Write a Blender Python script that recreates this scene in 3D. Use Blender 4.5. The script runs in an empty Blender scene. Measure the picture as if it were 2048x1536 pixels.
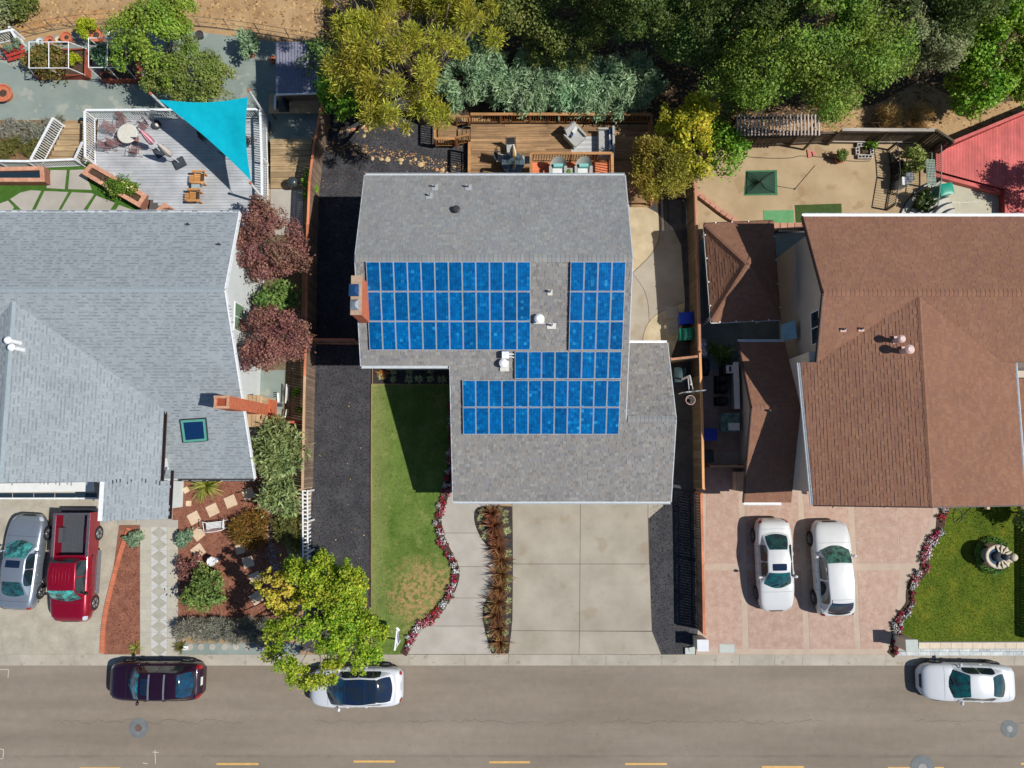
import bpy, math, random
import numpy as np
from mathutils import Vector, Matrix, Quaternion

# ------------------------------------------------------------------ camera, sky, sun, exposure
SC = bpy.context.scene
COL = SC.collection
CAM_H, CAM_T, CAM_F = 38.0, math.radians(6.0), 1420.0     # height, tilt off nadir, focal length in 2048-px units
cam = bpy.data.cameras.new('camera')
cam.sensor_fit = 'HORIZONTAL'; cam.sensor_width = 36.0; cam.lens = CAM_F / 2048 * 36
cam.clip_start = 0.5; cam.clip_end = 2000
cam_o = bpy.data.objects.new('camera', cam); COL.objects.link(cam_o)
cam_o.location = (0, 0, CAM_H); cam_o.rotation_euler = (CAM_T, 0, 0)
SC.camera = cam_o

SUN_EL, SUN_AZ = math.radians(50), math.radians(-11)        # azimuth counted from +X towards +Y
world = bpy.data.worlds.new('World'); SC.world = world; world.use_nodes = True
nt = world.node_tree
sky = nt.nodes.new('ShaderNodeTexSky'); sky.sky_type = 'NISHITA'; sky.sun_disc = False
sky.sun_elevation = SUN_EL; sky.sun_rotation = math.pi / 2 - SUN_AZ
sky.air_density = 1.0; sky.dust_density = 0.2; sky.ozone_density = 4.0
bg = nt.nodes['Background']; bg.inputs['Strength'].default_value = 0.08
nt.links.new(sky.outputs[0], bg.inputs['Color'])
sl = bpy.data.lights.new('sun', 'SUN'); sl.energy = 4.7; sl.angle = math.radians(0.5); sl.color = (1.0, 0.965, 0.905)
so = bpy.data.objects.new('sun', sl); COL.objects.link(so)
to_sun = Vector((math.cos(SUN_EL) * math.cos(SUN_AZ), math.cos(SUN_EL) * math.sin(SUN_AZ), math.sin(SUN_EL)))
so.rotation_euler = to_sun.to_track_quat('Z', 'Y').to_euler(); so.location = (40, -8, 60)
SC.view_settings.view_transform = 'Standard'; SC.view_settings.look = 'None'
SC.view_settings.exposure = 0.06; SC.view_settings.gamma = 1.0; SC.view_settings.use_curve_mapping = False
SC.cycles.max_bounces = 6; SC.cycles.diffuse_bounces = 3; SC.cycles.glossy_bounces = 3; SC.cycles.transmission_bounces = 4
SC.cycles.use_denoising = True

R = random.Random(7)
RNG = np.random.default_rng(11)
CT, ST = math.cos(CAM_T), math.sin(CAM_T)

def P(px, py, z=0.0):
    """survey point: the place on the level z that the photo shows at px, py (2048 x 1536)"""
    v = (py - 768) / CAM_F
    s = (CAM_H - z) / (CT + v * ST)
    return Vector((s * (px - 1024) / CAM_F, s * (-v * CT + ST), z))

def on_plane(px, py, p0, n):
    v = (py - 768) / CAM_F; u = (px - 1024) / CAM_F
    d = Vector((u, -v * CT + ST, -CT - v * ST)); c = Vector((0, 0, CAM_H))
    return c + d * ((p0 - c).dot(n) / d.dot(n))

# ------------------------------------------------------------------ object helpers
WORLD = {}
def put(o, parent=None, world=None):
    COL.objects.link(o)
    if parent is not None:
        o.parent = parent
        o.matrix_parent_inverse = WORLD.get(parent.name, Matrix.Identity(4)).inverted()
    WORLD[o.name] = world if world is not None else Matrix.Identity(4)
    return o

def tag(o, label=None, cat=None, group=None, kind=None):
    if label: o['label'] = label
    if cat: o['category'] = cat
    if group: o['group'] = group
    if kind: o['kind'] = kind
    return o

def thing(name, label, cat, loc=(0, 0, 0), group=None, rz=0.0, kind=None):
    o = bpy.data.objects.new(name, None); o.empty_display_size = 0.2
    o.location = loc; o.rotation_euler = (0, 0, rz)
    put(o, None, Matrix.Translation(Vector(loc)) @ Matrix.Rotation(rz, 4, 'Z'))
    return tag(o, label, cat, group, kind)

class MB:
    """collects faces for one mesh"""
    def __init__(self): self.v = []; self.f = []; self.m = []
    def add(self, vs, fs, mi=0):
        b = len(self.v); self.v += [tuple(x) for x in vs]
        for f in fs: self.f.append([b + i for i in f]); self.m.append(mi)
        return self
    def box(self, c, s, rz=0, mi=0, M=None):
        x, y, z = s[0] / 2, s[1] / 2, s[2] / 2
        vs = [Vector(q) for q in ((-x,-y,-z),(x,-y,-z),(x,y,-z),(-x,y,-z),(-x,-y,z),(x,-y,z),(x,y,z),(-x,y,z))]
        m = M if M is not None else Matrix.Rotation(rz, 4, 'Z')
        vs = [m @ q + Vector(c) for q in vs]
        return self.add(vs, [(0,3,2,1),(4,5,6,7),(0,1,5,4),(1,2,6,5),(2,3,7,6),(3,0,4,7)], mi)
    def bar(self, a, b, w, h, mi=0):
        a, b = Vector(a), Vector(b); d = b - a
        q = d.to_track_quat('X', 'Z').to_matrix().to_4x4()
        return self.box((a + b) / 2, (d.length, w, h), M=q, mi=mi)
    def prism(self, poly, z0, z1, mi=0, side=None):
        n = len(poly); p = [Vector((q[0], q[1])) for q in poly]
        area = sum(p[i].x * p[(i+1) % n].y - p[(i+1) % n].x * p[i].y for i in range(n))
        if area < 0: p.reverse()
        vs = [(q.x, q.y, z0) for q in p] + [(q.x, q.y, z1) for q in p]
        self.add(vs, [tuple(range(n, 2 * n))], mi)
        self.add(vs, [tuple(range(n - 1, -1, -1))] + [(i, (i+1) % n, n + (i+1) % n, n + i) for i in range(n)], mi if side is None else side)
        return self
    def solid(self, top, drop, mi=0, side=None):
        """top: 3D loop; extruded straight down by drop"""
        n = len(top); t = [Vector(q) for q in top]
        area = sum(t[i].x * t[(i+1) % n].y - t[(i+1) % n].x * t[i].y for i in range(n))
        if area < 0: t.reverse()
        vs = t + [q - Vector((0, 0, drop)) for q in t]
        self.add(vs, [tuple(range(n))], mi)
        self.add(vs, [tuple(range(2*n-1, n-1, -1))] + [(i, n + i, n + (i+1) % n, (i+1) % n) for i in range(n)], mi if side is None else side)
        return self
    def tube(self, pts, r, n=8, mi=0, cap=True):
        pts = [Vector(p) for p in pts]; rs = r if isinstance(r, (list, tuple)) else [r] * len(pts)
        vs = []; fs = []
        for i, p in enumerate(pts):
            d = (pts[min(i+1, len(pts)-1)] - pts[max(i-1, 0)])
            if d.length < 1e-6: d = Vector((0, 0, 1))
            d.normalize(); a = d.orthogonal().normalized()
            if i and a.dot(pa) < 0: a = -a
            if i:
                a = (pa - d * pa.dot(d))
                a = a.normalized() if a.length > 1e-5 else d.orthogonal().normalized()
            pa = a; b = d.cross(a)
            for k in range(n):
                t = 2 * math.pi * k / n
                vs.append(p + (a * math.cos(t) + b * math.sin(t)) * rs[i])
        for i in range(len(pts) - 1):
            for k in range(n):
                fs.append((i*n+k, i*n+(k+1) % n, (i+1)*n+(k+1) % n, (i+1)*n+k))
        if cap: fs += [tuple(range(n-1, -1, -1)), tuple(range((len(pts)-1)*n, len(pts)*n))]
        return self.add(vs, fs, mi)
    def lathe(self, prof, c, n=20, mi=0, sx=1, sy=1):
        vs = []; fs = []
        for (r, z) in prof:
            for k in range(n):
                t = 2 * math.pi * k / n
                vs.append((c[0] + r * sx * math.cos(t), c[1] + r * sy * math.sin(t), c[2] + z))
        for i in range(len(prof) - 1):
            for k in range(n): fs.append((i*n+k, i*n+(k+1) % n, (i+1)*n+(k+1) % n, (i+1)*n+k))
        fs += [tuple(range(n-1, -1, -1)), tuple(range((len(prof)-1)*n, len(prof)*n))]
        return self.add(vs, fs, mi)
    def grid(self, fn, nu, nv, mi=0, flip=False):
        vs = [fn(i / nu, j / nv) for i in range(nu + 1) for j in range(nv + 1)]
        fs = []
        for i in range(nu):
            for j in range(nv):
                a = i * (nv+1) + j; q = (a, a + nv + 1, a + nv + 2, a + 1)
                fs.append(q[::-1] if flip else q)
        return self.add(vs, fs, mi)
    def mesh(self, name, mats, smooth=False):
        me = bpy.data.meshes.new(name)
        me.from_pydata(self.v, [], self.f)
        for m in (mats if isinstance(mats, (list, tuple)) else [mats]): me.materials.append(m)
        if any(self.m): me.polygons.foreach_set('material_index', self.m)
        if smooth: me.polygons.foreach_set('use_smooth', [True] * len(me.polygons))
        me.update(); return me
    def build(self, name, mats, parent=None, smooth=False, label=None, kind=None, local=False):
        o = bpy.data.objects.new(name, self.mesh(name, mats, smooth))
        if local:
            COL.objects.link(o); o.parent = parent; WORLD[o.name] = WORLD.get(parent.name, Matrix.Identity(4)) if parent else Matrix.Identity(4)
        else: put(o, parent)
        return tag(o, label, None, None, kind)

_UNIT = {}
def unit_box(mat):
    if mat.name not in _UNIT:
        _UNIT[mat.name] = MB().box((0, 0, 0), (1, 1, 1)).mesh('piece_' + mat.name, mat)
    return _UNIT[mat.name]
def piece(name, mat, parent, c, s, rz=0.0, rot=None):
    o = bpy.data.objects.new(name, unit_box(mat)); o.location = c; o.scale = s
    if rot is not None: o.rotation_mode = 'QUATERNION'; o.rotation_quaternion = rot
    else: o.rotation_euler = (0, 0, rz)
    return put(o, parent)
def bar(name, mat, parent, a, b, w, h):
    a, b = Vector(a), Vector(b); d = b - a
    return piece(name, mat, parent, (a + b) / 2, (d.length, w, h), rot=d.to_track_quat('X', 'Z'))

def np_mesh(name, verts, nper, mat, smooth=False):
    """verts: (N*nper, 3) array, every nper vertices one face"""
    me = bpy.data.meshes.new(name); nv = len(verts); nf = nv // nper
    me.vertices.add(nv); me.vertices.foreach_set('co', np.ascontiguousarray(verts, dtype=np.float32).ravel())
    me.loops.add(nv); me.loops.foreach_set('vertex_index', np.arange(nv, dtype=np.int32))
    me.polygons.add(nf); me.polygons.foreach_set('loop_start', np.arange(0, nv, nper, dtype=np.int32))
    me.polygons.foreach_set('loop_total', np.full(nf, nper, dtype=np.int32))
    me.materials.append(mat); me.update(calc_edges=True); return me

def px_poly(pts, z=0.0): return [P(x, y, z) for x, y in pts]
def smooth_path(pts, n=6):
    """Catmull-Rom through 2D points"""
    out = []
    for i in range(len(pts) - 1):
        p0 = pts[max(i-1, 0)]; p1 = pts[i]; p2 = pts[i+1]; p3 = pts[min(i+2, len(pts)-1)]
        for k in range(n):
            t = k / n
            out.append(tuple(0.5 * (2*b + (c-a)*t + (2*a-5*b+4*c-d)*t*t + (3*b-a-3*c+d)*t**3) for a, b, c, d in zip(p0, p1, p2, p3)))
    out.append(tuple(pts[-1])); return out
def inside(p, poly):
    x, y = p[0], p[1]; r = False; n = len(poly)
    for i in range(n):
        x1, y1 = poly[i][0], poly[i][1]; x2, y2 = poly[(i+1) % n][0], poly[(i+1) % n][1]
        if (y1 > y) != (y2 > y) and x < (x2-x1) * (y-y1) / (y2-y1) + x1: r = not r
    return r
def inside_np(x, y, poly):
    r = np.zeros(len(x), bool); n = len(poly)
    for i in range(n):
        x1, y1 = poly[i][0], poly[i][1]; x2, y2 = poly[(i+1) % n][0], poly[(i+1) % n][1]
        if y1 == y2: continue
        c = ((y1 > y) != (y2 > y)) & (x < (x2-x1) * (y-y1) / (y2-y1) + x1); r ^= c
    return r
ORD = ['first', 'second', 'third', 'fourth', 'fifth', 'sixth', 'seventh', 'eighth', 'ninth', 'tenth', 'eleventh', 'twelfth',
       'thirteenth', 'fourteenth', 'fifteenth', 'sixteenth', 'seventeenth', 'eighteenth', 'nineteenth', 'twentieth']

# ------------------------------------------------------------------ materials
def C(r, g, b, k=0.9):
    f = lambda c: ((c / 255 + 0.055) / 1.055) ** 2.4 if c > 10 else c / 255 / 12.92
    return (f(r) * k, f(g) * k, f(b) * k)
class NT:
    def __init__(self, name):
        self.mat = bpy.data.materials.new(name); self.mat.use_nodes = True
        self.t = self.mat.node_tree; self.t.nodes.clear()
        self.out = self.n('ShaderNodeOutputMaterial')
    def n(self, typ, **kw):
        x = self.t.nodes.new(typ)
        for k, v in kw.items(): setattr(x, k, v)
        return x
    def l(self, a, b): self.t.links.new(a, b)
    def val(self, sock, v):
        if hasattr(v, 'links') or hasattr(v, 'is_linked'): self.l(v, sock)
        else: sock.default_value = v
    def math(self, op, a, b=0.0, c=None):
        x = self.n('ShaderNodeMath', operation=op); self.val(x.inputs[0], a); self.val(x.inputs[1], b)
        if c is not None: self.val(x.inputs[2], c)
        return x.outputs[0]
    def mix(self, fac, a, b, typ='MIX'):
        x = self.n('ShaderNodeMix', data_type='RGBA', blend_type=typ)
        self.val(x.inputs[0], fac)
        for s, v in ((x.inputs[6], a), (x.inputs[7], b)):
            if isinstance(v, tuple): s.default_value = (*v[:3], 1)
            else: self.l(v, s)
        return x.outputs[2]
    def noise(self, scale, detail=4, rough=0.6, vec=None, w=None):
        x = self.n('ShaderNodeTexNoise'); x.inputs['Scale'].default_value = scale
        x.inputs['Detail'].default_value = detail; x.inputs['Roughness'].default_value = rough
        if vec is not None: self.l(vec, x.inputs['Vector'])
        return x.outputs['Fac']
    def pos(self, stretch=None):
        g = self.n('ShaderNodeNewGeometry').outputs['Position']
        if stretch is None: return g
        m = self.n('ShaderNodeMapping'); m.inputs['Scale'].default_value = stretch; self.l(g, m.inputs[0]); return m.outputs[0]
    def ramp(self, fac, stops, const=False):
        x = self.n('ShaderNodeValToRGB'); e = x.color_ramp
        if const: e.interpolation = 'CONSTANT'
        while len(e.elements) < len(stops): e.elements.new(0.5)
        for i, (p, c) in enumerate(stops):
            e.elements[i].position = p; e.elements[i].color = (*c[:3], 1)
        self.l(fac, x.inputs[0]); return x.outputs[0]
    def rng(self, v, a, b, c, d):
        x = self.n('ShaderNodeMapRange'); self.l(v, x.inputs[0])
        for i, q in enumerate((a, b, c, d)): x.inputs[i+1].default_value = q
        return x.outputs[0]
    def principled(self, color, rough=0.8, metal=0.0, spec=0.5, normal=None, coat=0.0, trans=0.0):
        b = self.n('ShaderNodeBsdfPrincipled')
        if isinstance(color, tuple): b.inputs['Base Color'].default_value = (*color[:3], 1)
        else: self.l(color, b.inputs['Base Color'])
        self.val(b.inputs['Roughness'], rough); b.inputs['Metallic'].default_value = metal
        b.inputs['Specular IOR Level'].default_value = spec
        b.inputs['Coat Weight'].default_value = coat; b.inputs['Coat Roughness'].default_value = 0.03
        b.inputs['Transmission Weight'].default_value = trans
        if normal is not None: self.l(normal, b.inputs['Normal'])
        return b.outputs[0]
    def bump(self, h, strength=0.4, dist=0.02):
        x = self.n('ShaderNodeBump'); x.inputs['Strength'].default_value = strength; x.inputs['Distance'].default_value = dist
        self.l(h, x.inputs['Height']); return x.outputs[0]
    def done(self, sh): self.l(sh, self.out.inputs[0]); return self.mat

def surf(name, col, col2=None, scale=1.5, rough=0.85, var=0.18, fine=0.12, fscale=25, bump=0.0, bscale=60, obj=0.0, isl=0.0,
         stretch=None, metal=0.0, spec=0.4, coat=0.0, spots=None):
    """weathered surface: broad patches, fine grain, optional change from piece to piece"""
    t = NT(name); pos = t.pos(stretch)
    big = t.noise(scale, 5, 0.6, pos)
    if col2 is None: a, b = tuple(c * (1 - var) for c in col), tuple(c * (1 + var) for c in col)
    else: a, b = col, col2
    c = t.mix(t.rng(big, 0.32, 0.68, 0, 1), a, b)
    if fine:
        f = t.noise(fscale, 3, 0.7, pos)
        v = t.rng(f, 0.25, 0.75, 1 - fine, 1 + fine)
        c = _mul(t, c, v)
    if obj: c = _mul(t, c, t.rng(t.n('ShaderNodeObjectInfo').outputs['Random'], 0, 1, 1 - obj, 1 + obj))
    if isl: c = _mul(t, c, t.rng(t.n('ShaderNodeNewGeometry').outputs['Random Per Island'], 0, 1, 1 - isl, 1 + isl))
    if spots:
        s = t.noise(spots[1], 2, 0.5, t.pos()); c = t.mix(t.rng(s, spots[2], spots[2] + 0.06, 0, spots[3]), c, spots[0])
    nrm = t.bump(t.noise(bscale, 4, 0.7, pos), bump) if bump else None
    return t.done(t.principled(c, rough, metal, spec, nrm, coat))
def _mul(t, c, v):
    x = t.n('ShaderNodeVectorMath', operation='SCALE'); t.l(c, x.inputs[0]); t.l(v, x.inputs['Scale']); return x.outputs[0]

def wood(name, col, var=0.25, along='X', rough=0.75, obj=0.18):
    """board: grain along the long side of the piece, tone changes from board to board"""
    t = NT(name); oi = t.n('ShaderNodeObjectInfo').outputs['Random']
    st = {'X': (0.7, 14, 14), 'Y': (14, 0.7, 14), 'Z': (14, 14, 0.7)}[along]
    pos = t.pos(st); add = t.n('ShaderNodeVectorMath', operation='ADD'); t.l(pos, add.inputs[0])
    cmb = t.n('ShaderNodeCombineXYZ'); t.l(t.math('MULTIPLY', oi, 37.0), cmb.inputs[0]); t.l(t.math('MULTIPLY', oi, 91.0), cmb.inputs[1])
    t.l(cmb.outputs[0], add.inputs[1])
    g = t.noise(1.0, 6, 0.7, add.outputs[0])
    c = t.mix(t.rng(g, 0.3, 0.7, 0, 1), tuple(x * (1 - var) for x in col), tuple(x * (1 + var) for x in col))
    big = t.noise(0.9, 3, 0.6, t.pos()); c = _mul(t, c, t.rng(big, 0.3, 0.7, 0.8, 1.2))
    c = _mul(t, c, t.rng(oi, 0, 1, 1 - obj, 1 + obj))
    return t.done(t.principled(c, rough, 0, 0.3, t.bump(g, 0.3, 0.01)))

def shingle(name, cols, flat=0.0):
    mean = [sum(c[i] for c in cols) / len(cols) for i in range(3)]; cols = [tuple(c[i] + (mean[i] - c[i]) * flat for i in range(3)) for c in cols]
    t = NT(name); r = t.n('ShaderNodeNewGeometry').outputs['Random Per Island']
    k = len(cols); c = t.ramp(r, [(i / k, q) for i, q in enumerate(cols)], const=True)
    c = _mul(t, c, t.rng(t.noise(90, 2, 0.7, t.pos()), 0.25, 0.75, 0.8, 1.2))
    c = _mul(t, c, t.rng(t.noise(0.5, 3, 0.6, t.pos()), 0.3, 0.7, 0.93, 1.07))
    return t.done(t.principled(c, 0.95, 0, 0.15))

def leaf(name, cols, trans=0.3, rough=0.55):
    t = NT(name); r = t.n('ShaderNodeNewGeometry').outputs['Random Per Island']
    k = len(cols); c = t.ramp(r, [(i / max(1, k - 1), tuple(min(.8, v * 1.3) for v in q)) for i, q in enumerate(cols)])
    c = _mul(t, c, t.rng(t.noise(0.9, 3, 0.6, t.pos()), 0.3, 0.7, 0.72, 1.28))
    hs = t.n('ShaderNodeHueSaturation'); t.l(c, hs.inputs['Color']); t.l(t.rng(t.noise(0.55, 2, 0.5, t.pos()), 0.3, 0.7, 0.478, 0.522), hs.inputs['Hue']); c = hs.outputs[0]
    p = t.principled(c, rough, 0, 0.3)
    tr = t.n('ShaderNodeBsdfTranslucent'); t.l(c, tr.inputs[0])
    m = t.n('ShaderNodeMixShader'); m.inputs[0].default_value = trans; t.l(p, m.inputs[1]); t.l(tr.outputs[0], m.inputs[2])
    return t.done(m.outputs[0])

def paint(name, col, rough=0.25, coat=0.6, metal=0.0, flake=0.0):
    t = NT(name); c = col
    if flake:
        c = t.mix(t.rng(t.noise(600, 1, 0.5, t.pos()), 0.4, 0.6, 0, 1), tuple(x * (1 - flake) for x in col), tuple(min(1, x * (1 + flake)) for x in col))
    dust = t.noise(3, 4, 0.6, t.pos())
    return t.done(t.principled(c, t.rng(dust, 0.3, 0.7, rough, rough + 0.12), metal, 0.5, None, coat))
def plain(name, col, rough=0.6, metal=0.0, spec=0.5, emit=None, coat=0.0):
    t = NT(name); v = t.rng(t.noise(7, 3, 0.6, t.pos()), 0.3, 0.7, 0.9, 1.1)
    rgb = t.n('ShaderNodeRGB'); rgb.outputs[0].default_value = (*col[:3], 1)
    return t.done(t.principled(_mul(t, rgb.outputs[0], v), rough, metal, spec, None, coat))
# ------------------------------------------------------------------ the setting: ground, road, kerb, yards
m_earth = surf('dry_earth', C(158, 126, 88), C(188, 156, 114), scale=0.8, fine=0.22, fscale=14, bump=0.5, bscale=18, spots=(C(134, 104, 70), 1.4, 0.6, 0.5))
m_dirt = surf('bare_dirt', C(166, 142, 108), C(190, 166, 132), scale=0.5, fine=0.1, fscale=20, bump=0.3, spots=(C(150, 120, 84), 0.9, 0.6, 0.5))
m_asphalt = None
def _asphalt():
    t = NT('worn_asphalt'); p = t.pos()
    c = t.mix(t.rng(t.noise(0.25, 4, 0.6, t.pos((0.35, 1.6, 1))), 0.3, 0.7, 0, 1), C(129, 117, 103), C(148, 136, 122))
    c = _mul(t, c, t.rng(t.noise(2.5, 4, 0.7, p), 0.3, 0.7, 0.94, 1.06)); c = _mul(t, c, t.rng(t.noise(1.0, 3, 0.6, t.pos((0.05, 1.1, 1))), 0.35, 0.65, 0.93, 1.05))
    c = _mul(t, c, t.rng(t.noise(45, 2, 0.8, p), 0.2, 0.8, 0.84, 1.16))
    st = t.noise(1.6, 3, 0.6, p); st2 = t.noise(9, 2, 0.5, p)
    c = t.mix(t.math('MULTIPLY', t.rng(st, 0.6, 0.68, 0, 1), t.rng(st2, 0.62, 0.68, 0, 0.55)), c, C(70, 62, 56))
    # tar seam and creeping cracks along the lane
    sep = t.n('ShaderNodeSeparateXYZ'); t.l(p, sep.inputs[0])
    wob = t.noise(0.8, 5, 0.75, t.pos((1, 0.02, 1)))
    for y0, amp, wid, dark, gate in ((P(800, 1445).y, 0.55, 0.012, 0.5, True), (P(1024, 1514).y, 0.10, 0.06, 0.22, False)):
        d = t.math('ABSOLUTE', t.math('SUBTRACT', t.math('ADD', sep.outputs[1], t.math('MULTIPLY', t.math('SUBTRACT', wob, 0.5), amp * 2)), y0))
        k = t.rng(d, wid * 0.6, wid * 1.5, dark, 0)
        if gate: k = t.math('MULTIPLY', k, t.rng(t.noise(0.13, 2, 0.5, t.pos((1, 0.02, 1))), 0.44, 0.5, 0, 1))
        else: k = t.math('MULTIPLY', k, t.rng(t.noise(0.7, 3, 0.6, p), 0.35, 0.65, 0.1, 1))
        c = t.mix(k, c, C(60, 54, 50))
    return t.done(t.principled(c, 0.9, 0, 0.25, t.bump(t.noise(120, 3, 0.8, p), 0.35, 0.01)))
m_asphalt = _asphalt()
m_kerb = surf('kerb_concrete', C(160, 151, 136), C(184, 175, 160), scale=0.7, fine=0.08, obj=0.05, bump=0.15, spots=(C(130, 110, 88), 3.0, 0.63, 0.4))
m_conc = surf('drive_concrete', C(155, 146, 130), C(177, 168, 152), scale=0.55, fine=0.05, fscale=30, obj=0.03, bump=0.1, spots=(C(150, 128, 98), 0.8, 0.62, 0.35))
m_conc2 = surf('pale_concrete', C(166, 159, 148), C(184, 177, 166), scale=0.7, fine=0.05, obj=0.03, bump=0.1)
m_agg = surf('exposed_aggregate', C(158, 150, 134), C(186, 178, 160), scale=1.2, fine=0.28, fscale=40, bump=0.35, bscale=70)
m_pink = surf('stamped_pink_concrete', C(172, 140, 122), C(190, 163, 147), scale=2.6, fine=0.12, fscale=9, obj=0.04, bump=0.35, bscale=12)
m_band = surf('band_concrete', C(180, 160, 142), C(194, 174, 154), scale=1.4, fine=0.07, obj=0.03, bump=0.1)
m_gravel = surf('black_gravel', C(52, 52, 56), C(78, 77, 80), scale=1.3, fine=0.4, fscale=30, bump=0.9, bscale=40, isl=0.0)
m_bark = surf('red_bark', C(118, 74, 58), C(152, 102, 80), scale=2.2, fine=0.35, fscale=30, bump=0.8, bscale=45)
m_dg = surf('green_grey_fines', C(126, 138, 132), C(146, 156, 148), scale=0.6, fine=0.08, fscale=30, bump=0.25, spots=(C(178, 176, 160), 1.1, 0.58, 0.5))
m_turf = surf('artificial_turf', C(54, 92, 22), C(72, 112, 30), scale=2.5, fine=0.2, fscale=50, bump=0.6, bscale=90)
def _lawn(name, a, b, dry, amount):
    t = NT(name); p = t.pos()
    c = t.mix(t.rng(t.noise(0.75, 5, 0.65, p), 0.3, 0.7, 0, 1), a, b)
    c = _mul(t, c, t.rng(t.noise(35, 3, 0.8, p), 0.2, 0.8, 0.68, 1.32))
    c = t.mix(t.rng(t.noise(1.1, 5, 0.75, p), 0.52, 0.72, 0, amount), c, dry)
    return t, c, p
t, c, p = _lawn('front_lawn', C(84, 112, 42), C(120, 140, 68), C(158, 158, 98), 0.7)
# the dead patch by the walk
d = t.n('ShaderNodeVectorMath', operation='DISTANCE'); t.l(t.pos((1, 1.0, 0)), d.inputs[0]); q = P(848, 1190); d.inputs[1].default_value = (q.x, q.y, 0)
k = t.rng(t.math('ADD', d.outputs['Value'], t.math('MULTIPLY', t.noise(1.6, 4, 0.7, p), 2.4)), 2.3, 3.5, 1.0, 0)
k = t.math('MULTIPLY', k, t.rng(t.noise(4.5, 2, 0.5, p), 0.40, 0.56, 0.1, 1.0))
c = t.mix(k, c, C(176, 148, 100))
sx_ = t.n('ShaderNodeSeparateXYZ'); t.l(p, sx_.inputs[0]); c = t.mix(t.rng(t.math('ADD', sx_.outputs[0], t.math('MULTIPLY', t.noise(2, 3, .6, p), .6)), P(745, 1000).x + .2, P(745, 1000).x + 1.3, .5, 0), c, C(164, 158, 106))
m_lawn = t.done(t.principled(c, 0.9, 0, 0.2, t.bump(t.noise(70, 3, 0.8, p), 0.6, 0.03)))
t, c, p = _lawn('right_lawn', C(74, 96, 20), C(108, 122, 32), C(146, 134, 40), 0.6)
m_lawn2 = t.done(t.principled(c, 0.9, 0, 0.2, t.bump(t.noise(70, 3, 0.8, p), 0.6, 0.03)))

Y_KERB = P(1024, 1309, 0).y; Y_ROAD = P(1024, 1331, -0.1).y; Y_FAR = Y_ROAD - 10.6
def sheet(name, mat, pts, z1, z0=-0.05, kind='structure', label=None, parent=None):
    o = MB().prism(px_poly(pts, z1), z0, z1).build(name, mat, parent); tag(o, label)
    if parent is None: o['kind'] = kind
    return o
def world_sheet(name, mat, x0, y0, x1, y1, z0, z1):
    return tag(MB().prism([(x0, y0), (x1, y0), (x1, y1), (x0, y1)], z0, z1).build(name, mat), kind='structure')
world_sheet('ground', m_earth, -600, -600, 600, 600, -0.6, -0.3)
world_sheet('terrain', m_earth, -160, Y_KERB, 160, 200, -0.29, 0.0)
world_sheet('road', m_asphalt, -160, Y_FAR, 160, Y_ROAD + 0.05, -0.28, -0.1)
world_sheet('far_verge', m_earth, -160, -120, 160, Y_FAR - 0.6, -0.27, 0.0)
# rolled kerb, cast in lengths
def kerb_run(name, y_in, y_out, joints):
    root = thing(name, None, None, (0, y_in, 0), kind='structure')
    for a, b in zip(joints, joints[1:]):
        prof = [(0, -0.25), (0, 0.02), (0.35, 0.015), (0.75, -0.07), (1.0, -0.094), (1.0, -0.25)]
        m = MB(); n = len(prof); vs = []
        for x in (a + 0.006, b - 0.006):
            vs += [(x, y_in + (y_out - y_in) * t_, z) for t_, z in prof]
        m.add(vs, [tuple(range(n)), tuple(range(2*n-1, n-1, -1))] + [((i+1) % n, i, n+i, n+(i+1) % n) for i in range(n)])
        m.build('kerb_slab', m_kerb, root)
kj = [P(x, 1320).x for x in (-700, -500, -330, -180, -60, 40, 148, 330, 490, 640, 818, 930, 1017, 1144, 1212, 1324, 1432, 1479, 1550, 1606, 1660, 1772, 1900, 2030, 2160, 2300, 2450, 2600)]
kerb_run('kerb', Y_KERB, Y_ROAD, kj)
kerb_run('far_kerb', Y_FAR - 0.6, Y_FAR, [-30 + 4 * i for i in range(16)])

# yellow dashes, chalk marks, iron covers on the road
m_yel = surf('yellow_line_paint', C(206, 160, 88), C(222, 180, 108), scale=3, fine=0.2, fscale=30, rough=0.7)
m_chalk = surf('white_chalk', C(206, 198, 186), scale=6, fine=0.2, fscale=40)
mk = thing('lane_marking', None, None, P(1000, 1528, -0.096), kind='structure')
for a, b, y in ((-110, -20, 1540), (159, 241, 1536.5), (433, 517, 1528), (707, 790, 1523), (978, 1060, 1524.5), (1250, 1334, 1528), (1524, 1608, 1534), (1776, 1888, 1536), (2042, 2140, 1527.5)):
    p, q = P(a, y, -0.096), P(b, y, -0.096)
    piece('yellow_dash', m_yel, mk, ((p.x + q.x) / 2, p.y, -0.098), (q.x - p.x, 0.10, 0.008))
ck = thing('chalk_mark', None, None, P(10, 1345, -0.096), kind='structure')
for pts in (((0, 1339), (17, 1339), (16, 1356)), ((-5, 1497), (7, 1499), (6, 1517), (-5, 1518)), ((310, 1500), (311, 1528)), ((305, 1504), (317, 1505)), ((286, 1526), (296, 1528))):
    for a, b in zip(pts, pts[1:]):
        bar('chalk_stroke', m_chalk, ck, P(*a, -0.098), P(*b, -0.098), 0.03, 0.006)
m_collar = surf('manhole_collar', C(102, 107, 108), C(120, 124, 124), scale=3, fine=0.1)
m_iron = surf('rusty_iron', C(96, 74, 66), C(124, 100, 90), scale=9, fine=0.2, rough=0.6)
m_iron2 = surf('grey_iron', C(120, 118, 118), C(150, 148, 146), scale=9, fine=0.2, rough=0.55)
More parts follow.
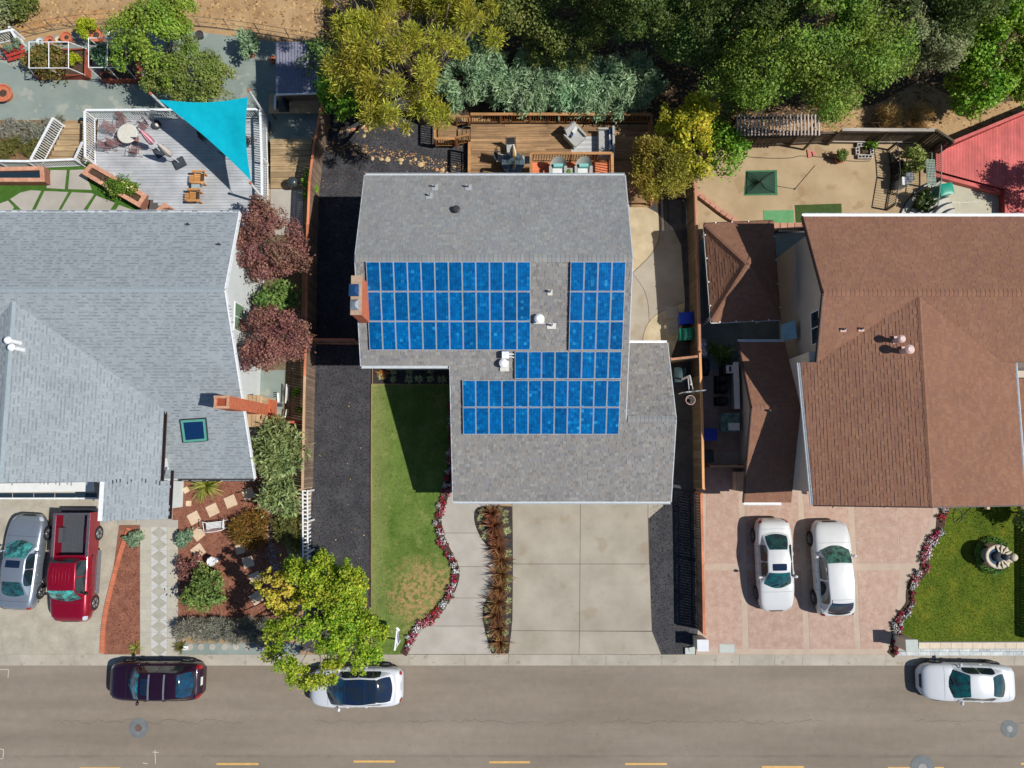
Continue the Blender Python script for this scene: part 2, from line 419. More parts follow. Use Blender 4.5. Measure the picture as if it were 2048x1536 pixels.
for (x, y, r, cx, cy, lab, mi) in ((277, 1456, 0.50, 2, 2, 'round manhole cover with rusty centre in grey collar, on road below the dark purple car', m_iron),
                                   (2019, 1458, 0.44, -1, 2, 'round manhole cover with pale ring, on road below the white car by the right edge', m_iron2),
                                   (1845, 1536, 0.62, 4, 4, 'wide round manhole cover on the yellow line at the bottom edge of the photo', m_iron2)):
    c0 = P(x, y, -0.09); th = thing('manhole_cover', lab, 'manhole', c0, 'manhole covers in the road')
    MB().lathe([(r, -0.05), (r, 0.0), (r * 0.42, 0.004)], c0, 28).build('collar', m_collar, th)
    lid = MB().lathe([(r * 0.36, -0.02), (r * 0.36, 0.012), (r * 0.30, 0.014)], c0, 24).build('lid', mi, th)
    m = MB()
    for k in range(6): m.box((c0.x + r * 0.2 * math.cos(k * math.pi / 3), c0.y + r * 0.2 * math.sin(k * math.pi / 3), c0.z + 0.016), (r * 0.14, 0.02, 0.008), k * math.pi / 3)
    tag(m.build('tread', mi, lid), kind='stuff')

# yards
sheet('dirt_path', surf('hill_path', C(160, 118, 76), C(196, 154, 104), scale=1.5, fine=0.2), [(-100, 100), (40, 70), (110, 52), (200, 38), (320, 36), (320, 20), (180, 20), (60, 42), (-100, 76)], 0.002)
sheet('fines_yard', m_dg, [(-160, 128), (-60, 110), (45, 84), (110, 71), (190, 60), (240, 56), (400, 64), (520, 80), (655, 95), (640, 240), (620, 280), (600, 285), (530, 285), (200, 240), (100, 242), (-160, 242)], 0.004)
sheet('bark_bed_back', surf('brown_bark', C(112, 84, 58), C(140, 108, 78), scale=2, fine=0.3), [(-160, 240), (130, 240), (105, 330), (-160, 330)], 0.005)
sheet('turf', m_turf, [(-160, 325), (340, 325), (340, 470), (-160, 470)], 0.006)
sheet('black_gravel_yard', m_gravel, [(650, 190), (880, 200), (945, 260), (945, 420), (760, 430), (745, 740), (744, 1310), (640, 1310), (600, 1300), (615, 1130), (624, 974), (626, 820), (630, 700), (634, 500), (636, 388)], 0.004)
sheet('black_gravel_strip', m_gravel, [(1290, 395), (1395, 395), (1395, 715), (1392, 985), (1396, 1309), (1200, 1309), (1200, 430)], 0.004)
sheet('bark_bed', m_bark, [(335, 940), (540, 940), (560, 1060), (600, 1180), (560, 1235), (345, 1235)], 0.006)
sheet('bark_strip', m_bark, [(238, 1050), (285, 1050), (282, 1308), (206, 1308), (206, 1240), (225, 1150)], 0.014)
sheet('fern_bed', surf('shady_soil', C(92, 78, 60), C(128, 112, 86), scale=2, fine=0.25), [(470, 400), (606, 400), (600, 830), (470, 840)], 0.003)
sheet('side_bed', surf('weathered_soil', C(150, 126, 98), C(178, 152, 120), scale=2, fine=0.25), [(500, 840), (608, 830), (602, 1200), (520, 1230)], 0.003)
sheet('green_strip', m_dg, [(340, 1286), (600, 1286), (600, 1309), (340, 1309)], 0.008)
sheet('dirt_yard', m_dirt, [(1388, 270), (1885, 270), (1885, 452), (1394, 470)], 0.004)
sheet('side_path', surf('old_patio', C(120, 132, 128), C(150, 158, 150), scale=1, fine=0.1), [(1398, 470), (1720, 450), (1720, 740), (1402, 740)], 0.006)
sheet('side_passage', m_pink, [(1402, 740), (1560, 740), (1560, 990), (1404, 990)], 0.005)
sheet('house_pad', m_dirt, [(1380, 985), (1404, 985), (1404, 1309), (1388, 1309)], 0.002)
# left drive, aggregate with one cast line
sheet('left_driveway', m_agg, [(-160, 960), (345, 960), (345, 1050), (262, 1062), (240, 1130), (215, 1215), (208, 1310), (-160, 1310)], 0.010)
sheet('drive_seam', m_conc2, [(-160, 1032), (190, 1010), (190, 1013), (-160, 1037)], 0.013)
# main drive: cast slabs
m_joint = plain('dark_joint', C(96, 84, 70), 0.95)
sheet('drive_base', m_joint, [(1017, 960), (1330, 960), (1326, 1012), (1298, 1037), (1299, 1125), (1304, 1263), (1322, 1309), (1017, 1309), (1024, 1240), (1026, 1128), (1025, 1013)], 0.008)
dr = thing('driveway', None, None, P(1160, 1160), kind='structure')
J = 0.45
for poly in ([(1017, 960), (1161-J, 960), (1160-J, 1128-J), (1026, 1128-J), (1025, 1013)], [(1161+J, 960), (1296-J, 960), (1296-J, 1037), (1298, 1128-J), (1160+J, 1128-J)],
             [(1026, 1128+J), (1160-J, 1128+J), (1159-J, 1262-J), (1023, 1261-J), (1024.5, 1240)], [(1160+J, 1128+J), (1298.5, 1128+J), (1303.5, 1262-J), (1159+J, 1262-J)],
             [(1023, 1261+J), (1159-J, 1262+J), (1158-J, 1308.5), (1017, 1308.5)], [(1159+J, 1262+J), (1304, 1263+J), (1322, 1308.5), (1158+J, 1308.5)],
             [(1296+J, 960), (1332, 960), (1326, 1012), (1298, 1036), (1296+J, 1036)]):
    MB().prism(px_poly(poly, 0.022), -0.04, 0.022).build('slab', m_conc, dr)
# walk beside the lawn
STRIP = smooth_path([(903, 905), (901, 949), (890, 989), (876, 1037), (883, 1077), (900, 1114), (912, 1145), (900, 1186), (869, 1230), (832, 1260), (811, 1300), (806, 1309)], 6)
walk = thing('front_walk', None, None, P(950, 1150), kind='structure')
sheet('walk_base', m_joint, [(p[0] + 4, p[1]) for p in STRIP] + [(1000, 1309), (1000, 960), (906, 960)], 0.006)
wy = [950, 1066, 1133, 1196, 1252, 1308.5]
for a, b in zip(wy, wy[1:]):
    left = [p for p in STRIP if a <= p[1] <= b]
    def sx(y):
        for p, q in zip(STRIP, STRIP[1:]):
            if min(p[1], q[1]) <= y <= max(p[1], q[1]) and p[1] != q[1]: return p[0] + (q[0] - p[0]) * (y - p[1]) / (q[1] - p[1])
        return STRIP[-1][0]
    poly = [(sx(a) + 5, a + 0.4)] + [(p[0] + 5, p[1]) for p in left if a + 1 < p[1] < b - 1] + [(sx(b) + 5, b - 0.4), (995, b - 0.4), (995, a + 0.4)]
    MB().prism(px_poly(poly, 0.02), -0.04, 0.02).build('slab', m_conc2, walk)
# lawn with edging
sheet('lawn', m_lawn, [(743, 769), (908, 769), (906, 905)] + [(p[0] - 4, p[1]) for p in STRIP] + [(744, 1309)], 0.03)
m_soil = surf('dark_soil', C(58, 42, 34), C(82, 60, 46), scale=4, fine=0.3, fscale=30, bump=0.6)
def ribbon(name, path, half, z, mat, z0=-0.03):
    pts = [P(x, y, z) for x, y in path]; L = []; Rr = []
    for i, p in enumerate(pts):
        d = (pts[min(i+1, len(pts)-1)] - pts[max(i-1, 0)]).normalized(); n = Vector((-d.y, d.x, 0))
        L.append(p + n * half); Rr.append(p - n * half)
    return tag(MB().prism(L + Rr[::-1], z0, z).build(name, mat), kind='structure')
ribbon('flower_bed', STRIP, 0.2, 0.036, m_soil)
PBED = smooth_path([(1024, 1013), (971, 1012), (951, 1019), (949, 1043), (961, 1074), (985, 1108), (990, 1135), (985, 1175), (968, 1209), (966, 1240), (974, 1277), (983, 1307)], 4)
sheet('planting_bed', surf('dark_bark', C(48, 42, 40), C(72, 64, 60), scale=3, fine=0.35, bump=0.8), PBED + [(1017, 1307), (1025, 1240), (1026, 1128)], 0.026)
sheet('window_bed', surf('bed_bark', C(44, 40, 38), C(66, 60, 56), scale=3, fine=0.35, bump=0.8), [(746, 700), (908, 700), (908, 768), (746, 768)], 0.02)
m_edge = wood('edging_board', C(150, 122, 92), along='Y')
ed = tag(bpy.data.objects.new('lawn_edging', None), 'thin timber edging between lawn and black gravel', 'edging'); put(ed)
bar('board', m_edge, ed, P(743, 769, 0.04), P(742.5, 1040, 0.04), 0.04, 0.10); bar('board', m_edge, ed, P(742.5, 1040, 0.04), P(743, 1308, 0.04), 0.04, 0.10)
bar('board', m_edge, ed, P(743, 768.4, 0.04), P(806, 768.4, 0.04), 0.04, 0.10); bar('board', m_edge, ed, P(745, 735, 0.04), P(745, 768, 0.04), 0.03, 0.10)
# side yard to the right of the main house: curved aggregate and smooth slabs
cl = [(1255, 408), (1290, 412), (1318, 428), (1345, 455), (1362, 490), (1367, 560), (1370, 640), (1352, 612), (1318, 628), (1300, 645), (1290, 690), (1240, 690), (1240, 408)]
sheet('side_patio_base', m_joint, [(1200, 408), (1290, 412), (1320, 429), (1346, 455), (1363, 490), (1368, 560), (1371, 608), (1345, 640), (1345, 720), (1200, 720)], 0.010)
m_aggw = surf('warm_aggregate', C(176, 158, 128), C(200, 184, 152), scale=1.5, fine=0.16, fscale=45, bump=0.3, bscale=80)
sp = thing('side_patio', None, None, P(1300, 560), kind='structure')
arc1 = smooth_path([(1265, 545), (1300, 510), (1316, 480), (1320, 450), (1316, 428)], 5)
arc2 = smooth_path([(1263, 545), (1285, 575), (1295, 605), (1298, 642)], 5)
arc3 = smooth_path([(1284, 700), (1288, 668), (1298, 645), (1320, 625), (1370, 604)], 5)
for poly, mt in (([(1200, 408), (1255, 408), (1290, 412)] + [(1315, 426)] + arc1[::-1] + [(1200, 545)], m_aggw),
                 ([(p[0] + 1, p[1] + 1) for p in arc1] + [(1345, 455), (1362, 490), (1367, 560), (1370, 603)] + [(p[0], p[1] - 1.2) for p in arc3[::-1] if p[0] > 1299] + [(p[0] + 1, p[1]) for p in arc2[::-1]], m_conc),
                 ([(1200, 546)] + arc2 + [(p[0] - 1.2, p[1]) for p in arc3[::-1] if p[0] < 1299] + [(1200, 700)], m_conc),
                 (arc3 + [(1366, 650), (1340, 720), (1284, 720)], m_aggw)):
    MB().prism(px_poly(poly, 0.022), -0.03, 0.022).build('slab', mt, sp)
for (x, y, w, h) in ((1343, 625, 0.68, 0.66), (1346, 655, 0.6, 0.7)):
    o = MB().prism([P(x - w * 18, y - h * 18, .05), P(x + w * 18, y - h * 19, .05), P(x + w * 19, y + h * 18, .05), P(x - w * 17, y + h * 19, .05)], 0.0, 0.05).build('paver', m_conc2)
    tag(o, 'square pale paver beside the ' + ('blue' if y < 640 else 'green') + ' bin', 'paver')

# right drive: pink stamped panels in pale bands
RCURVE = smooth_path([(1897, 1000), (1893, 1015), (1883, 1037), (1879, 1062), (1864, 1083), (1850, 1104), (1850, 1125), (1845, 1144), (1827, 1165), (1821, 1187), (1820, 1208), (1806, 1229), (1793, 1250), (1793, 1269), (1787, 1300), (1781, 1310)], 4)
sheet('right_driveway', m_band, [(1400, 905), (1480, 905), (1480, 960), (1900, 960)] + RCURVE + [(1392, 1310), (1400, 1200)], 0.012)
pk = thing('stamped_drive', None, None, P(1600, 1150), kind='structure')
cols = [((1413, 1477), (1409, 1486)), ((1489, 1596), (1498, 1608)), ((1607, 1695), (1620, 1710)), ((1708, 1793), (1722, 1806))]
rows = [(985, 1053.6), (1054.4, 1127), (1141, 1213.6), (1214.4, 1298)]
def lerp(a, b, t_): return a + (b - a) * t_
def rx(y):
    for p, q in zip(RCURVE, RCURVE[1:]):
        if p[1] <= y <= q[1] and q[1] > p[1]: return lerp(p[0], q[0], (y - p[1]) / (q[1] - p[1])) - 24
    return 1872 if y < 1000 else 1760
for ci, (top, bot) in enumerate(cols):
    for (y0, y1) in rows:
        q = []
        for y, side in ((y0, 0), (y0, 1), (y1, 1), (y1, 0)):
            f = (y - 985) / 313.0; q.append([lerp(top[side], bot[side], f), y])
        if ci == 3: q[1][0] = min(q[1][0], rx(y0)); q[2][0] = min(q[2][0], rx(y1))
        if q[2][0] > q[3][0] + 6: MB().prism(px_poly(q, 0.019), -0.02, 0.019).build('panel', m_pink, pk)
for (y0, y1) in rows[:2]:
    q = [(1794.5 + (y0 - 985) * .045, y0), (rx(y0), y0), (rx((y0+y1)/2), (y0+y1)/2), (rx(y1), y1), (1794.5 + (y1 - 985) * .045, y1)]
    MB().prism(px_poly(q, 0.019), -0.02, 0.019).build('panel', m_pink, pk)
MB().prism(px_poly([(1412, 928), (1475, 928), (1475, 984), (1412, 984)], 0.019), -0.02, 0.019).build('panel', m_pink, pk)
ribbon('right_flower_bed', RCURVE, 0.22, 0.034, m_soil)
sheet('right_lawn', m_lawn2, [(p[0] + 5, p[1]) for p in RCURVE if p[1] < 1283] + [(1800, 1283.5), (2330, 1284), (2330, 960), (1900, 960)], 0.03)
sheet('right_patio', surf('court_concrete', C(178, 172, 150), C(196, 190, 168), scale=0.8, fine=0.06), [(1868, 330), (2300, 330), (2300, 450), (1860, 450)], 0.012)
lm = thing('court_line', None, None, P(1930, 400, 0.014), kind='structure')
for pts in (((1880, 403), (1900, 404.5), (1930, 405), (1955, 403), (1970, 398)), ((1919, 405), (1920, 420)), ((1957, 365), (1965, 385), (1969, 398))):
    for a, b in zip(pts, pts[1:]): bar('line', m_chalk, lm, P(*a, 0.013), P(*b, 0.013), 0.045, 0.006)

sheet('woodland_shade_floor', surf('shade_dark_litter', C(66, 52, 38), C(96, 76, 54), scale=2, fine=.3, fscale=16, bump=.5), [(640, -260), (2400, -260), (2400, 150), (2000, 205), (1900, 190), (1840, 160), (1760, 205), (1640, 240), (1480, 262), (1400, 300), (1310, 420), (1300, 250), (930, 235), (870, 205), (650, 185)], 0.006)  # leaf litter, with the shade beneath the oaks painted into its dark brown
# loose chips on the gravel and the bark, blades on the lawns
def scatter(name, mat, poly_px, dens, size, z=0.005, holes=(), flat=0.6):
    poly = px_poly(poly_px); xs = [p.x for p in poly]; ys = [p.y for p in poly]
    n = int((max(xs) - min(xs)) * (max(ys) - min(ys)) * dens)
    x = RNG.uniform(min(xs), max(xs), n); y = RNG.uniform(min(ys), max(ys), n)
    k = inside_np(x, y, poly)
    for h in holes: k &= ~inside_np(x, y, px_poly(h))
    x, y = x[k], y[k]; n = len(x)
    s = RNG.uniform(0.5, 1.4, n) * size; a = RNG.uniform(0, 6.28, n)
    V = np.zeros((n, 3, 3, 3))
    ang = a[:, None] + np.array([0, 2.1, 4.2])[None, :] + RNG.uniform(-.3, .3, (n, 3))
    bx = x[:, None] + np.cos(ang) * s[:, None]; by = y[:, None] + np.sin(ang) * s[:, None] * 0.7
    top = np.stack([x, y, z + s * flat], 1)
    for f in range(3):
        V[:, f, 0] = np.stack([bx[:, f], by[:, f], np.full(n, z)], 1); V[:, f, 1] = np.stack([bx[:, (f+1) % 3], by[:, (f+1) % 3], np.full(n, z)], 1); V[:, f, 2] = top
    # weld the three faces of a chip so that each chip is one island
    verts = np.concatenate([np.stack([bx, by, np.full((n, 3), z)], 2), top[:, None, :]], 1).reshape(-1, 3)
    me = bpy.data.meshes.new(name); me.vertices.add(len(verts)); me.vertices.foreach_set('co', verts.astype(np.float32).ravel())
    b = (np.arange(n) * 4)[:, None]; fc = np.concatenate([b + np.array([[0, 1, 3]]), b + np.array([[1, 2, 3]]), b + np.array([[2, 0, 3]])], 1).ravel()
    me.loops.add(len(fc)); me.loops.foreach_set('vertex_index', fc.astype(np.int32)); me.polygons.add(len(fc) // 3)
    me.polygons.foreach_set('loop_start', np.arange(0, len(fc), 3, dtype=np.int32)); me.polygons.foreach_set('loop_total', np.full(len(fc) // 3, 3, dtype=np.int32))
    me.materials.append(mat); me.update(calc_edges=True)
    return tag(put(bpy.data.objects.new(name, me)), kind='stuff')
def isl_mat(name, cols, rough=0.9):
    t = NT(name); r = t.n('ShaderNodeNewGeometry').outputs['Random Per Island']
    return t.done(t.principled(t.ramp(r, [(i / len(cols), q) for i, q in enumerate(cols)], True), rough, 0, 0.2))
m_chip = isl_mat('gravel_chips', [C(42, 42, 46), C(60, 58, 61), C(50, 49, 52), C(88, 84, 84), C(70, 68, 70), C(56, 53, 54), C(46, 46, 49), C(78, 72, 70)])
GRAV = [(660, 215), (860, 215), (935, 270), (935, 350), (725, 350), (735, 700), (744, 1300), (640, 1300), (620, 1130), (626, 820), (634, 500), (638, 388)]
o = scatter('gravel', m_chip, GRAV, 170, 0.05); tag(o, 'black gravel mulch covering the side yard beside the lawn', 'gravel')
o = scatter('gravel', m_chip, [(1300, 1010), (1388, 985), (1390, 1305), (1325, 1305), (1303, 1240), (1300, 1037)], 170, 0.05); tag(o, 'black gravel mulch beside the main concrete driveway', 'gravel')
m_litter = isl_mat('leaf_litter', [C(190, 140, 80), C(214, 176, 116), C(160, 110, 70), C(200, 160, 120)])
o = scatter('fallen_leaves', m_litter, GRAV, 0.8, 0.045, 0.03, flat=0.3); tag(o, 'scattered dry leaves lying on the black gravel', 'leaves')
m_bchip = isl_mat('bark_chips', [C(104, 62, 48), C(142, 90, 70), C(124, 74, 56), C(164, 114, 92), C(92, 54, 42), C(152, 100, 78)])
o = scatter('bark_chips', m_bchip, [(360, 955), (520, 955), (545, 1060), (560, 1230), (360, 1230)], 150, 0.045, 0.007); tag(o, 'red bark chips covering the bed with stepping stones', 'bark')
o = scatter('bark_chips', m_bchip, [(250, 1062), (280, 1062), (280, 1306), (212, 1306), (214, 1230)], 150, 0.045, 0.015); tag(o, 'red bark chips in the strip inside the brick edging', 'bark')
m_straw = isl_mat('straw', [C(176, 142, 96), C(200, 168, 122), C(152, 120, 80), C(186, 154, 110), C(136, 104, 70)])
o = scatter('dry_grass', m_straw, [(-150, -120), (2250, -120), (2250, 262), (1640, 262), (640, 180), (640, 70), (240, 40), (-150, 90)], 25, 0.10, 0.0, flat=0.7); tag(o, 'dry straw grass on the slope under the oaks', 'grass')
def blades(name, mat, poly_px, dens, h, z, holes=()):
    poly = px_poly(poly_px); xs = [p.x for p in poly]; ys = [p.y for p in poly]
    n = int((max(xs) - min(xs)) * (max(ys) - min(ys)) * dens)
    x = RNG.uniform(min(xs), max(xs), n); y = RNG.uniform(min(ys), max(ys), n); k = inside_np(x, y, poly)
    x, y = x[k], y[k]; n = len(x); a = RNG.uniform(0, 6.28, n); hh = RNG.uniform(.5, 1.2, n) * h; ln = RNG.normal(0, 0.5, (n, 2)) * hh[:, None]
    w = 0.012
    V = np.stack([np.stack([x - np.cos(a) * w, y - np.sin(a) * w, np.full(n, z)], 1), np.stack([x + np.cos(a) * w, y + np.sin(a) * w, np.full(n, z)], 1),
                  np.stack([x + ln[:, 0], y + ln[:, 1], z + hh], 1)], 1).reshape(-1, 3)
    return tag(put(bpy.data.objects.new(name, np_mesh(name, V, 3, mat))), kind='stuff')
LAWN_PX = [(745, 772), (900, 772), (898, 905)] + [(p[0] - 8, p[1]) for p in STRIP] + [(745, 1305)]
o = blades('grass', m_lawn, LAWN_PX, 550, 0.05, 0.03); tag(o, 'mown grass blades of the lawn left of the walk', 'grass')
RLAWN_PX = [(p[0] + 9, p[1]) for p in RCURVE if p[1] < 1280] + [(1805, 1281), (2080, 1281), (2080, 990), (1905, 990)]
o = blades('grass', m_lawn2, RLAWN_PX, 550, 0.05, 0.03); tag(o, 'mown grass blades of the lawn round the fountain', 'grass')
# ------------------------------------------------------------------ roofs
def plane_n(a, b, c):
    n = (b - a).cross(c - a).normalized(); return n if n.z > 0 else -n
def clip(poly, edges):
    """poly and convex edges in 2D"""
    for (ax, ay, nx, ny) in edges:
        out = []; n = len(poly)
        if not n: return []
        for i in range(n):
            p = poly[i]; q = poly[(i+1) % n]
            dp = (p[0]-ax)*nx + (p[1]-ay)*ny; dq = (q[0]-ax)*nx + (q[1]-ay)*ny
            if dp >= 0: out.append(p)
            if (dp >= 0) != (dq >= 0):
                t_ = dp / (dp - dq); out.append((p[0]+(q[0]-p[0])*t_, p[1]+(q[1]-p[1])*t_))
        poly = out
    return poly
def shingles(parent, mat, polys, expo=0.145, wid=(0.14, 0.34), thick=(0.006, 0.02), lift=0.004, name='shingles', dash=None):
    """lapped shingles laid course by course on planar convex pieces (3D loops), joined into one part"""
    V = []; F = []; MI = []
    rr = random.Random(len(polys) * 31 + int(abs(polys[0][0][0]) * 10))
    for poly in polys:
        poly = [Vector(p) for p in poly]; n = plane_n(poly[0], poly[1], poly[2])
        a = Vector((0, 0, 1)).cross(n).normalized(); b = n.cross(a)
        if b.z < 0: a, b = -a, -b
        o = Vector((0, 0, 0)) + n * poly[0].dot(n)
        pl = [((p - o).dot(a), (p - o).dot(b)) for p in poly]
        ar = sum(pl[i][0]*pl[(i+1) % len(pl)][1] - pl[(i+1) % len(pl)][0]*pl[i][1] for i in range(len(pl)))
        if ar < 0: pl.reverse()
        ed = []
        for i in range(len(pl)):
            p, q = pl[i], pl[(i+1) % len(pl)]; dx, dy = q[0]-p[0], q[1]-p[1]
            ed.append((p[0], p[1], -dy, dx))
        b0, b1 = min(p[1] for p in pl), max(p[1] for p in pl); a0, a1 = min(p[0] for p in pl), max(p[0] for p in pl)
        row = b0 - (b0 % expo)
        while row < b1:
            rr.seed(int(round(row / expo)) * 7919 + int(mat.name.__len__()))
            x = -40 - rr.random() * 0.3
            while x < a1:
                w = rr.uniform(*wid); x2 = x + w
                h = thick[0] if rr.random() < 0.5 else thick[1]
                if x2 > a0:
                    q = clip([(x, row), (x2 - 0.004, row), (x2 - 0.004, row + expo * 1.02), (x, row + expo * 1.02)], ed)
                    if len(q) >= 3:
                        k = len(V); m = len(q)
                        for (u, v) in q: V.append(o + a*u + b*v + n*(lift + 0.002 + h * (1 - (v - row) / (expo * 1.05))))
                        for (u, v) in q: V.append(o + a*u + b*v + n*lift)
                        F.append(tuple(range(k, k + m)))
                        for i in range(m):
                            if abs(q[i][1] - q[(i+1) % m][1]) < 1e-6 and q[i][1] > row + expo * 0.9: continue
                            F.append((k + i, k + m + i, k + m + (i+1) % m, k + (i+1) % m))
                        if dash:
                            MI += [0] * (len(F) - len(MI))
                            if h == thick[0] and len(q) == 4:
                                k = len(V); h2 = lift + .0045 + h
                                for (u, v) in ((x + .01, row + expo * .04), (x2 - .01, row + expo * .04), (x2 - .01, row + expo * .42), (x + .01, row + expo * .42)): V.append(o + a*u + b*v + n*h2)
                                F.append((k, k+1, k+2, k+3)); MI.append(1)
                x = x2
            row += expo
    me = bpy.data.meshes.new(name); me.from_pydata([tuple(v) for v in V], [], F); me.materials.append(mat)
    if dash: me.materials.append(dash); me.polygons.foreach_set('material_index', MI)
    me.update()
    return tag(put(bpy.data.objects.new(name, me), parent), kind='stuff')
def ridge_caps(parent, mat, a, b, w=0.30, step=0.20, fall=0.30):
    a, b = Vector(a), Vector(b); d = b - a; L = d.length; d.normalize(); s = Vector((-d.y, d.x, 0)).normalized()
    m = MB(); k = int(L / step)
    for i in range(k):
        p = a + d * (i * step); q = p + d * (step * 1.02); z0 = Vector((0, 0, 0.035)); z1 = Vector((0, 0, 0.022)); dn = Vector((0, 0, -w / 2 * fall))
        m.add([p + s*w/2 + dn + z0, p + z0 + Vector((0, 0, .012)), p - s*w/2 + dn + z0, q + s*w/2 + dn + z1, q + z1 + Vector((0, 0, .012)), q - s*w/2 + dn + z1,
               p + s*w/2 + dn, p, p - s*w/2 + dn], [(0, 1, 4, 3), (1, 2, 5, 4), (0, 6, 7, 1), (1, 7, 8, 2)])
    return tag(m.build('ridge_caps', mat, parent), kind='stuff')
def deck_solid(parent, loops, mat, drop=0.17, name='roof'):
    o = None
    m = MB()
    for lp in loops: m.solid([Vector(p) - Vector((0, 0, 0.004)) for p in lp], drop, 0)
    return m.build(name, mat, parent)
def gable_wall(parent, prof, x0, x1, mat, name='wall'):
    n = len(prof); vs = [(x0, y, z) for y, z in prof] + [(x1, y, z) for y, z in prof]
    return MB().add(vs, [tuple(range(n-1, -1, -1)), tuple(range(n, 2*n))] + [(i, (i+1) % n, n + (i+1) % n, n + i) for i in range(n)]).build(name, mat, parent)
def gutter(parent, a, b, mat, w=0.12, h=0.10, name='gutter'):
    a, b = Vector(a), Vector(b); d = (b - a); s = Vector((-d.y, d.x, 0)).normalized(); m = MB()
    u = Vector((0, 0, 1))
    # open trough: outer lip, floor, inner lip
    m.bar(a + s*w/2 - u*h/2, b + s*w/2 - u*h/2, 0.012, h); m.bar(a - s*w/2 - u*h/2, b - s*w/2 - u*h/2, 0.012, h); m.bar(a - u*h, b - u*h, w + 0.01, 0.012)
    return m.build(name, mat, parent)
def fix_wall_window(parent, c, w, h, axis, frame, glass, mull=1, name='window'):
    """c centre, axis 'x' = faces +-x, 'y' = faces +-y"""
    m = MB(); f = 0.06; d = 0.09
    def bx(u, v, su, sv, dd): return m.box((c[0] + (0 if axis == 'x' else u), c[1] + (u if axis == 'x' else 0), c[2] + v), (dd, su, sv) if axis == 'x' else (su, dd, sv))
    bx(0, h/2, w + 2*f, f, d); bx(0, -h/2, w + 2*f, f, d); bx(-w/2 - f/2, 0, f, h - f, d); bx(w/2 + f/2, 0, f, h - f, d)
    for k in range(mull): bx(-w/2 + w * (k+1) / (mull+1), 0, 0.05, h - f, d * 0.9)
    o = m.build(name, frame, parent)
    g = MB().box(c, (0.05, w, h) if axis == 'x' else (w, 0.05, h)).build('pane', glass, o)
    return o

m_white = surf('white_trim', C(226, 226, 222), scale=2, var=0.05, fine=0.04, rough=0.5)
m_whiter = plain('white_paint', C(236, 238, 238), 0.45)
m_alu = plain('pale_gutter', C(196, 202, 206), 0.4)
m_darkgut = plain('dark_gutter', C(52, 34, 34), 0.5)
m_glass = None
t = NT('window_glass'); m_glass = t.done(t.principled(C(36, 52, 62), 0.06, 0, 0.8, None, 0.5))
t = NT('green_window_glass'); m_glass_g = t.done(t.principled(C(120, 150, 120), 0.12, 0, 0.6, None, 0.3))
m_stucco_b = surf('beige_stucco', C(214, 200, 178), C(226, 212, 190), scale=1, fine=0.06, bump=0.25, bscale=90)
m_stucco_l = surf('pale_grey_stucco', C(202, 208, 208), C(212, 217, 216), scale=1, fine=0.05, bump=0.2, bscale=90)
m_stucco_r = surf('warm_grey_stucco', C(196, 184, 170), C(208, 196, 182), scale=1, fine=0.05, bump=0.2, bscale=90)
m_sh_main = shingle('grey_brown_shingles', [C(138, 140, 141), C(143, 145, 145), C(134, 135, 137), C(148, 149, 147), C(140, 138, 136), C(134, 137, 141), C(146, 145, 141), C(129, 130, 131), C(141, 142, 142), C(145, 140, 136), C(151, 153, 148), C(137, 138, 138)], 0.3)
m_sh_mainf = shingle('weathered_front_shingles', [C(136, 134, 131), C(143, 141, 138), C(130, 128, 127), C(149, 147, 142), C(140, 134, 129), C(132, 133, 136), C(146, 141, 134), C(120, 118, 117), C(140, 138, 136), C(145, 137, 130), C(154, 153, 147), C(134, 132, 130)], 0.3)
m_sh_left = shingle('pale_grey_shingles', [C(151, 158, 162), C(154, 161, 164), C(149, 156, 160), C(155, 162, 165), C(146, 153, 158), C(152, 159, 162)])
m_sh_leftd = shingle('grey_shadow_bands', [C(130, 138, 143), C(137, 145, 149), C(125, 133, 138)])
m_sh_right = shingle('brown_shingles', [C(140, 102, 83), C(144, 106, 85), C(136, 99, 82), C(147, 109, 87), C(141, 102, 81), C(138, 101, 85), C(134, 98, 84), C(144, 107, 88), C(139, 100, 79), C(148, 110, 88)], 0.3)
m_roofdeck = plain('roof_felt', C(70, 68, 66), 0.95)
m_roofdeck_r = plain('brown_felt', C(70, 48, 40), 0.95)
def brickmat(name, a, b, mortar, sc=1.0):
    t = NT(name); br = t.n('ShaderNodeTexBrick'); br.inputs['Color1'].default_value = (*a, 1); br.inputs['Color2'].default_value = (*b, 1); br.inputs['Mortar'].default_value = (*mortar, 1)
    br.inputs['Scale'].default_value = 1.0; br.inputs['Brick Width'].default_value = 0.22 * sc; br.inputs['Row Height'].default_value = 0.075 * sc; br.inputs['Mortar Size'].default_value = 0.006 * sc
    sep = t.n('ShaderNodeSeparateXYZ'); t.l(t.pos(), sep.inputs[0]); cb = t.n('ShaderNodeCombineXYZ')
    t.l(t.math('ADD', sep.outputs[0], sep.outputs[1]), cb.inputs[0]); t.l(sep.outputs[2], cb.inputs[1]); t.l(cb.outputs[0], br.inputs[0])
    c = _mul(t, br.outputs[0], t.rng(t.noise(6, 4, 0.6, t.pos()), 0.3, 0.7, 0.85, 1.15))
    return t.done(t.principled(c, 0.9, 0, 0.2, t.bump(br.outputs['Fac'], 0.4, -0.01)))
m_brick = brickmat('orange_brick', C(204, 106, 72), C(188, 92, 62), C(196, 150, 120))

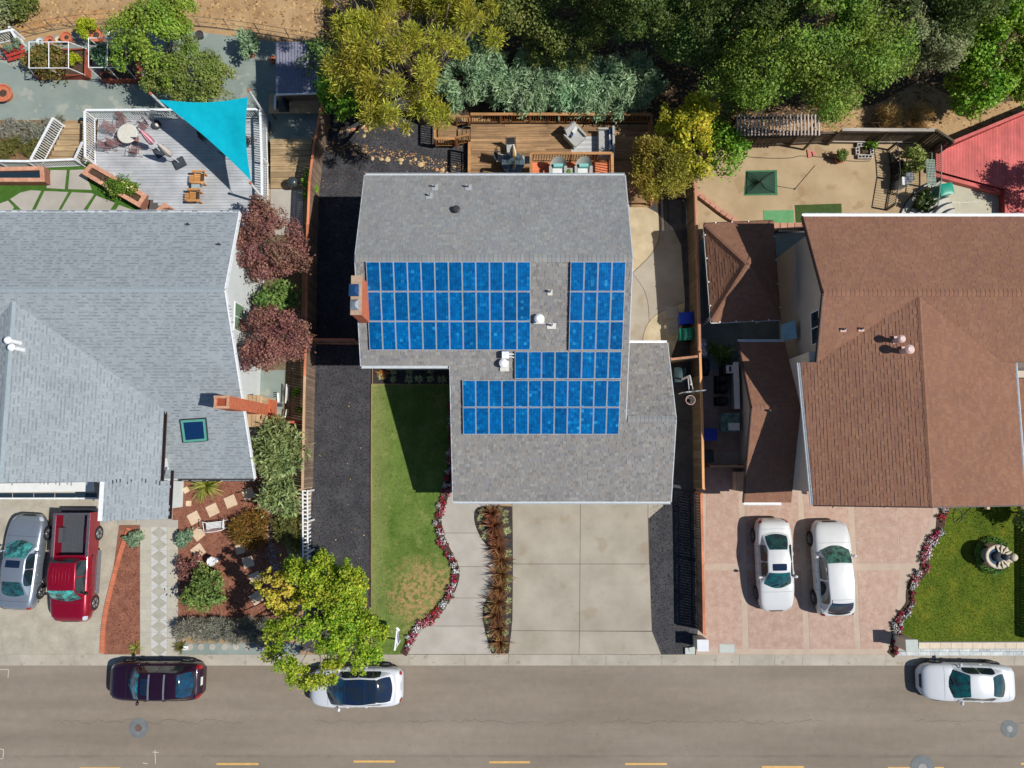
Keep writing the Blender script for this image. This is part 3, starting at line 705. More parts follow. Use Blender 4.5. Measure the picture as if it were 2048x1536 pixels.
# ------------------------------------------------------------------ main house
ZR, ZB, ZF = 7.0, 5.35, 2.85
XL = (P(710, 515, ZR).x + P(730, 351, ZB).x) / 2; XR = (P(1265, 515, ZR).x + P(1250, 351, ZB).x) / 2
YR = P(985, 516, ZR).y; YB = P(985, 351, ZB).y; YF = P(1120, 1003, ZF).y
SLOPE = (ZR - ZF) / (YR - YF)
def zf(y): return ZR - SLOPE * (YR - y)
N_F = Vector((0, -SLOPE, 1)).normalized(); P_F = Vector((0, YR, ZR))
YLF = on_plane(810, 731, P_F, N_F).y; XG = on_plane(903.5, 870, P_F, N_F).x; XE = on_plane(1342, 1000, P_F, N_F).x
YR2 = on_plane(1300, 838, P_F, N_F).y; ZR2 = zf(YR2)
N_E = Vector((0, SLOPE, 1)).normalized(); YE = on_plane(1290, 686, Vector((0, YR2, ZR2)), N_E).y; ZE = ZR2 - SLOPE * (YE - YR2)
house = thing('main_house', 'two-level house with grey shingle roof carrying rows of blue solar panels', 'house', (-0.5, 4, 0))
V3 = lambda x, y, z: Vector((x, y, z))
back = [V3(XL, YB, ZB), V3(XR, YB, ZB), V3(XR, YR, ZR), V3(XL, YR, ZR)]
frA = [V3(XL, YR, ZR), V3(XR, YR, ZR), V3(XR, YLF, zf(YLF)), V3(XL, YLF, zf(YLF))]
frB = [V3(XG, YLF, zf(YLF)), V3(XR, YLF, zf(YLF)), V3(XR, YF, ZF), V3(XG, YF, ZF)]
frC = [V3(XR, YR2, ZR2), V3(XE, YR2, ZR2), V3(XE, YF, ZF), V3(XR, YF, ZF)]
frD = [V3(XR, YE, ZE), V3(XE, YE, ZE), V3(XE, YR2, ZR2), V3(XR, YR2, ZR2)]
roof = deck_solid(house, [back, frA, frB, frC, frD], m_roofdeck)
mk_ = dict(expo=0.145, wid=(0.11, 0.24), thick=(0.005, 0.022))
shingles(house, m_sh_main, [back], **mk_); shingles(house, m_sh_mainf, [frA, frB, frC, frD], **dict(mk_, thick=(.005, .03)))
ridge_caps(house, m_sh_main, V3(XL, YR, ZR), V3(XR, YR, ZR), 0.36); ridge_caps(house, m_sh_main, V3(XR + .1, YR2, ZR2), V3(XE, YR2, ZR2), 0.3)
o = 0.30; u = 0.19
gable_wall(house, [(YB - .45, 0), (YB - .45, ZB + .15 - u), (YR, ZR - u), (YLF + .45, zf(YLF + .45) - u), (YLF + .45, 0)], XL + o, XR - o, m_stucco_b)
gable_wall(house, [(YLF + .5, 0), (YLF + .5, zf(YLF + .5) - u), (YF + .55, zf(YF + .55) - u), (YF + .55, 0)], XG + o, XR - o - .01, m_stucco_b)
gable_wall(house, [(YE - .4, 0), (YE - .4, ZE + .14 - u), (YR2, ZR2 - u), (YF + .56, zf(YF + .56) - u), (YF + .56, 0)], XR - o - .005, XE - o, m_stucco_b)
gutter(house, V3(XL, YB + .07, ZB - .02), V3(XR, YB + .07, ZB - .02), m_alu); gutter(house, V3(XL, YLF - .07, zf(YLF) - .02), V3(XG - .02, YLF - .07, zf(YLF) - .02), m_alu)
gutter(house, V3(XG, YF - .07, ZF - .02), V3(XE, YF - .07, ZF - .02), m_alu); gutter(house, V3(XR + .02, YE + .07, ZE - .02), V3(XE, YE + .07, ZE - .02), m_whiter)
for a, b in ((back[0], back[3]), (back[3], frA[3]), (frB[0], frB[3])): bar('rake_board', m_alu, house, a + V3(-.02, 0, -.08), b + V3(-.02, 0, -.08), 0.04, 0.16)
for a, b in ((back[1], back[2]), (back[2], V3(XR, YR2, zf(YR2))), (frD[1], frD[2]), (frC[1], frC[2])): bar('rake_board', m_alu, house, a + V3(.02, 0, -.08), b + V3(.02, 0, -.08), 0.04, 0.16)
# garage door, entry door and windows under the eaves
gd = MB().box(((XG + XE) / 2 + 0.8, YF + .55, 1.15), (4.9, 0.08, 2.25)).build('garage_door', m_white, house)
for k in range(4): piece('door_panel', m_whiter, gd, ((XG + XE) / 2 + 0.8, YF + .50, 0.33 + k * 0.55), (4.7, 0.04, 0.47))
dd = MB().box((XG + o, YLF - 1.2, 1.05), (0.08, 0.95, 2.1)).build('door', wood('front_door_wood', C(110, 60, 38), along='Z'), house); piece('handle', m_alu, dd, (XG + o - .07, YLF - 0.85, 1.0), (0.05, 0.05, 0.14))
for (x, y, z, w, h, ax) in (((XL + XG) / 2, YLF + .45, 1.5, 2.2, 1.2, 'y'), ((XL + XG) / 2, YLF + .45, 4.1, 1.6, 1.0, 'y'), (-3.5, YB - .45, 4.0, 1.6, 1.1, 'y'), (2.6, YB - .45, 3.6, 1.9, 2.0, 'y'), (XR - o, 9.5, 4.2, 1.2, 1.0, 'x'), (XL + o, 11.2, 4.2, 1.2, 1.0, 'x')):
    fix_wall_window(house, (x, y, z), w, h, ax, m_white, m_glass)
# chimney of the main house
cz = 7.95; cp = [P(703, 553, cz), P(720, 553, cz), P(720, 629, cz), P(703, 629, cz)]
chx0, chx1 = cp[0].x + .02, cp[1].x + .08; chy0, chy1 = cp[2].y, cp[0].y
ch = MB().prism([(chx0, chy0), (chx1, chy0), (chx1, chy1), (chx0, chy1)], 0, cz).build('chimney', m_brick, house)
m_crown = surf('chimney_crown', C(168, 140, 116), C(186, 160, 136), scale=5, fine=0.1)
MB().prism([(chx0 - .02, chy0 - .03), (chx1 + .03, chy0 - .03), (chx1 + .03, chy1 + .03), (chx0 - .02, chy1 + .03)], cz + .002, cz + .06).build('crown', m_crown, ch)
m_galv = plain('galvanised', C(150, 156, 160), 0.35, 0.8)
def spark_cap(c, w, l, h, mat):
    o = MB()
    for sx in (-1, 1):
        for sy in (-1, 1): o.box((c[0] + sx * w * .42, c[1] + sy * l * .42, c[2] + h * .5), (.03, .03, h))
    for k in range(7): o.box((c[0] - w * .45 + w * .9 * k / 6, c[1], c[2] + h * .5), (.01, l * .86, h * .9))
    return o.build('spark_arrestor', m_galv, ch), MB().add([(c[0]-w/2, c[1]-l/2, c[2]+h), (c[0]+w/2, c[1]-l/2, c[2]+h), (c[0]+w/2, c[1]+l/2, c[2]+h), (c[0]-w/2, c[1]+l/2, c[2]+h), (c[0]-w*.15, c[1]-l*.2, c[2]+h+.1), (c[0]+w*.15, c[1]-l*.2, c[2]+h+.1), (c[0]+w*.15, c[1]+l*.2, c[2]+h+.1), (c[0]-w*.15, c[1]+l*.2, c[2]+h+.1)],
        [(0,1,5,4),(1,2,6,5),(2,3,7,6),(3,0,4,7),(4,5,6,7),(3,2,1,0)]).build('cap', mat, ch)
m_bluecap = plain('blue_flue_cap', C(40, 84, 130), 0.25, 0.5); m_zinc = plain('zinc_flue_cap', C(176, 180, 184), 0.35, 0.7)
cxm = (chx0 + chx1) / 2
spark_cap((cxm - .06, P(708, 583, cz).y, cz + .06), 0.42, 0.52, 0.22, m_bluecap); spark_cap((cxm - .04, P(708, 611, cz).y, cz + .06), 0.36, 0.46, 0.12, m_zinc)
# vents on the main roof
def roof_z_main(x, y): return (ZR - (ZR - ZB) / (YB - YR) * (y - YR)) if y > YR else zf(y)
def on_main(px, py): return on_plane(px, py, P_F, N_F) if py > 516 else on_plane(px, py, V3(0, YR, ZR), Vector((0, (ZR - ZB) / (YB - YR), 1)).normalized())
m_flash = surf('white_flashing', C(214, 210, 200), scale=4, var=0.08, fine=0.08); m_flashg = plain('grey_flashing', C(176, 178, 178), 0.5)
def vent_pipe(c, r, h, label, mats, flash=(0.3, 0.36), cap=False):
    th = thing('vent_pipe', label, 'vent', c)
    MB().box(c + V3(0, -0.03, .035), (*flash, 0.012), M=Matrix.Rotation(math.atan(SLOPE) * (1 if c.y < YR else -1), 4, 'X')).build('flashing', mats[0], th)
    MB().lathe([(r, -0.1), (r, h), (r * .8, h), (r * .8, h - .03)], c, 12).build('pipe', mats[1], th)
    if cap: MB().lathe([(r * 1.6, h), (r * 1.7, h + .05), (r * 1.0, h + .12)], c, 14).build('cap', mats[1], th)
    return th
m_pipe = plain('grey_pipe', C(150, 150, 150), 0.5); m_pipek = plain('dark_pipe', C(60, 58, 58), 0.5)
vent_pipe(on_main(870, 374), 0.045, 0.32, 'thin grey vent pipe on the back roof slope nearest the left gable', (m_flashg, m_pipe))
vent_pipe(on_main(937, 374), 0.045, 0.34, 'thin grey vent pipe near the back eave, right of its twin', (m_flashg, m_pipe))
vent_pipe(on_main(859, 391), 0.06, 0.22, 'short grey vent below the two thin pipes on the back slope', (m_flashg, m_pipe))
vent_pipe(on_main(913, 421), 0.11, 0.14, 'low black dome vent alone on the back roof slope', (m_pipek, m_pipek), (0.2, 0.2), True)
vent_pipe(on_main(1100, 584), 0.05, 0.3, 'slim vent pipe high in the bare roof lane between the panel arrays', (m_flash, m_pipe), (0.22, 0.26))
vent_pipe(on_main(1103, 651), 0.05, 0.3, 'slim vent pipe on white flashing low in the lane between the arrays', (m_flash, m_pipe), (0.42, 0.26))
vent_pipe(on_main(1078, 640), 0.13, 0.3, 'white round capped flue beside the large left solar array', (m_flash, m_whiter), (0.5, 0.3), True)
c = on_main(1007, 728); th = thing('roof_fan', 'white round attic vent on a square base below the electrical box', 'vent', c)
MB().box(c + V3(.05, -.1, .05), (.42, .5, .02), M=Matrix.Rotation(math.atan(SLOPE), 4, 'X')).build('flashing', m_flash, th); MB().lathe([(.12, -.05), (.12, .22), (.2, .24), (.2, .34), (.1, .4)], c, 18).build('cap', m_whiter, th)
c = on_main(1011, 710); th = thing('junction_box', 'white electrical box with conduit on the roof beside the solar panels', 'electrical box', c)
MB().box(c + V3(0, 0, .2), (.32, .32, .3), M=Matrix.Rotation(math.atan(SLOPE), 4, 'X')).build('box', m_whiter, th)
q = on_main(1028, 709); q2 = on_main(1028, 716)
MB().tube([c + V3(.15, 0, .12), (c + q) / 2 + V3(0, .02, .12), q + V3(0, 0, .08)], .025, 8).tube([c + V3(.1, -.1, .12), c + V3(.35, -.12, .14), q2 + V3(0, 0, .08)], .025, 8).build('conduit', m_whiter, th)

# ------------------------------------------------------------------ solar panels
def solar_mat():
    t = NT('solar_cells'); tc = t.n('ShaderNodeTexCoord').outputs['Object']; oi = t.n('ShaderNodeObjectInfo').outputs['Random']
    sep = t.n('ShaderNodeSeparateXYZ'); t.l(tc, sep.inputs[0])
    nx, ny = 4, 9
    fx = t.math('MULTIPLY', sep.outputs[0], nx); fy = t.math('MULTIPLY', sep.outputs[1], ny)
    cb = t.n('ShaderNodeCombineXYZ'); t.l(t.math('FLOOR', fx), cb.inputs[0]); t.l(t.math('FLOOR', fy), cb.inputs[1]); t.l(t.math('MULTIPLY', oi, 50), cb.inputs[2])
    wn = t.n('ShaderNodeTexWhiteNoise'); t.l(cb.outputs[0], wn.inputs['Vector'])
    c = t.ramp(wn.outputs['Value'], [(0, C(0, 88, 150)), (0.4, C(0, 97, 160)), (0.9, C(2, 107, 170)), (0.97, C(14, 120, 180)), (1, C(44, 142, 194))])
    c = _mul(t, c, t.rng(t.noise(30, 3, 0.7, t.pos()), 0.3, 0.7, 0.85, 1.15)); c = _mul(t, c, t.rng(t.noise(5, 3, 0.6, t.pos()), 0.3, 0.7, 0.72, 1.22))
    c = _mul(t, c, t.rng(oi, 0, 1, 0.84, 1.16))
    bus = t.math('ABSOLUTE', t.math('SUBTRACT', t.math('FRACT', t.math('MULTIPLY', fx, 2)), 0.5))
    c = t.mix(t.rng(bus, 0.34, 0.46, 0, 0.75), c, C(0, 34, 84))
    ce = t.math('MAXIMUM', t.math('ABSOLUTE', t.math('SUBTRACT', t.math('FRACT', fx), 0.5)), t.math('ABSOLUTE', t.math('SUBTRACT', t.math('FRACT', fy), 0.5)))
    c = t.mix(t.rng(ce, 0.465, 0.485, 0, 0.45), c, C(2, 28, 76))
    return t.done(t.principled(c, 0.3, 0.0, 0.25, None, 0.0))
m_cells = solar_mat(); m_pframe = plain('panel_frame', C(204, 208, 214), 0.4, 0.2); m_rail = plain('mount_rail', C(120, 122, 124), 0.5, 0.6)
_SP = {}
def solar_panel(c00, c10, c11, c01, label, group):
    """four corners on the mounting plane, upper left first, clockwise"""
    c = (c00 + c10 + c11 + c01) / 4; ax = (c10 - c00).normalized(); n = N_F; ay = n.cross(ax).normalized()
    w = (c10 - c00).length - 0.016; l = (c00 - c01).length - 0.03
    rot = Matrix((ax, ay, n)).transposed().to_quaternion()
    o = bpy.data.objects.new('solar_panel', None); o.location = c; o.rotation_mode = 'QUATERNION'; o.rotation_quaternion = rot; o.empty_display_size = .2
    put(o, None); tag(o, label, 'solar panel', group)
    key = (round(w, 2), round(l, 2))
    if key not in _SP:
        w, l = key; f = 0.016; m = MB(); hh = 0.042
        m.box((0, l/2 - f/2, 0), (w, f, hh)); m.box((0, -l/2 + f/2, 0), (w, f, hh)); m.box((-w/2 + f/2, 0, 0), (f, l - 2*f, hh)); m.box((w/2 - f/2, 0, 0), (f, l - 2*f, hh))
        rl = MB(); rl.box((0, l * .27, -.05), (w + .02, .04, .05)); rl.box((0, -l * .27, -.05), (w + .02, .04, .05))
        _SP[key] = (m.mesh('panel_frame', m_pframe), rl.mesh('panel_rail', m_rail))
    w, l = key
    for nm, me in (('frame', _SP[key][0]), ('mount_rail', _SP[key][1])):
        k = bpy.data.objects.new(nm, me); COL.objects.link(k); k.parent = o
        if nm == 'mount_rail': k['kind'] = 'stuff'
    k = bpy.data.objects.new('cell_sheet', unit_box(m_cells)); COL.objects.link(k); k.parent = o; k.scale = (w - .035, l - .035, .02)
PB = P_F + N_F * 0.13
def array(x0, x1a, ys, cols, skew, word, group):
    """px x range at the top and bottom line; ys row lines"""
    for r_, (ya, yb) in enumerate(zip(ys, ys[1:])):
        fa = (ya - ys[0]) / (ys[-1] - ys[0]); fb = (yb - ys[0]) / (ys[-1] - ys[0])
        la, ra = x0[0] + (x0[1] - x0[0]) * fa, x1a[0] + (x1a[1] - x1a[0]) * fa; lb, rb = x0[0] + (x0[1] - x0[0]) * fb, x1a[0] + (x1a[1] - x1a[0]) * fb
        A, B, Cc, D = (on_plane(x, y, PB, N_F) for x, y in ((la, ya), (ra, ya), (rb, yb), (lb, yb)))
        for k in range(cols):
            f0, f1 = k / cols, (k + 1) / cols
            rowname = word[r_] if isinstance(word, (list, tuple)) else word
            solar_panel(A.lerp(B, f0), A.lerp(B, f1), D.lerp(Cc, f1), D.lerp(Cc, f0), 'blue solar panel, %s from the left in %s' % (ORD[k], rowname), group)
array((732, 739), (1061, 1061), [523, 583, 642.5, 700.5], 12, 0, ['top row, wide chimney array', 'middle row, wide chimney array', 'bottom row, wide chimney array'], 'solar panels on the main roof')
array((1141, 1137), (1252, 1245), [523, 583, 642.5, 700.5], 4, 0, ['top row, narrow upper right array', 'middle row, narrow upper right array', 'bottom row, narrow upper right array'], 'solar panels on the main roof')
array((1030, 1029), (1244, 1242.5), [702.5, 758], 8, 0, ['the eight-panel row beside the electrical box'], 'solar panels on the main roof')
array((925, 926), (1241, 1238), [760, 814.5, 869], 12, 0, ['the upper of the two lowest panel rows', 'the lowest panel row above the garage'], 'solar panels on the main roof')

# ------------------------------------------------------------------ left house
lh = thing('left_house', 'house with pale blue-grey shingle roof, orange chimney and teal skylight', 'house', (-20, 3, 0))
LZR, LZB, LZF = 6.85, 5.45, 2.6
LX = -12.8; LXW = -29.0
LYR = P(449, 579, LZR).y; LYB = P(478, 425, LZB).y; LYF = P(508, 957, LZF).y
LXb = P(478, 425, LZB).x; LXr = P(449, 579, LZR).x; LXf = P(508, 957, LZF).x
sb = (LZR - LZB) / (LYB - LYR); sf = (LZR - LZF) / (LYR - LYF)
N_L = Vector((0, -sf, 1)).normalized(); P_L = V3(0, LYR, LZR)
vt = on_plane(26, 603, P_L, N_L); vb = on_plane(328, 819, P_L, N_L)
mg = (vt.z - vb.z) / (vb.x - vt.x); N_G = Vector((mg, 0, 1)).normalized(); P_G = vt
gbot = on_plane(150, 964, P_G, N_G); GY = gbot.y
def gz(x): return vt.z - mg * abs(x - vt.x)
def rakex(y): return LXr + (LXf - LXr) * (LYR - y) / (LYR - LYF)
lb_ = [V3(LXW, LYB, LZB), V3(LXb, LYB, LZB), V3(LXr, LYR, LZR), V3(LXW, LYR, LZR)]
lfA = [V3(vt.x, LYR, LZR), V3(LXr, LYR, LZR), V3(rakex(vb.y), vb.y, vb.z), vb, vt]
lfB = [vb - V3(1.2, 0, 0), V3(rakex(vb.y), vb.y, vb.z), V3(LXf, LYF, LZF), V3(vb.x - 1.2, LYF, LZF)]
lgR = [vt, vb, V3(vb.x, GY, vb.z), V3(vt.x, GY, vt.z)]
px0 = on_plane(207, 1000, P_G, N_G).x; px1 = on_plane(338, 1000, P_G, N_G).x; PY = on_plane(270, 1040, P_G, N_G).y
lgP = [V3(px0, GY, gz(px0)), V3(px1, GY, gz(px1)), V3(px1, PY, gz(px1)), V3(px0, PY, gz(px0))]
mvb = V3(2 * vt.x - vb.x, vb.y, vb.z)
lgL = [vt, V3(vt.x, GY, vt.z), V3(mvb.x, GY, vb.z), mvb]
lfL = [V3(LXW, LYR, LZR), V3(vt.x, LYR, LZR), vt, mvb, V3(LXW, vb.y, vb.z)]; lfM = [V3(LXW, vb.y, vb.z), mvb + V3(.6, 0, 0), V3(mvb.x + .6, LYF, LZF), V3(LXW, LYF, LZF)]
deck_solid(lh, [lb_, lfA, lfB, lgR, lgP, lgL, lfL, lfM], m_roofdeck)
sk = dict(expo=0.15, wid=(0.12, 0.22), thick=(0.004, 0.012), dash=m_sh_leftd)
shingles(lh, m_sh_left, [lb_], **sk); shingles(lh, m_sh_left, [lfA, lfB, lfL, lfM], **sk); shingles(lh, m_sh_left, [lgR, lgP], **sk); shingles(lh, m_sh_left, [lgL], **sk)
m_cap = plain('ridge_metal', C(148, 159, 164), 0.8)
for a, b in ((V3(LXW, LYR, LZR), V3(LXr, LYR, LZR)), (vt, V3(vt.x, GY, vt.z))):
    d = (b - a).normalized(); s = V3(-d.y, d.x, 0) * 0.14; up = V3(0, 0, .045); dn = V3(0, 0, -.005)
    MB().add([a + s + dn, a + up, a - s + dn, b + s + dn, b + up, b - s + dn], [(0, 1, 4, 3), (1, 2, 5, 4)]).build('ridge_cap', m_cap, lh)
for a, b in ((lb_[1], lb_[2]), (lb_[2], lfB[2])): bar('rake_board', m_whiter, lh, a + V3(.03, 0, -.07), b + V3(.03, 0, -.07), 0.07, 0.2)
bar('rake_board', m_whiter, lh, lgP[0] + V3(-.09, 0, -.02), lgP[3] + V3(-.09, 0, -.02), 0.18, 0.16)
gutter(lh, lb_[0] + V3(0, .07, -.02), lb_[1] + V3(0, .07, -.02), m_alu); gutter(lh, lfB[3] + V3(1.2, -.07, -.02), lfB[2] + V3(0, -.07, -.02), m_pipek)
gutter(lh, vb + V3(.07, -.1, 0), V3(vb.x + .07, GY, vb.z), m_darkgut, 0.1); gutter(lh, lgP[1] + V3(.07, .5, 0), lgP[2] + V3(.07, 0, 0), m_darkgut, 0.1)
LWX = P(523, 700, 0).x
gable_wall(lh, [(LYB - .4, 0), (LYB - .4, LZB - .04), (LYR, LZR - .2), (LYF + .4, LZF + .02), (LYF + .4, 0)], -28.5, LWX, m_stucco_l)
wx = P(340, 1040, 0).x
MB().prism([(vt.x - 4.6, GY + .5), (vb.x - .3, GY + .5), (vb.x - .3, LYF + 1), (vt.x - 4.6, LYF + 1)], 0, vb.z - .22).build('wall', m_stucco_l, lh)
n_ = 3
MB().add([(vt.x - 4.6, GY + .5, vb.z - .22), (vb.x - .3, GY + .5, vb.z - .22), (vt.x, GY + .5, vt.z - .2), (vt.x - 4.6, GY + .7, vb.z - .22), (vb.x - .3, GY + .7, vb.z - .22), (vt.x, GY + .7, vt.z - .2)], [(0, 1, 2), (5, 4, 3), (0, 2, 5, 3), (1, 4, 5, 2)]).build('gable', m_stucco_l, lh)
# porch post, porch wall and slatted side
pwx = P(366, 1000).x; MB().prism([(pwx - .3, PY + .3), (pwx, PY + .3), (pwx, LYF + .6), (pwx - .3, LYF + .6)], 0, 2.1).build('porch_wall', m_stucco_l, lh)
piece('porch_post', m_white, lh, (px0 + .25, PY + .25, (gz(px0) - .2) / 2), (.16, .16, gz(px0) - .2))
# up-and-over garage door standing out level, glazed lower row
gd = MB().prism(px_poly([(-60, 968), (186, 964), (188, 983), (-60, 985)], 2.35), 2.30, 2.35).build('garage_door', m_white, lh)
for k in range(6):
    x0_, x1_ = lerp(-60, 194, k / 6), lerp(-60, 194, (k + 1) / 6)
    MB().prism(px_poly([(x0_ + 1, 986), (x1_ - 1, 986), (x1_ - 1, 995), (x0_ + 1, 995)], 2.34), 2.31, 2.34).build('pane', m_glass, gd)
MB().prism(px_poly([(-60, 995.5), (196, 995.5), (196, 998.5), (-60, 998.5)], 2.36), 2.28, 2.36).build('door_rail', m_whiter, gd)
# left house chimney
z_t = 6.1; a = [P(431, 792, z_t), P(447, 792, z_t), P(447, 817, z_t), P(431, 817, z_t)]
cx0, cx1, cy0, cy1 = LWX - .55, a[1].x + .30, a[2].y, a[0].y
cx0 = a[0].x
lc = MB().prism([(cx0, cy0), (cx0 + .66, cy0), (cx0 + .66, cy1), (cx0, cy1)], 0, z_t).build('chimney', m_brick, lh)
m = MB(); m.box((cx0 + .33, cy1 - .05, z_t + .06), (.72, .12, .12)); m.box((cx0 + .33, cy0 + .05, z_t + .06), (.72, .12, .12)); m.box((cx0 + .05, (cy0+cy1)/2, z_t + .06), (.12, cy1 - cy0 - .2, .12)); m.box((cx0 + .61, (cy0+cy1)/2, z_t + .06), (.12, cy1 - cy0 - .2, .12)); m.build('rim', m_brick, lc)
MB().box((cx0 + .33, (cy0 + cy1) / 2, z_t + .03), (.46, cy1 - cy0 - .22, .02)).build('flue', surf('soot_clay', C(150, 70, 44), scale=4), lc)
# timber clad bay and low brick hearth at the chimney foot
m_side = wood('tan_siding', C(190, 160, 124), along='Z')
bx0, bx1 = LWX - .1, P(524, 790, 1.9).x; by0, by1 = P(520, 852, 1.9).y, P(520, 792, 1.9).y
bay = MB().prism([(bx0, by0), (bx1, by0), (bx1, by1), (bx0, by1)], 0, 1.9).build('bay', m_side, lh)
for k in range(7):
    piece('board', m_side, bay, (bx1 + .012, by0 + (by1 - by0) * (k + .5) / 7, .95), (.024, (by1 - by0) / 7 - .02, 1.9))
for k in range(4):
    w_ = (bx1 - bx0 - .05) / 4; piece('board', m_side, bay, (bx0 + w_ * (k + .5), (by0 + by1) / 2, 1.915), (w_ - .02, by1 - by0 + .1, .03))
hx1 = P(543, 800, 0.9).x
MB().prism([(bx1 + .03, by0 + .1), (hx1, by0 + .1), (hx1, by1 - .1), (bx1 + .03, by1 - .1)], 0, .95).build('hearth', m_brick, lh)
# window on the visible gable wall
wc = P(474, 635, 4.3); wc.x = LWX
y0w, y1w = on_plane(472, 662, V3(LWX, 0, 0), V3(1, 0, 0)), on_plane(472, 604, V3(LWX, 0, 0), V3(1, 0, 0))
fix_wall_window(lh, (LWX, (y0w.y + y1w.y) / 2, 3.35), abs(y1w.y - y0w.y) * .92, 1.15, 'x', m_whiter, m_glass_g)
# skylight on the right slope
sk0 = [on_plane(x, y, P_L + N_L * .12, N_L) for x, y in ((361, 841), (410, 838), (414, 881), (367, 885))]
sk = thing('skylight', 'teal framed skylight with dark blue glass in the pale grey roof', 'skylight', (sk0[0] + sk0[2]) / 2)
cen = (sk0[0] + sk0[1] + sk0[2] + sk0[3]) / 4
m_teal = plain('teal_frame', C(90, 158, 140), 0.4); m_tealk = plain('dark_skylight_edge', C(40, 52, 60), 0.5)
m = MB(); ins = [cen + (q - cen) * .80 for q in sk0]
m.add(sk0 + ins, [(0, 1, 5, 4)[::-1], (1, 2, 6, 5)[::-1], (2, 3, 7, 6)[::-1], (3, 0, 4, 7)[::-1]]).build('frame', m_teal, sk)
m = MB(); ob = [cen + (q - cen) * 1.06 for q in sk0]; lo = [q - N_L * .14 for q in ob]
m.add(ob + lo + sk0, [(0, 1, 5, 4), (1, 2, 6, 5), (2, 3, 7, 6), (3, 0, 4, 7), (0, 8, 9, 1), (1, 9, 10, 2), (2, 10, 11, 3), (3, 11, 8, 0)]).build('kerb_frame', m_tealk, sk)
t = NT('skylight_glass'); m_skyg = t.done(t.principled(C(12, 46, 88), 0.05, 0, 0.6, None, 0.4))
MB().add([q - N_L * .02 for q in ins], [(3, 2, 1, 0)]).build('pane', m_skyg, sk)
c = on_plane(34, 690, P_G, N_G)
for k, (px_, py_, lab) in enumerate(((40, 686, 'white flue pipe on the pale grey roof, upper of the pair at the left edge'), (47, 700, 'white flue pipe on the pale grey roof, lower of the pair at the left edge'))):
    c = on_plane(px_, py_, P_G, N_G); vent_pipe(c, 0.1, 0.75, lab, (m_flashg, m_whiter), (.3, .3), True)
for (px_, py_, lab) in ((379, 450, 'tiny dark vent stub high on the back slope of the pale grey roof'), (441, 490, 'tiny dark vent stub near the right gable of the pale grey roof')):
    c = on_plane(px_, py_, P_L, Vector((0, sb, 1)).normalized()); vent_pipe(c, 0.04, 0.25, lab, (m_sh_left, m_pipek), (.1, .1))

# ------------------------------------------------------------------ right house
rh = thing('right_house', 'large two-level house with brown shingle roof and front gable', 'house', (18, 4, 0))
QR, QB = 7.0, 5.5
RYR = P(1647, 585, QR).y; RYB = P(1606, 433, QB).y; RXL = P(1647, 585, QR).x; RXB = P(1606, 433, QB).x; RXE = 34.0
s_b = (QR - QB) / (RYB - RYR); N_R = Vector((0, -s_b, 1)).normalized(); P_R = V3(0, RYR, QR)
rvt = on_plane(1838, 592, P_R, N_R); rvb = on_plane(1634, 724, P_R, N_R)
e0 = P(1603, 709, rvb.z); mgr = (rvt.z - rvb.z) / (rvt.x - rvb.x); N_RG = Vector((-mgr, 0, 1)).normalized()
ex = e0.x; ez = rvb.z - mgr * (rvb.x - ex)
eF = on_plane(1628, 1010, rvt, N_RG); EY = eF.y; gx = on_plane(1880, 1005, rvt, N_RG).x
ez2 = rvt.z - mgr * (rvt.x - eF.x)
gtop = V3(gx, EY, rvt.z)
rb_ = [V3(RXB, RYB, QB), V3(RXE, RYB, QB), V3(RXE, RYR, QR), V3(RXL, RYR, QR)]
rrake = on_plane(1632, 724, P_R, N_R)
rfA = [V3(RXL, RYR, QR), V3(rvt.x, RYR, QR), rvt, rvb]
gx = rvt.x; gtop = V3(gx, EY, rvt.z); rxe = 2 * gx - ex
def rz_(x): return rvt.z - mgr * abs(x - gx)
rvr = V3(2 * gx - rvb.x, rvb.y, rvb.z)
rfR = [V3(gx, RYR, QR), V3(RXE, RYR, QR), V3(RXE, rvb.y, rvb.z), rvr, rvt]
yj = rvb.y + .3
rgL = [rvt, gtop, V3(eF.x, EY, rz_(eF.x)), V3(lerp(ex, eF.x, .03), rvb.y, rz_(lerp(ex, eF.x, .03))), rvb]
rgm = V3(gx, rvb.y, rvt.z); rgL0 = [rvt, rgm, rvb]; rgR0 = [rvt, rvr, rgm]
rgL = [rgm, gtop] + rgL[2:4]
rgR = [rgm, V3(rxe, rvb.y, rz_(rxe)), V3(rxe, EY, rz_(rxe)), gtop]
rlow = [V3(rxe - .3, rvb.y - .5, 3.6), V3(RXE, rvb.y - .5, 3.6), V3(RXE, EY + 1, 2.8), V3(rxe - .3, EY + 1, 2.8)]
deck_solid(rh, [rb_, rfA, rfR, rgL0, rgL, rgR0, rgR, rlow], m_roofdeck_r)
rk = dict(expo=0.145, wid=(0.12, 0.26), thick=(0.005, 0.017))
shingles(rh, m_sh_right, [rb_], **rk); shingles(rh, m_sh_right, [rfA, rfR], **rk); shingles(rh, m_sh_right, [rgL0, rgL], **rk); shingles(rh, m_sh_right, [rgR0, rgR], **rk); shingles(rh, m_sh_right, [rlow], **rk)
ridge_caps(rh, m_sh_right, V3(RXL, RYR, QR), V3(RXE, RYR, QR), 0.34); ridge_caps(rh, m_sh_right, gtop, rvt, 0.2)
gutter(rh, rb_[0] + V3(0, .08, -.01), rb_[1] + V3(0, .08, -.01), m_whiter, .16); gutter(rh, rgL[3] + V3(-.07, 0, -.02), rgL[2] + V3(-.07, 0, -.02), m_whiter); gutter(rh, rgR[1] + V3(.07, 0, -.02), rgR[2] + V3(.07, 0, -.02), m_whiter)
for a, b in ((rb_[0], rb_[3]), (rb_[3], rvb)): bar('rake_board', m_darkgut, rh, a + V3(-.02, 0, -.07), b + V3(-.02, 0, -.07), 0.05, 0.18)
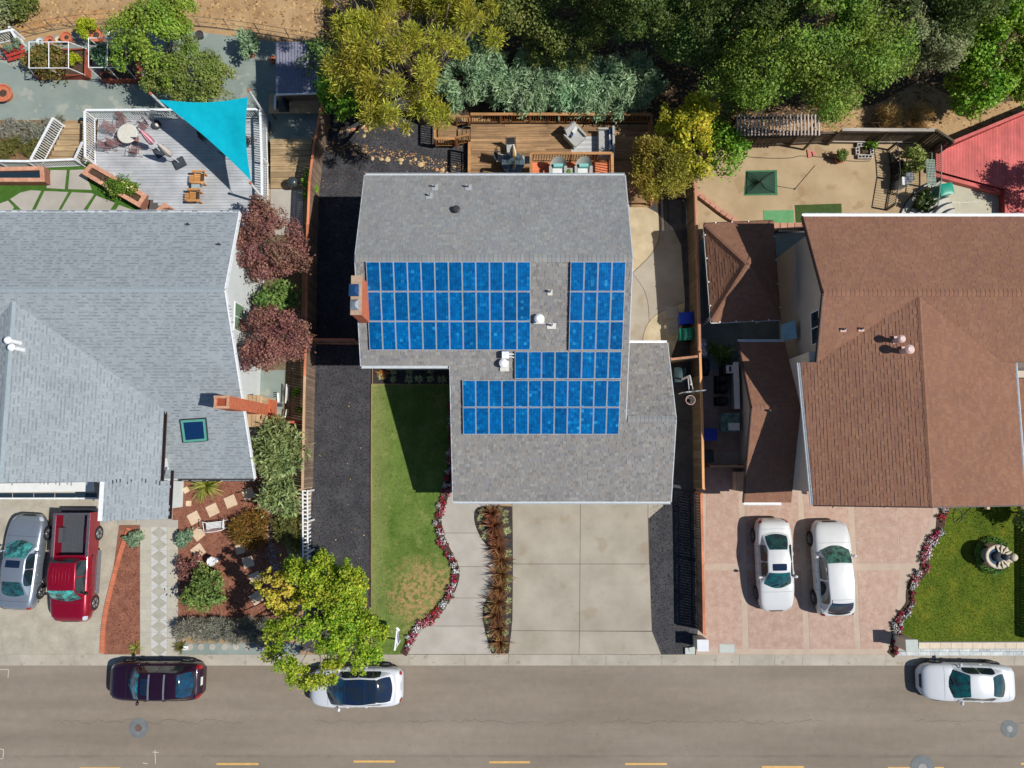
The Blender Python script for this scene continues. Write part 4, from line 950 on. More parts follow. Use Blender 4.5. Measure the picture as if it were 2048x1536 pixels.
bar('fascia', m_darkgut, rh, rgL[2] + V3(0, -.03, -.08), gtop + V3(0, -.03, -.08), .05, .18); bar('fascia', m_darkgut, rh, gtop + V3(0, -.03, -.08), rgR[2] + V3(0, -.03, -.08), .05, .18)
RWX = RXB + .75
gable_wall(rh, [(RYB - .45, 0), (RYB - .45, QB - .05), (RYR, QR - .2), (rvb.y, rvb.z - .2), (rvb.y, 0)], RWX, 32, m_stucco_r)
wpf = [(ex + .45, 0), (rxe - .45, 0), (rxe - .45, rz_(rxe - .45) - .19), (gx, rvt.z - .19), (ex + .45, rz_(ex + .45) - .19)]
MB().add([(x, EY + .55, z) for x, z in wpf] + [(x, rvb.y + .5, z) for x, z in wpf], [(4, 3, 2, 1, 0), (5, 6, 7, 8, 9)] + [(i, (i+1) % 5, 5 + (i+1) % 5, 5 + i) for i in range(5)]).build('wall', m_stucco_r, rh)
MB().prism([(rxe - .6, EY + 1.4), (32, EY + 1.4), (32, rvb.y), (rxe - .6, rvb.y)], 0, 2.6).build('wall', m_stucco_r, rh)
wy = on_plane(1632, 655, V3(RWX, 0, 0), V3(1, 0, 0))
fix_wall_window(rh, (RWX, wy.y, wy.z), 1.5, 0.9, 'x', m_whiter, m_glass)
for (px_, py_, w_, r_, h_, lab) in ((1806, 679, .9, .13, .55, 'round pink-capped flue on brown roof, upper of the tall pair'), (1821, 700, .9, .15, .6, 'round pink-capped flue on brown roof, lower of the tall pair')):
    c = on_plane(px_ - 17, py_ + 3, rvt, N_RG); th = vent_pipe(c, r_ * .8, h_, lab, (plain('pink_flash', C(206, 168, 156), .5), plain('pink_pipe', C(216, 184, 174), .5)), (.14, .5), True)
for (px_, py_, lab) in ((1686, 659, 'small flat pink roof vent on brown roof, left of two'), (1722, 658, 'small flat pink roof vent on brown roof, right of two')):
    c = on_plane(px_, py_, P_R, N_R); vent_pipe(c, .05, .22, lab, (plain('pink_flash2', C(206, 168, 156), .5), m_pipek), (.26, .18))
# beam ends under the front eave
m_beam = wood('pale_beam', C(206, 176, 142), along='Y')
for x in (1672, 1776, 1952, 2024):
    p = P(x, 1010, gz(0) * 0 + 3.4); piece('beam_end', m_beam, rh, (p.x, EY + .1, 3.2 if x < 1900 else 4.2), (.14, .8, .18))
# single storey wing with its own gable
WZ, WR = 2.8, 4.45
wyb = P(1540, 684, WZ).y; wyr = P(1502, 815, WR).y; wyf = P(1560, 1005, WZ).y; wxl = (P(1473, 685, WZ).x + P(1502, 815, WR).x + P(1494, 1005, WZ).x) / 3
wxe0 = P(1600, 684, WZ).x
wB = [V3(wxl, wyb, WZ), V3(ex + .45, wyb, WZ), V3(ex + .45, wyr, WR), V3(wxl, wyr, WR)]; wF = [V3(wxl, wyr, WR), V3(ex + .45, wyr, WR), V3(ex + .45, wyf, WZ), V3(wxl, wyf, WZ)]
wing = deck_solid(rh, [wB, wF], m_roofdeck_r, name='wing_roof')
shingles(rh, m_sh_right, [wB], **rk); shingles(rh, m_sh_right, [wF], **rk); ridge_caps(rh, m_sh_right, V3(wxl, wyr, WR), V3(ex + .4, wyr, WR), .26)
gutter(rh, wB[0] + V3(0, .07, -.01), wB[1] + V3(0, .07, -.01), m_whiter); gutter(rh, wF[3] + V3(0, -.07, -.01), wF[2] + V3(-.45, -.07, -.01), m_whiter)
for a, b in ((wB[0], wB[3]), (wF[0], wF[3])): bar('rake_board', m_darkgut, rh, a + V3(-.02, 0, -.07), b + V3(-.02, 0, -.07), 0.05, 0.18)
gable_wall(rh, [(wyb - .4, 0), (wyb - .4, WZ - .05), (wyr, WR - .2), (wyf + .4, WZ - .05), (wyf + .4, 0)], P(1476, 850, 0).x + .05, ex + .5, m_stucco_r, 'wing_wall')
c = on_plane(1538, 815, V3(0, wyr, WR), Vector((0, .4, 1)).normalized()); vent_pipe(V3(c.x, wyr - .15, WR - .05), .05, .25, 'short dark vent stub on the ridge of the brown wing', (m_pipek, m_pipek), (.12, .12))
# garage doors of the right house, in the shade of the eave
for k, x in enumerate((16.2, 19.4)):
    gd = MB().box((x, EY + .54, 1.15), (2.8, .08, 2.25)).build('garage_door', m_white, rh)
    for j in range(4): piece('door_panel', m_whiter, gd, (x, EY + .49, .33 + j * .55), (2.6, .04, .47))
# pavilion with hipped roof
pv = thing('pavilion', 'square open pavilion with hipped brown shingle roof beside the fence', 'pavilion', P(1485, 545))
pc = [P(1408, 447, 2.6), P(1546, 441, 2.6), P(1560, 639, 2.6), P(1423, 645, 2.6)]; pa = P(1496, 528, 3.95)
deck_solid(pv, [[pc[i], pc[(i+1) % 4], pa] for i in range(4)], m_roofdeck_r, .1)
for i in range(4): shingles(pv, m_sh_right, [[pc[i], pc[(i+1) % 4], pa]], **rk)
for i in range(4): ridge_caps(pv, m_sh_right, pc[i].lerp(pa, .02), pa, .22, fall=.1)
for i in range(4):
    a, b = pc[i], pc[(i+1) % 4]; gutter(pv, a + V3(0, 0, -.02), b + V3(0, 0, -.02), (m_darkgut, m_darkgut, m_whiter, m_whiter)[i], .08, .07)
    for k in range(4 if i else 3):
        q = a.lerp(b, (k + .7) / 4.2); piece('light_bulb', m_whiter, pv, q + V3(0, 0, .03), (.06, .06, .05))
for q in pc:
    w = q.lerp(pa, .14); piece('post', m_white, pv, (w.x, w.y, 1.25), (.14, .14, 2.5))
# ------------------------------------------------------------------ fences, decks, rails
m_redwood = wood('redwood_rail', C(206, 128, 92), along='Y'); m_board = wood('weathered_fence_board', C(130, 110, 94), along='Z', obj=0.25)
m_fpost = wood('fence_post', C(190, 130, 92), along='Z'); m_tanrail = wood('tan_rail', C(196, 164, 130), along='Y')
m_darkboard = wood('dark_fence_board', C(98, 86, 72), along='Z', obj=0.25)
def fence(name, label, path, h, mats, post_every=2.4, board=0.14, lattice=0.0, side=1, z0=0.0, cap=0.12, gap=0.012, group=None):
    """boards on one side of posts and rails; path in px on the ground"""
    rail_m, board_m, post_m = mats
    pts = [P(x, y, z0) for x, y in path]; th = thing(name, label, 'fence', pts[0], group)
    for a, b in zip(pts, pts[1:]):
        d = b - a; L = d.length; d = d / L; n = V3(-d.y, d.x, 0) * side; rz = math.atan2(d.y, d.x)
        hb = h - lattice
        k = max(1, round(L / board)); w = L / k
        for i in range(k):
            q = a + d * (w * (i + .5)) + n * .03; dz = R.uniform(-.012, .012)
            piece('board', board_m, th, (q.x, q.y, z0 + hb / 2 + dz), (w - gap, .018, hb - .06), rz)
        for zr in (.3, hb - .25): bar('rail', rail_m, th, a + V3(0, 0, zr), b + V3(0, 0, zr), .04, .09)
        bar('cap_rail', rail_m, th, a + V3(0, 0, h + .02), b + V3(0, 0, h + .02), cap, .04)
        if lattice:
            bar('rail', rail_m, th, a + V3(0, 0, hb), b + V3(0, 0, hb), .06, .05)
            m = MB(); kk = int(L / .12)
            for i in range(kk):
                p = a + d * (L * i / kk)
                for s_ in (-1, 1):
                    q = p + d * lattice * s_
                    if 0 <= (q - a).dot(d) <= L: m.bar(p + V3(0, 0, hb), q + V3(0, 0, h), .01, .03)
            tag(m.build('lattice', rail_m, th), kind='stuff')
        k = max(1, round(L / post_every))
        for i in range(k + 1):
            q = a + d * (L * i / k) - n * .05; piece('post', post_m, th, (q.x, q.y, z0 + h / 2), (.09, .09, h), rz)
    return th
fm = (m_redwood, m_board, m_fpost)
fence('timber_fence', 'leaning reddish timber fence by the tan wooden steps, upper part of left boundary', [(660, 238), (645, 320), (637, 388), (634, 470)], 1.75, fm, side=1)
fence('timber_fence', 'long weathered timber fence with red cap rail beside the purple trees', [(634, 470), (632, 600), (631, 700), (629, 760)], 1.8, fm, side=1)
fence('timber_fence', 'weathered timber fence with tan cap rail along the black gravel', [(629, 760), (627, 860), (625, 974)], 1.8, (m_tanrail, m_board, m_tanrail), side=1)
fence('timber_gate_fence', 'short timber gate fence between chimney side of house and left fence', [(632, 689), (724, 690)], 1.7, fm, side=1)
fr = (wood('brown_rail', C(176, 128, 100), along='Y'), m_darkboard, m_fpost)
fence('timber_fence', 'dark timber fence with lattice top between bins and pavilion', [(1364, 330), (1374, 400), (1379, 572), (1382, 712)], 1.85, fr, lattice=0.3, side=-1)
fence('timber_fence', 'orange capped timber fence behind the basketball hoop', [(1382, 716), (1386, 850), (1388, 975)], 1.85, (wood('orange_rail', C(214, 156, 106), along='Y'), m_darkboard, m_fpost), side=-1)
fence('timber_fence', 'low orange timber fence between black gravel and pink drive', [(1389, 985), (1392, 1120), (1394, 1256)], 1.35, (m_redwood, m_board, m_fpost), side=-1)
fence('timber_gate_fence', 'short timber gate fence joining the garage to right fence', [(1327, 728), (1382, 722)], 1.8, fr, side=-1)
fence('timber_fence', 'dark back fence with pale cap behind the dirt yard', [(1655, 288), (1745, 289), (1832, 289)], 1.75, (wood('grey_cap', C(178, 168, 156), along='X'), m_darkboard, m_darkboard), side=1, cap=.18)
fence('timber_fence', 'dark back fence below the white pergola slats', [(1398, 300), (1500, 296), (1652, 288)], 1.4, (m_darkboard, m_darkboard, m_darkboard), side=1)
fence('timber_fence', 'short dark angled fence meeting the red deck', [(1834, 289), (1868, 312)], 1.8, (m_darkboard, m_darkboard, m_darkboard), side=1)
fence('timber_gate', 'low tan timber gate across the right side passage', [(1408, 932), (1478, 932)], 1.2, (wood('gate_rail', C(190, 150, 116), along='X'), m_darkboard, m_fpost), side=-1)
fence('timber_gate', 'low red timber gate below the left brick chimney', [(548, 846), (606, 846)], 1.0, (plain('red_gate_paint', C(206, 92, 74), .6), plain('red_board_paint', C(150, 60, 48), .6), plain('red_post_paint', C(190, 80, 64), .6)), side=1)
# white picket run below the timber fence
pk_ = thing('picket_fence', 'white picket fence with wide gaps left of the black gravel', 'fence', P(622, 1060))
a, b = P(621, 980), P(622, 1150); d = (b - a); L = d.length; d /= L
n_p = int(L / .2)
for i in range(n_p + 1):
    q = a + d * (L * i / n_p); piece('picket', m_whiter, pk_, (q.x, q.y, .5), (.03, .09, 1.0))
for off in (-.12, .12): bar('rail', m_whiter, pk_, a + V3(off, 0, .98), b + V3(off, 0, .98), .07, .05)
for i in range(n_p + 1):
    q = a + d * (L * i / n_p); piece('cross_slat', m_whiter, pk_, (q.x, q.y, 1.02), (.3, .05, .03))
for f in (0, .35, .7, 1): q = a + d * L * f; piece('post', m_white, pk_, (q.x + .17, q.y, .55), (.09, .09, 1.1))

def railing(name, label, pts, h, rail_m, bal_m, post_m, every=1.8, step=0.13, rail_w=0.12, bal=0.035, posts=True, low=0.08, group=None, cat='railing', slope=False):
    th = thing(name, label, cat, pts[0], group)
    for si, (a, b) in enumerate(zip(pts, pts[1:])):
        a, b = Vector(a), Vector(b); d = b - a; L = d.length; rz = math.atan2(d.y, d.x)
        bar('top_rail', rail_m, th, a + V3(0, 0, h), b + V3(0, 0, h), rail_w, .045)
        bar('bottom_rail', rail_m, th, a + V3(0, 0, low), b + V3(0, 0, low), .05, .05)
        k = max(2, int(L / step))
        for i in range(1, k):
            q = a + d * (i / k); piece('baluster', bal_m, th, (q.x, q.y, q.z + (h + low) / 2), (bal, bal, h - low - .03), rz)
        if posts:
            k = max(1, round(L / every))
            for i in range(0 if si == 0 else 1, k + 1):
                q = a + d * (i / k); piece('post', post_m, th, (q.x, q.y, q.z + h / 2 - .02), (.1, .1, h - .03), rz)
    return th
def boards_x(parent, mat, y0, y1, xl, xr, z, w=0.14, gap=0.008, t_=0.03, joint=4.0, name='plank'):
    """planks along X between y0 and y1; xl, xr functions of y"""
    y = y0 + w / 2
    while y < y1 - w * .3:
        a, b = xl(y), xr(y); cuts = [a]
        x = a + R.uniform(1.5, joint)
        while x < b - 1.2: cuts.append(x); x += R.uniform(joint * .7, joint)
        cuts.append(b)
        for p, q in zip(cuts, cuts[1:]):
            if q - p > .05: piece(name, mat, parent, ((p + q) / 2, y, z - t_ / 2), (q - p - .005, w - gap, t_))
        y += w

# ------------------------------------------------------------------ left deck
DZ = 0.42
m_gdeck = wood('grey_deck_board', C(178, 180, 183), var=0.08, along='X', obj=0.06)
ld = thing('grey_deck', 'grey plank deck with white railing under the teal sail', 'deck', P(360, 320))
x_r = P(533, 330, DZ).x; yA = P(360, 239, DZ).y; yB = P(360, 470, DZ).y
xA = P(192, 300, DZ).x
def dl(y):
    q0, q1 = P(188, 332, DZ), P(300, 400, DZ)
    return xA if y > q0.y else xA + (q1.x - q0.x) * min(1.2, (q0.y - y) / (q0.y - q1.y))
boards_x(ld, m_gdeck, yB, yA, dl, lambda y: x_r, DZ, .165, .012)
MB().prism([(xA, yA), (x_r, yA), (x_r, yB), (P(300, 430).x, yB), (P(300, 400, DZ).x, P(300, 400, DZ).y), (xA, P(188, 332, DZ).y)], 0, DZ - .035).build('frame', plain('deck_underside', C(90, 84, 80), .9), ld)
wr = (m_whiter, m_whiter, m_white)
railing('white_railing', 'white balustrade along the back edge of the grey deck', [P(192, 238, DZ), P(365, 237, DZ), P(525, 236, DZ)], 1.0, *wr)
railing('white_railing', 'white balustrade on the left edge of the grey deck above brick planter', [P(191, 240, DZ), P(192, 330, DZ)], 1.0, *wr)
railing('white_railing', 'white balustrade on the right edge of the grey deck beside wooden stairs', [P(533, 237, DZ), P(536, 330, DZ), P(537, 412, DZ)], 1.0, *wr)
railing('white_railing', 'white sloping stair rail left of the tan garden steps', [P(128, 252, .5), P(84, 334, 0)], 0.95, *wr)
railing('white_railing', 'low white railing above the brick pond', [P(-40, 335, 0), P(75, 336, 0), P(170, 332, 0)], 0.9, *wr)
railing('white_railing', 'white sloping stair rail against the deck corner', [P(185, 300, .42), P(170, 332, 0)], 0.95, *wr)
# tan steps left of the deck
m_tan = wood('tan_step_board', C(164, 140, 106), var=.35, along='X', obj=0.2)
stp = thing('garden_steps', 'tan timber steps between lavender and white deck rail', 'steps', P(140, 290))
for k in range(7):
    y = 252 + k * 11; z = .5 - k * .065; a, b = P(128 - k * 5, y, z), P(186, y, z)
    w_ = (P(150, y - 5.5, z).y - P(150, y + 5.5, z).y)
    piece('tread', m_tan, stp, ((a.x + b.x) / 2, a.y, z / 2), (b.x - a.x, w_ - .01, z))
# tan stairs on the right of the deck
st2 = thing('wooden_stairs', 'wide weathered wooden stairs between deck rail and timber fence', 'stairs', P(590, 320))
for k in range(9):
    y = 283 + k * 11; z = .62 - k * .062; a, b = P(541, y, z), P(624 - k * 1.2, y, z); w_ = (P(580, y - 5.5, z).y - P(580, y + 5.5, z).y)
    piece('tread', m_tan, st2, ((a.x + b.x) / 2, a.y, z / 2), (b.x - a.x, w_ - .012, z))
sheet('landing', m_conc2, [(541, 378), (606, 378), (606, 470), (500, 470), (541, 420)], 0.03)
# shade sail and its three posts
m_sail = None
t = NT('teal_sailcloth'); c = t.mix(t.rng(t.noise(3, 3, .6, t.pos()), .3, .7, 0, 1), C(0, 176, 198, .97), C(6, 188, 210, .97))
tr = t.n('ShaderNodeBsdfTranslucent'); t.l(c, tr.inputs[0]); ms = t.n('ShaderNodeMixShader'); ms.inputs[0].default_value = .18; t.l(t.principled(c, .75, 0, .2), ms.inputs[1]); t.l(tr.outputs[0], ms.inputs[2]); m_sail = t.done(ms.outputs[0])
A, B, D = P(317, 199, 3.0), P(496, 194, 3.25), P(502, 361, 2.85)
sail = thing('shade_sail', 'taut triangular teal shade sail stretched over the grey deck', 'shade sail', P(470, 300, 3))
def sailf(i, j, n=22):
    u, v = i / n, j / n; w = 1 - u - v
    p = A * w + B * u + D * v; cen = (A + B + D) / 3
    pull = (u * v * 4 * (0.12 if w < .5 else 0.02) + w * u * 4 * 0.15 + w * v * 4 * 0.13)
    eu = max(0, 1 - 4.5 * min(u, v, w)); pull2 = pull * eu
    return p.lerp(cen, pull2) + V3(0, 0, -.25 * (1 - eu) * 27 * u * v * w * .6)
m = MB(); idx = {}; vs = []; n = 22
for i in range(n + 1):
    for j in range(n + 1 - i): idx[(i, j)] = len(vs); vs.append(sailf(i, j))
fs = []
for i in range(n):
    for j in range(n - i):
        fs.append((idx[(i, j)], idx[(i+1, j)], idx[(i, j+1)]))
        if i + j < n - 1: fs.append((idx[(i+1, j)], idx[(i+1, j+1)], idx[(i, j+1)]))
m.add(vs, fs).build('cloth', m_sail, sail, True)
for q in (A, B, D): MB().tube([q, q + (q - (A + B + D) / 3).normalized() * .25], .012, 6).build('shackle', m_galv, sail)
m_copper = plain('copper_knob', C(190, 110, 70), .4)
for base, top, lab in ((P(341, 226, DZ), P(301, 187, 3.15), 'white sail post at the back railing, left of the sail'), (P(531, 232, DZ), P(498, 181, 3.35), 'white sail post at the back right deck corner'), (P(536, 411, DZ), P(501, 366, 2.95), 'white sail post at the front right deck corner by the plum tree')):
    th = thing('sail_post', lab, 'post', base, 'posts holding the shade sail')
    MB().tube([base, top], .065, 12).build('pole', m_whiter, th); MB().lathe([(.07, -.02), (.085, .03), (.05, .09)], top, 12).build('knob', m_copper, th)

# brick capped planters
m_pcap = surf('brick_cap', C(196, 140, 112), C(214, 162, 134), scale=5, fine=0.12, obj=0.1)
m_pwall = brickmat('planter_brick', C(150, 96, 76), C(136, 84, 66), C(150, 130, 116))
m_potsoil = surf('potting_soil', C(64, 48, 38), C(92, 72, 56), scale=6, fine=.3)
def planter(name, label, poly, h, rim=.22, cat='planter', soil=True, block=.28):
    pts = px_poly(poly, h); c = sum(pts, V3(0, 0, 0)) / len(pts); th = thing(name, label, cat, (c.x, c.y, 0))
    n = len(pts); inner = []
    for i, p in enumerate(pts):
        d0 = (p - pts[i-1]).normalized(); d1 = (pts[(i+1) % n] - p).normalized(); b = (V3(-d0.y, d0.x, 0) + V3(-d1.y, d1.x, 0))
        b = b.normalized()
        if b.dot(c - p) < 0: b = -b
        k = abs(b.dot(V3(-d1.y, d1.x, 0))); inner.append(p + b * rim / max(k, .4))
    m = MB(); vs = pts + inner + [V3(q.x, q.y, 0) for q in pts] + [V3(q.x, q.y, 0) for q in inner]
    fs = []
    for i in range(n):
        j = (i+1) % n; fs += [(i, j, n + j, n + i), (2*n + i, 2*n + j, j, i), (n + i, n + j, 3*n + j, 3*n + i)]
    m.add(vs, fs).build('wall', m_pwall, th)
    MB().prism(inner, 0, h - .1).build('soil' if soil else 'water', m_potsoil if soil else m_glass, th)
    for i in range(n):
        a, b = pts[i], pts[(i+1) % n]; ia, ib = inner[i], inner[(i+1) % n]; k = max(1, round((b - a).length / block))
        for q in range(k):
            f0, f1 = (q + .015) / k, (q + .985) / k; o0, o1, i1, i0 = a.lerp(b, f0), a.lerp(b, f1), ia.lerp(ib, f1), ia.lerp(ib, f0)
            MB().prism([o0, o1, i1, i0], h - .002, h + .05).build('cap_brick', m_pcap, th)
    return th
planter('brick_planter', 'long brick capped planter angled between turf and grey deck', [(163, 347), (183, 325), (295, 390), (279, 415)], .62)
planter('brick_planter', 'small brick planter with red flowers by the eave of left house', [(312, 420), (330, 405), (372, 436), (360, 455)], .5)
planter('brick_pond', 'low brick capped pond below the white railing at the left edge', [(-60, 336), (88, 333), (90, 364), (-60, 364)], .5, .22, 'pond', False)
# pavers let into the turf
pv_ = thing('turf_paving', None, None, P(150, 400), kind='structure')
for poly in ([(352,1187),(465,1187),(450,1320),(322,1312),(345,1262)], [(487,1187),(590,1183),(610,1250),(640,1325),(475,1320)], [(70,1390),(140,1345),(215,1327),(285,1332),(205,1495),(182,1495)], [(310,1333),(475,1340),(400,1475),(240,1480)],
             [(500,1342),(640,1348),(655,1355),(570,1478),(420,1475)], [(672,1365),(800,1415),(752,1490),(595,1490)], [(830,1430),(985,1487),(790,1490)], [(-60,1460),(0,1420),(55,1400),(97,1445),(40,1540),(-60,1540)], [(112,1465),(190,1530),(70,1530)],
             [(1015,1440),(1075,1475),(1070,1520),(960,1520)], [(215,1508),(560,1500),(540,1560),(215,1560)], [(595,1506),(760,1506),(760,1560),(590,1560)]):
    MB().prism(px_poly([(x / 3.49, y / 3.49) for x, y in poly], .03), 0, .03).build('paver', m_conc2, pv_)

# ------------------------------------------------------------------ brown deck behind the main house
BZ = 0.55
m_bdeck = wood('brown_deck_plank', C(156, 124, 90), var=.45, along='X', obj=0.28); m_brail = wood('cedar_rail', C(176, 130, 84), along='X'); m_bbal = wood('cedar_baluster', C(160, 108, 64), along='Z')
bd = thing('brown_deck', 'weathered brown plank deck behind the main house', 'deck', P(1120, 300))
bx0, bx1 = P(941, 290, BZ).x, P(1297, 290, BZ).x; by1 = P(1100, 245, BZ).y; by0 = P(1100, 414, BZ).y
boards_x(bd, m_bdeck, P(1100, 349, BZ).y - 1.6, by1, lambda y: bx0, lambda y: bx1, BZ, .14, .008, joint=4.5)
MB().prism([(bx0 + .05, by1 - .05), (bx1 - .05, by1 - .05), (bx1 - .05, by0 + 1), (bx0 + .05, by0 + 1)], 0, BZ - .04).build('frame', plain('deck_joists', C(70, 50, 34), .9), bd)
railing('cedar_railing', 'long cedar balustrade along the back of the brown deck', [V3(bx0 + .05, by1, BZ), V3((bx0 + bx1) / 2, by1, BZ), V3(bx1, by1, BZ)], .95, m_brail, m_bbal, m_bbal, 1.6, .13, .15)
railing('cedar_railing', 'cedar balustrade on the left edge of the brown deck', [V3(bx0, P(940, 300, BZ).y, BZ), V3(bx0, P(940, 368, BZ).y, BZ)], .95, m_brail, m_bbal, m_bbal, 1.6, .13, .15)
railing('cedar_railing', 'cedar balustrade on the right edge of the brown deck under the golden tree', [V3(bx1, by1, BZ), V3(bx1, P(1297, 365, BZ).y, BZ)], .95, m_brail, m_bbal, m_bbal, 1.6, .13, .15)
# stair platform on the left
pl = thing('deck_stairs', 'timber landing and steps down from left side of the brown deck', 'stairs', P(905, 270))
for k, (x0_, x1_, z) in enumerate(((916, 924, .44), (925, 932, .5), (933, 940, .54))): a, b = P(x0_, 258, z), P(x1_, 280, z); piece('tread', m_bdeck, pl, ((a.x+b.x)/2, (a.y+b.y)/2, z / 2), (b.x - a.x, a.y - b.y, z))
for k in range(9):
    a, b = P(876, 243 + k * 5, .32), P(914, 243 + k * 5 + 4.6, .32); piece('plank', m_bdeck, pl, ((a.x+b.x)/2, (a.y+b.y)/2, .3), (b.x - a.x, a.y - b.y, .04))
for k in range(3):
    a, b = P(878, 226 + k * 5, .25 - k * .04), P(912, 230 + k * 5, .25 - k * .04); piece('tread', m_bdeck, pl, ((a.x+b.x)/2, (a.y+b.y)/2, .1 + k * .03), (b.x - a.x, a.y - b.y, .2))
railing('cedar_railing', 'cedar rail round the outer side of the stair landing', [P(876, 222, .2), P(873, 242, .32), P(873, 292, .32), P(912, 292, .32)], .9, m_brail, m_bbal, m_bbal, 1.3, .13, .12)
railing('cedar_railing', 'short cedar rail above the steps next to brown deck corner', [P(915, 250, .4), P(938, 248, .55)], .9, m_brail, m_bbal, m_bbal, 1.3, .13, .1)
railing('cedar_railing', 'short cedar rail below the steps from brown deck', [P(915, 290, .32), P(938, 284, .55)], .9, m_brail, m_bbal, m_bbal, 1.3, .13, .1)
# steps at the right end
st3 = thing('deck_stairs', 'timber stairs down to the curved patio right of the main house', 'stairs', P(1280, 400))
for k in range(6):
    a, b = P(1262, 372 + k * 7, .5 - k * .08), P(1298, 378.5 + k * 7, .5 - k * .08); z = .5 - k * .08; piece('tread', m_bdeck, st3, ((a.x+b.x)/2, (a.y+b.y)/2, z / 2), (b.x - a.x, a.y - b.y - .01, z))
railing('cedar_railing', 'cedar stair rail beside the right deck steps', [P(1301, 368, .5), P(1301, 412, 0)], .9, m_brail, m_bbal, m_bbal, 1.3, .13, .1)
# balcony on the upper floor
ZBAL = 2.75
m_obal = wood('orange_balcony_board', C(220, 128, 88), along='X')
bal = thing('balcony', 'small upper balcony with orange boards at the back of the main house', 'balcony', P(1140, 340, ZBAL))
qx0, qx1, qy1 = P(1061, 330, ZBAL).x, P(1219, 330, ZBAL).x, P(1140, 323, ZBAL).y
boards_x(bal, m_obal, YB - .9, qy1, lambda y: qx0, lambda y: qx1, ZBAL, .14, .008, joint=9)
for x in (qx0 + .1, qx1 - .1): piece('post', m_bbal, bal, (x, qy1 - .1, ZBAL / 2), (.14, .14, ZBAL - .06))
MB().box(((qx0 + qx1) / 2, qy1 - .05, ZBAL - .13), (qx1 - qx0, .08, .18)).build('beam', m_bbal, bal)
railing('cedar_railing', 'cedar balustrade round the balcony with the round-backed chairs', [V3(qx0, YB + .1, ZBAL), V3(qx0, qy1, ZBAL), V3((qx0+qx1)/2, qy1, ZBAL), V3(qx1, qy1, ZBAL), V3(qx1, YB + .1, ZBAL)], 1.0, m_brail, m_bbal, m_bbal, 3, .13, .14)

# ------------------------------------------------------------------ right back yard
m_red = wood('red_deck_board', C(204, 102, 97), var=.2, along='Y', obj=0.1, rough=.6); m_redk = plain('dark_red_paint', C(150, 52, 50), .6)
rd = thing('red_deck', 'red painted plank deck with low parapet at the right edge', 'deck', P(1960, 320))
RZ = .5
x = 1872
while x < 2230:
    top = lerp(300, 205, (x - 1872) / 220.0) + 6; bot = lerp(341, 376, (x - 1872) / 130.0) if x < 2008 else 470
    a, b, a2, b2 = P(x, top, RZ), P(x + 5.6, top - 2.2, RZ), P(x, bot, RZ), P(x + 5.6, bot + (1.4 if x < 2000 else 0), RZ)
    MB().prism([a, b, b2, a2], RZ - .03, RZ).build('plank', m_red, rd); x += 6.0
MB().prism(px_poly([(1873, 308), (2240, 160), (2240, 470), (2012, 470), (2008, 374), (1873, 340)], RZ - .04), 0, RZ - .04).build('frame', m_redk, rd)
MB().prism(px_poly([(1868, 344), (2006, 379), (2003, 388), (1868, 352)], .3), 0, .3).build('step', m_red, rd)
a, b = P(1872, 303, RZ), P(2240, 150, RZ)
pw = thing('red_parapet', 'sloping dark red parapet wall at the back of the red deck', 'wall', a)
bar('panel', m_redk, pw, a + V3(0, 0, .35), b + V3(0, 0, .35), .06, .7); bar('cap', m_red, pw, a + V3(0, 0, .72), b + V3(0, 0, .72), .16, .05)
for k in range(7): q = a.lerp(b, k / 6); piece('post', m_redk, pw, (q.x, q.y, RZ + .35), (.1, .1, .74))
# pergola of pale slats
pg = thing('pergola', 'pergola of pale closely spaced slats under the big oak', 'pergola', P(1560, 260))
m_slat = wood('pale_slat', C(186, 172, 166), along='Y', obj=.1); ZP = 2.3
for k in range(24):
    x = 1474 + k * 7.1; a, b = P(x, 229, ZP), P(x + 1, 271, ZP); bar('slat', m_slat, pg, a, b, .07, .09)
for y in (236, 264): bar('beam', m_darkboard, pg, P(1470, y, ZP - .1), P(1646, y, ZP - .1), .09, .14)
for (x, y) in ((1474, 236), (1640, 236), (1474, 264), (1640, 264)): q = P(x, y, ZP - .15); piece('post', m_darkboard, pg, (q.x, q.y, q.z / 2), (.1, .1, q.z))
# ------------------------------------------------------------------ vehicles
m_tyre = plain('tyre_rubber', C(34, 34, 36), .85); m_rim = plain('alloy_rim', C(176, 178, 182), .3, .7); m_blk = plain('black_trim', C(24, 24, 28), .35)
m_rimk = plain('dark_rim', C(70, 72, 76), .35, .6)
m_tail = plain('red_lamp', C(150, 14, 22), .15, coat=.5); m_head = plain('clear_lamp', C(190, 200, 208), .1, coat=.6); m_seam = plain('panel_seam', C(48, 48, 52), .6)
m_plate = plain('number_plate', C(214, 214, 210), .5)
def glassmat(name, col, rough=.06):
    t = NT(name); p = t.pos(); d = (.012, .018, .022)
    c = t.mix(t.rng(t.noise(3.2, 2, .5, p), .38, .62, .15, 1), d, col); c = t.mix(t.rng(t.noise(9, 2, .5, t.pos((1, 1, .3))), .52, .6, 0, .5), c, d)
    return t.done(t.principled(c, rough, 0, .7, None, .6))
m_cglass = glassmat('car_glass', C(28, 52, 60)); m_navy = glassmat('navy_glass', C(14, 34, 66))
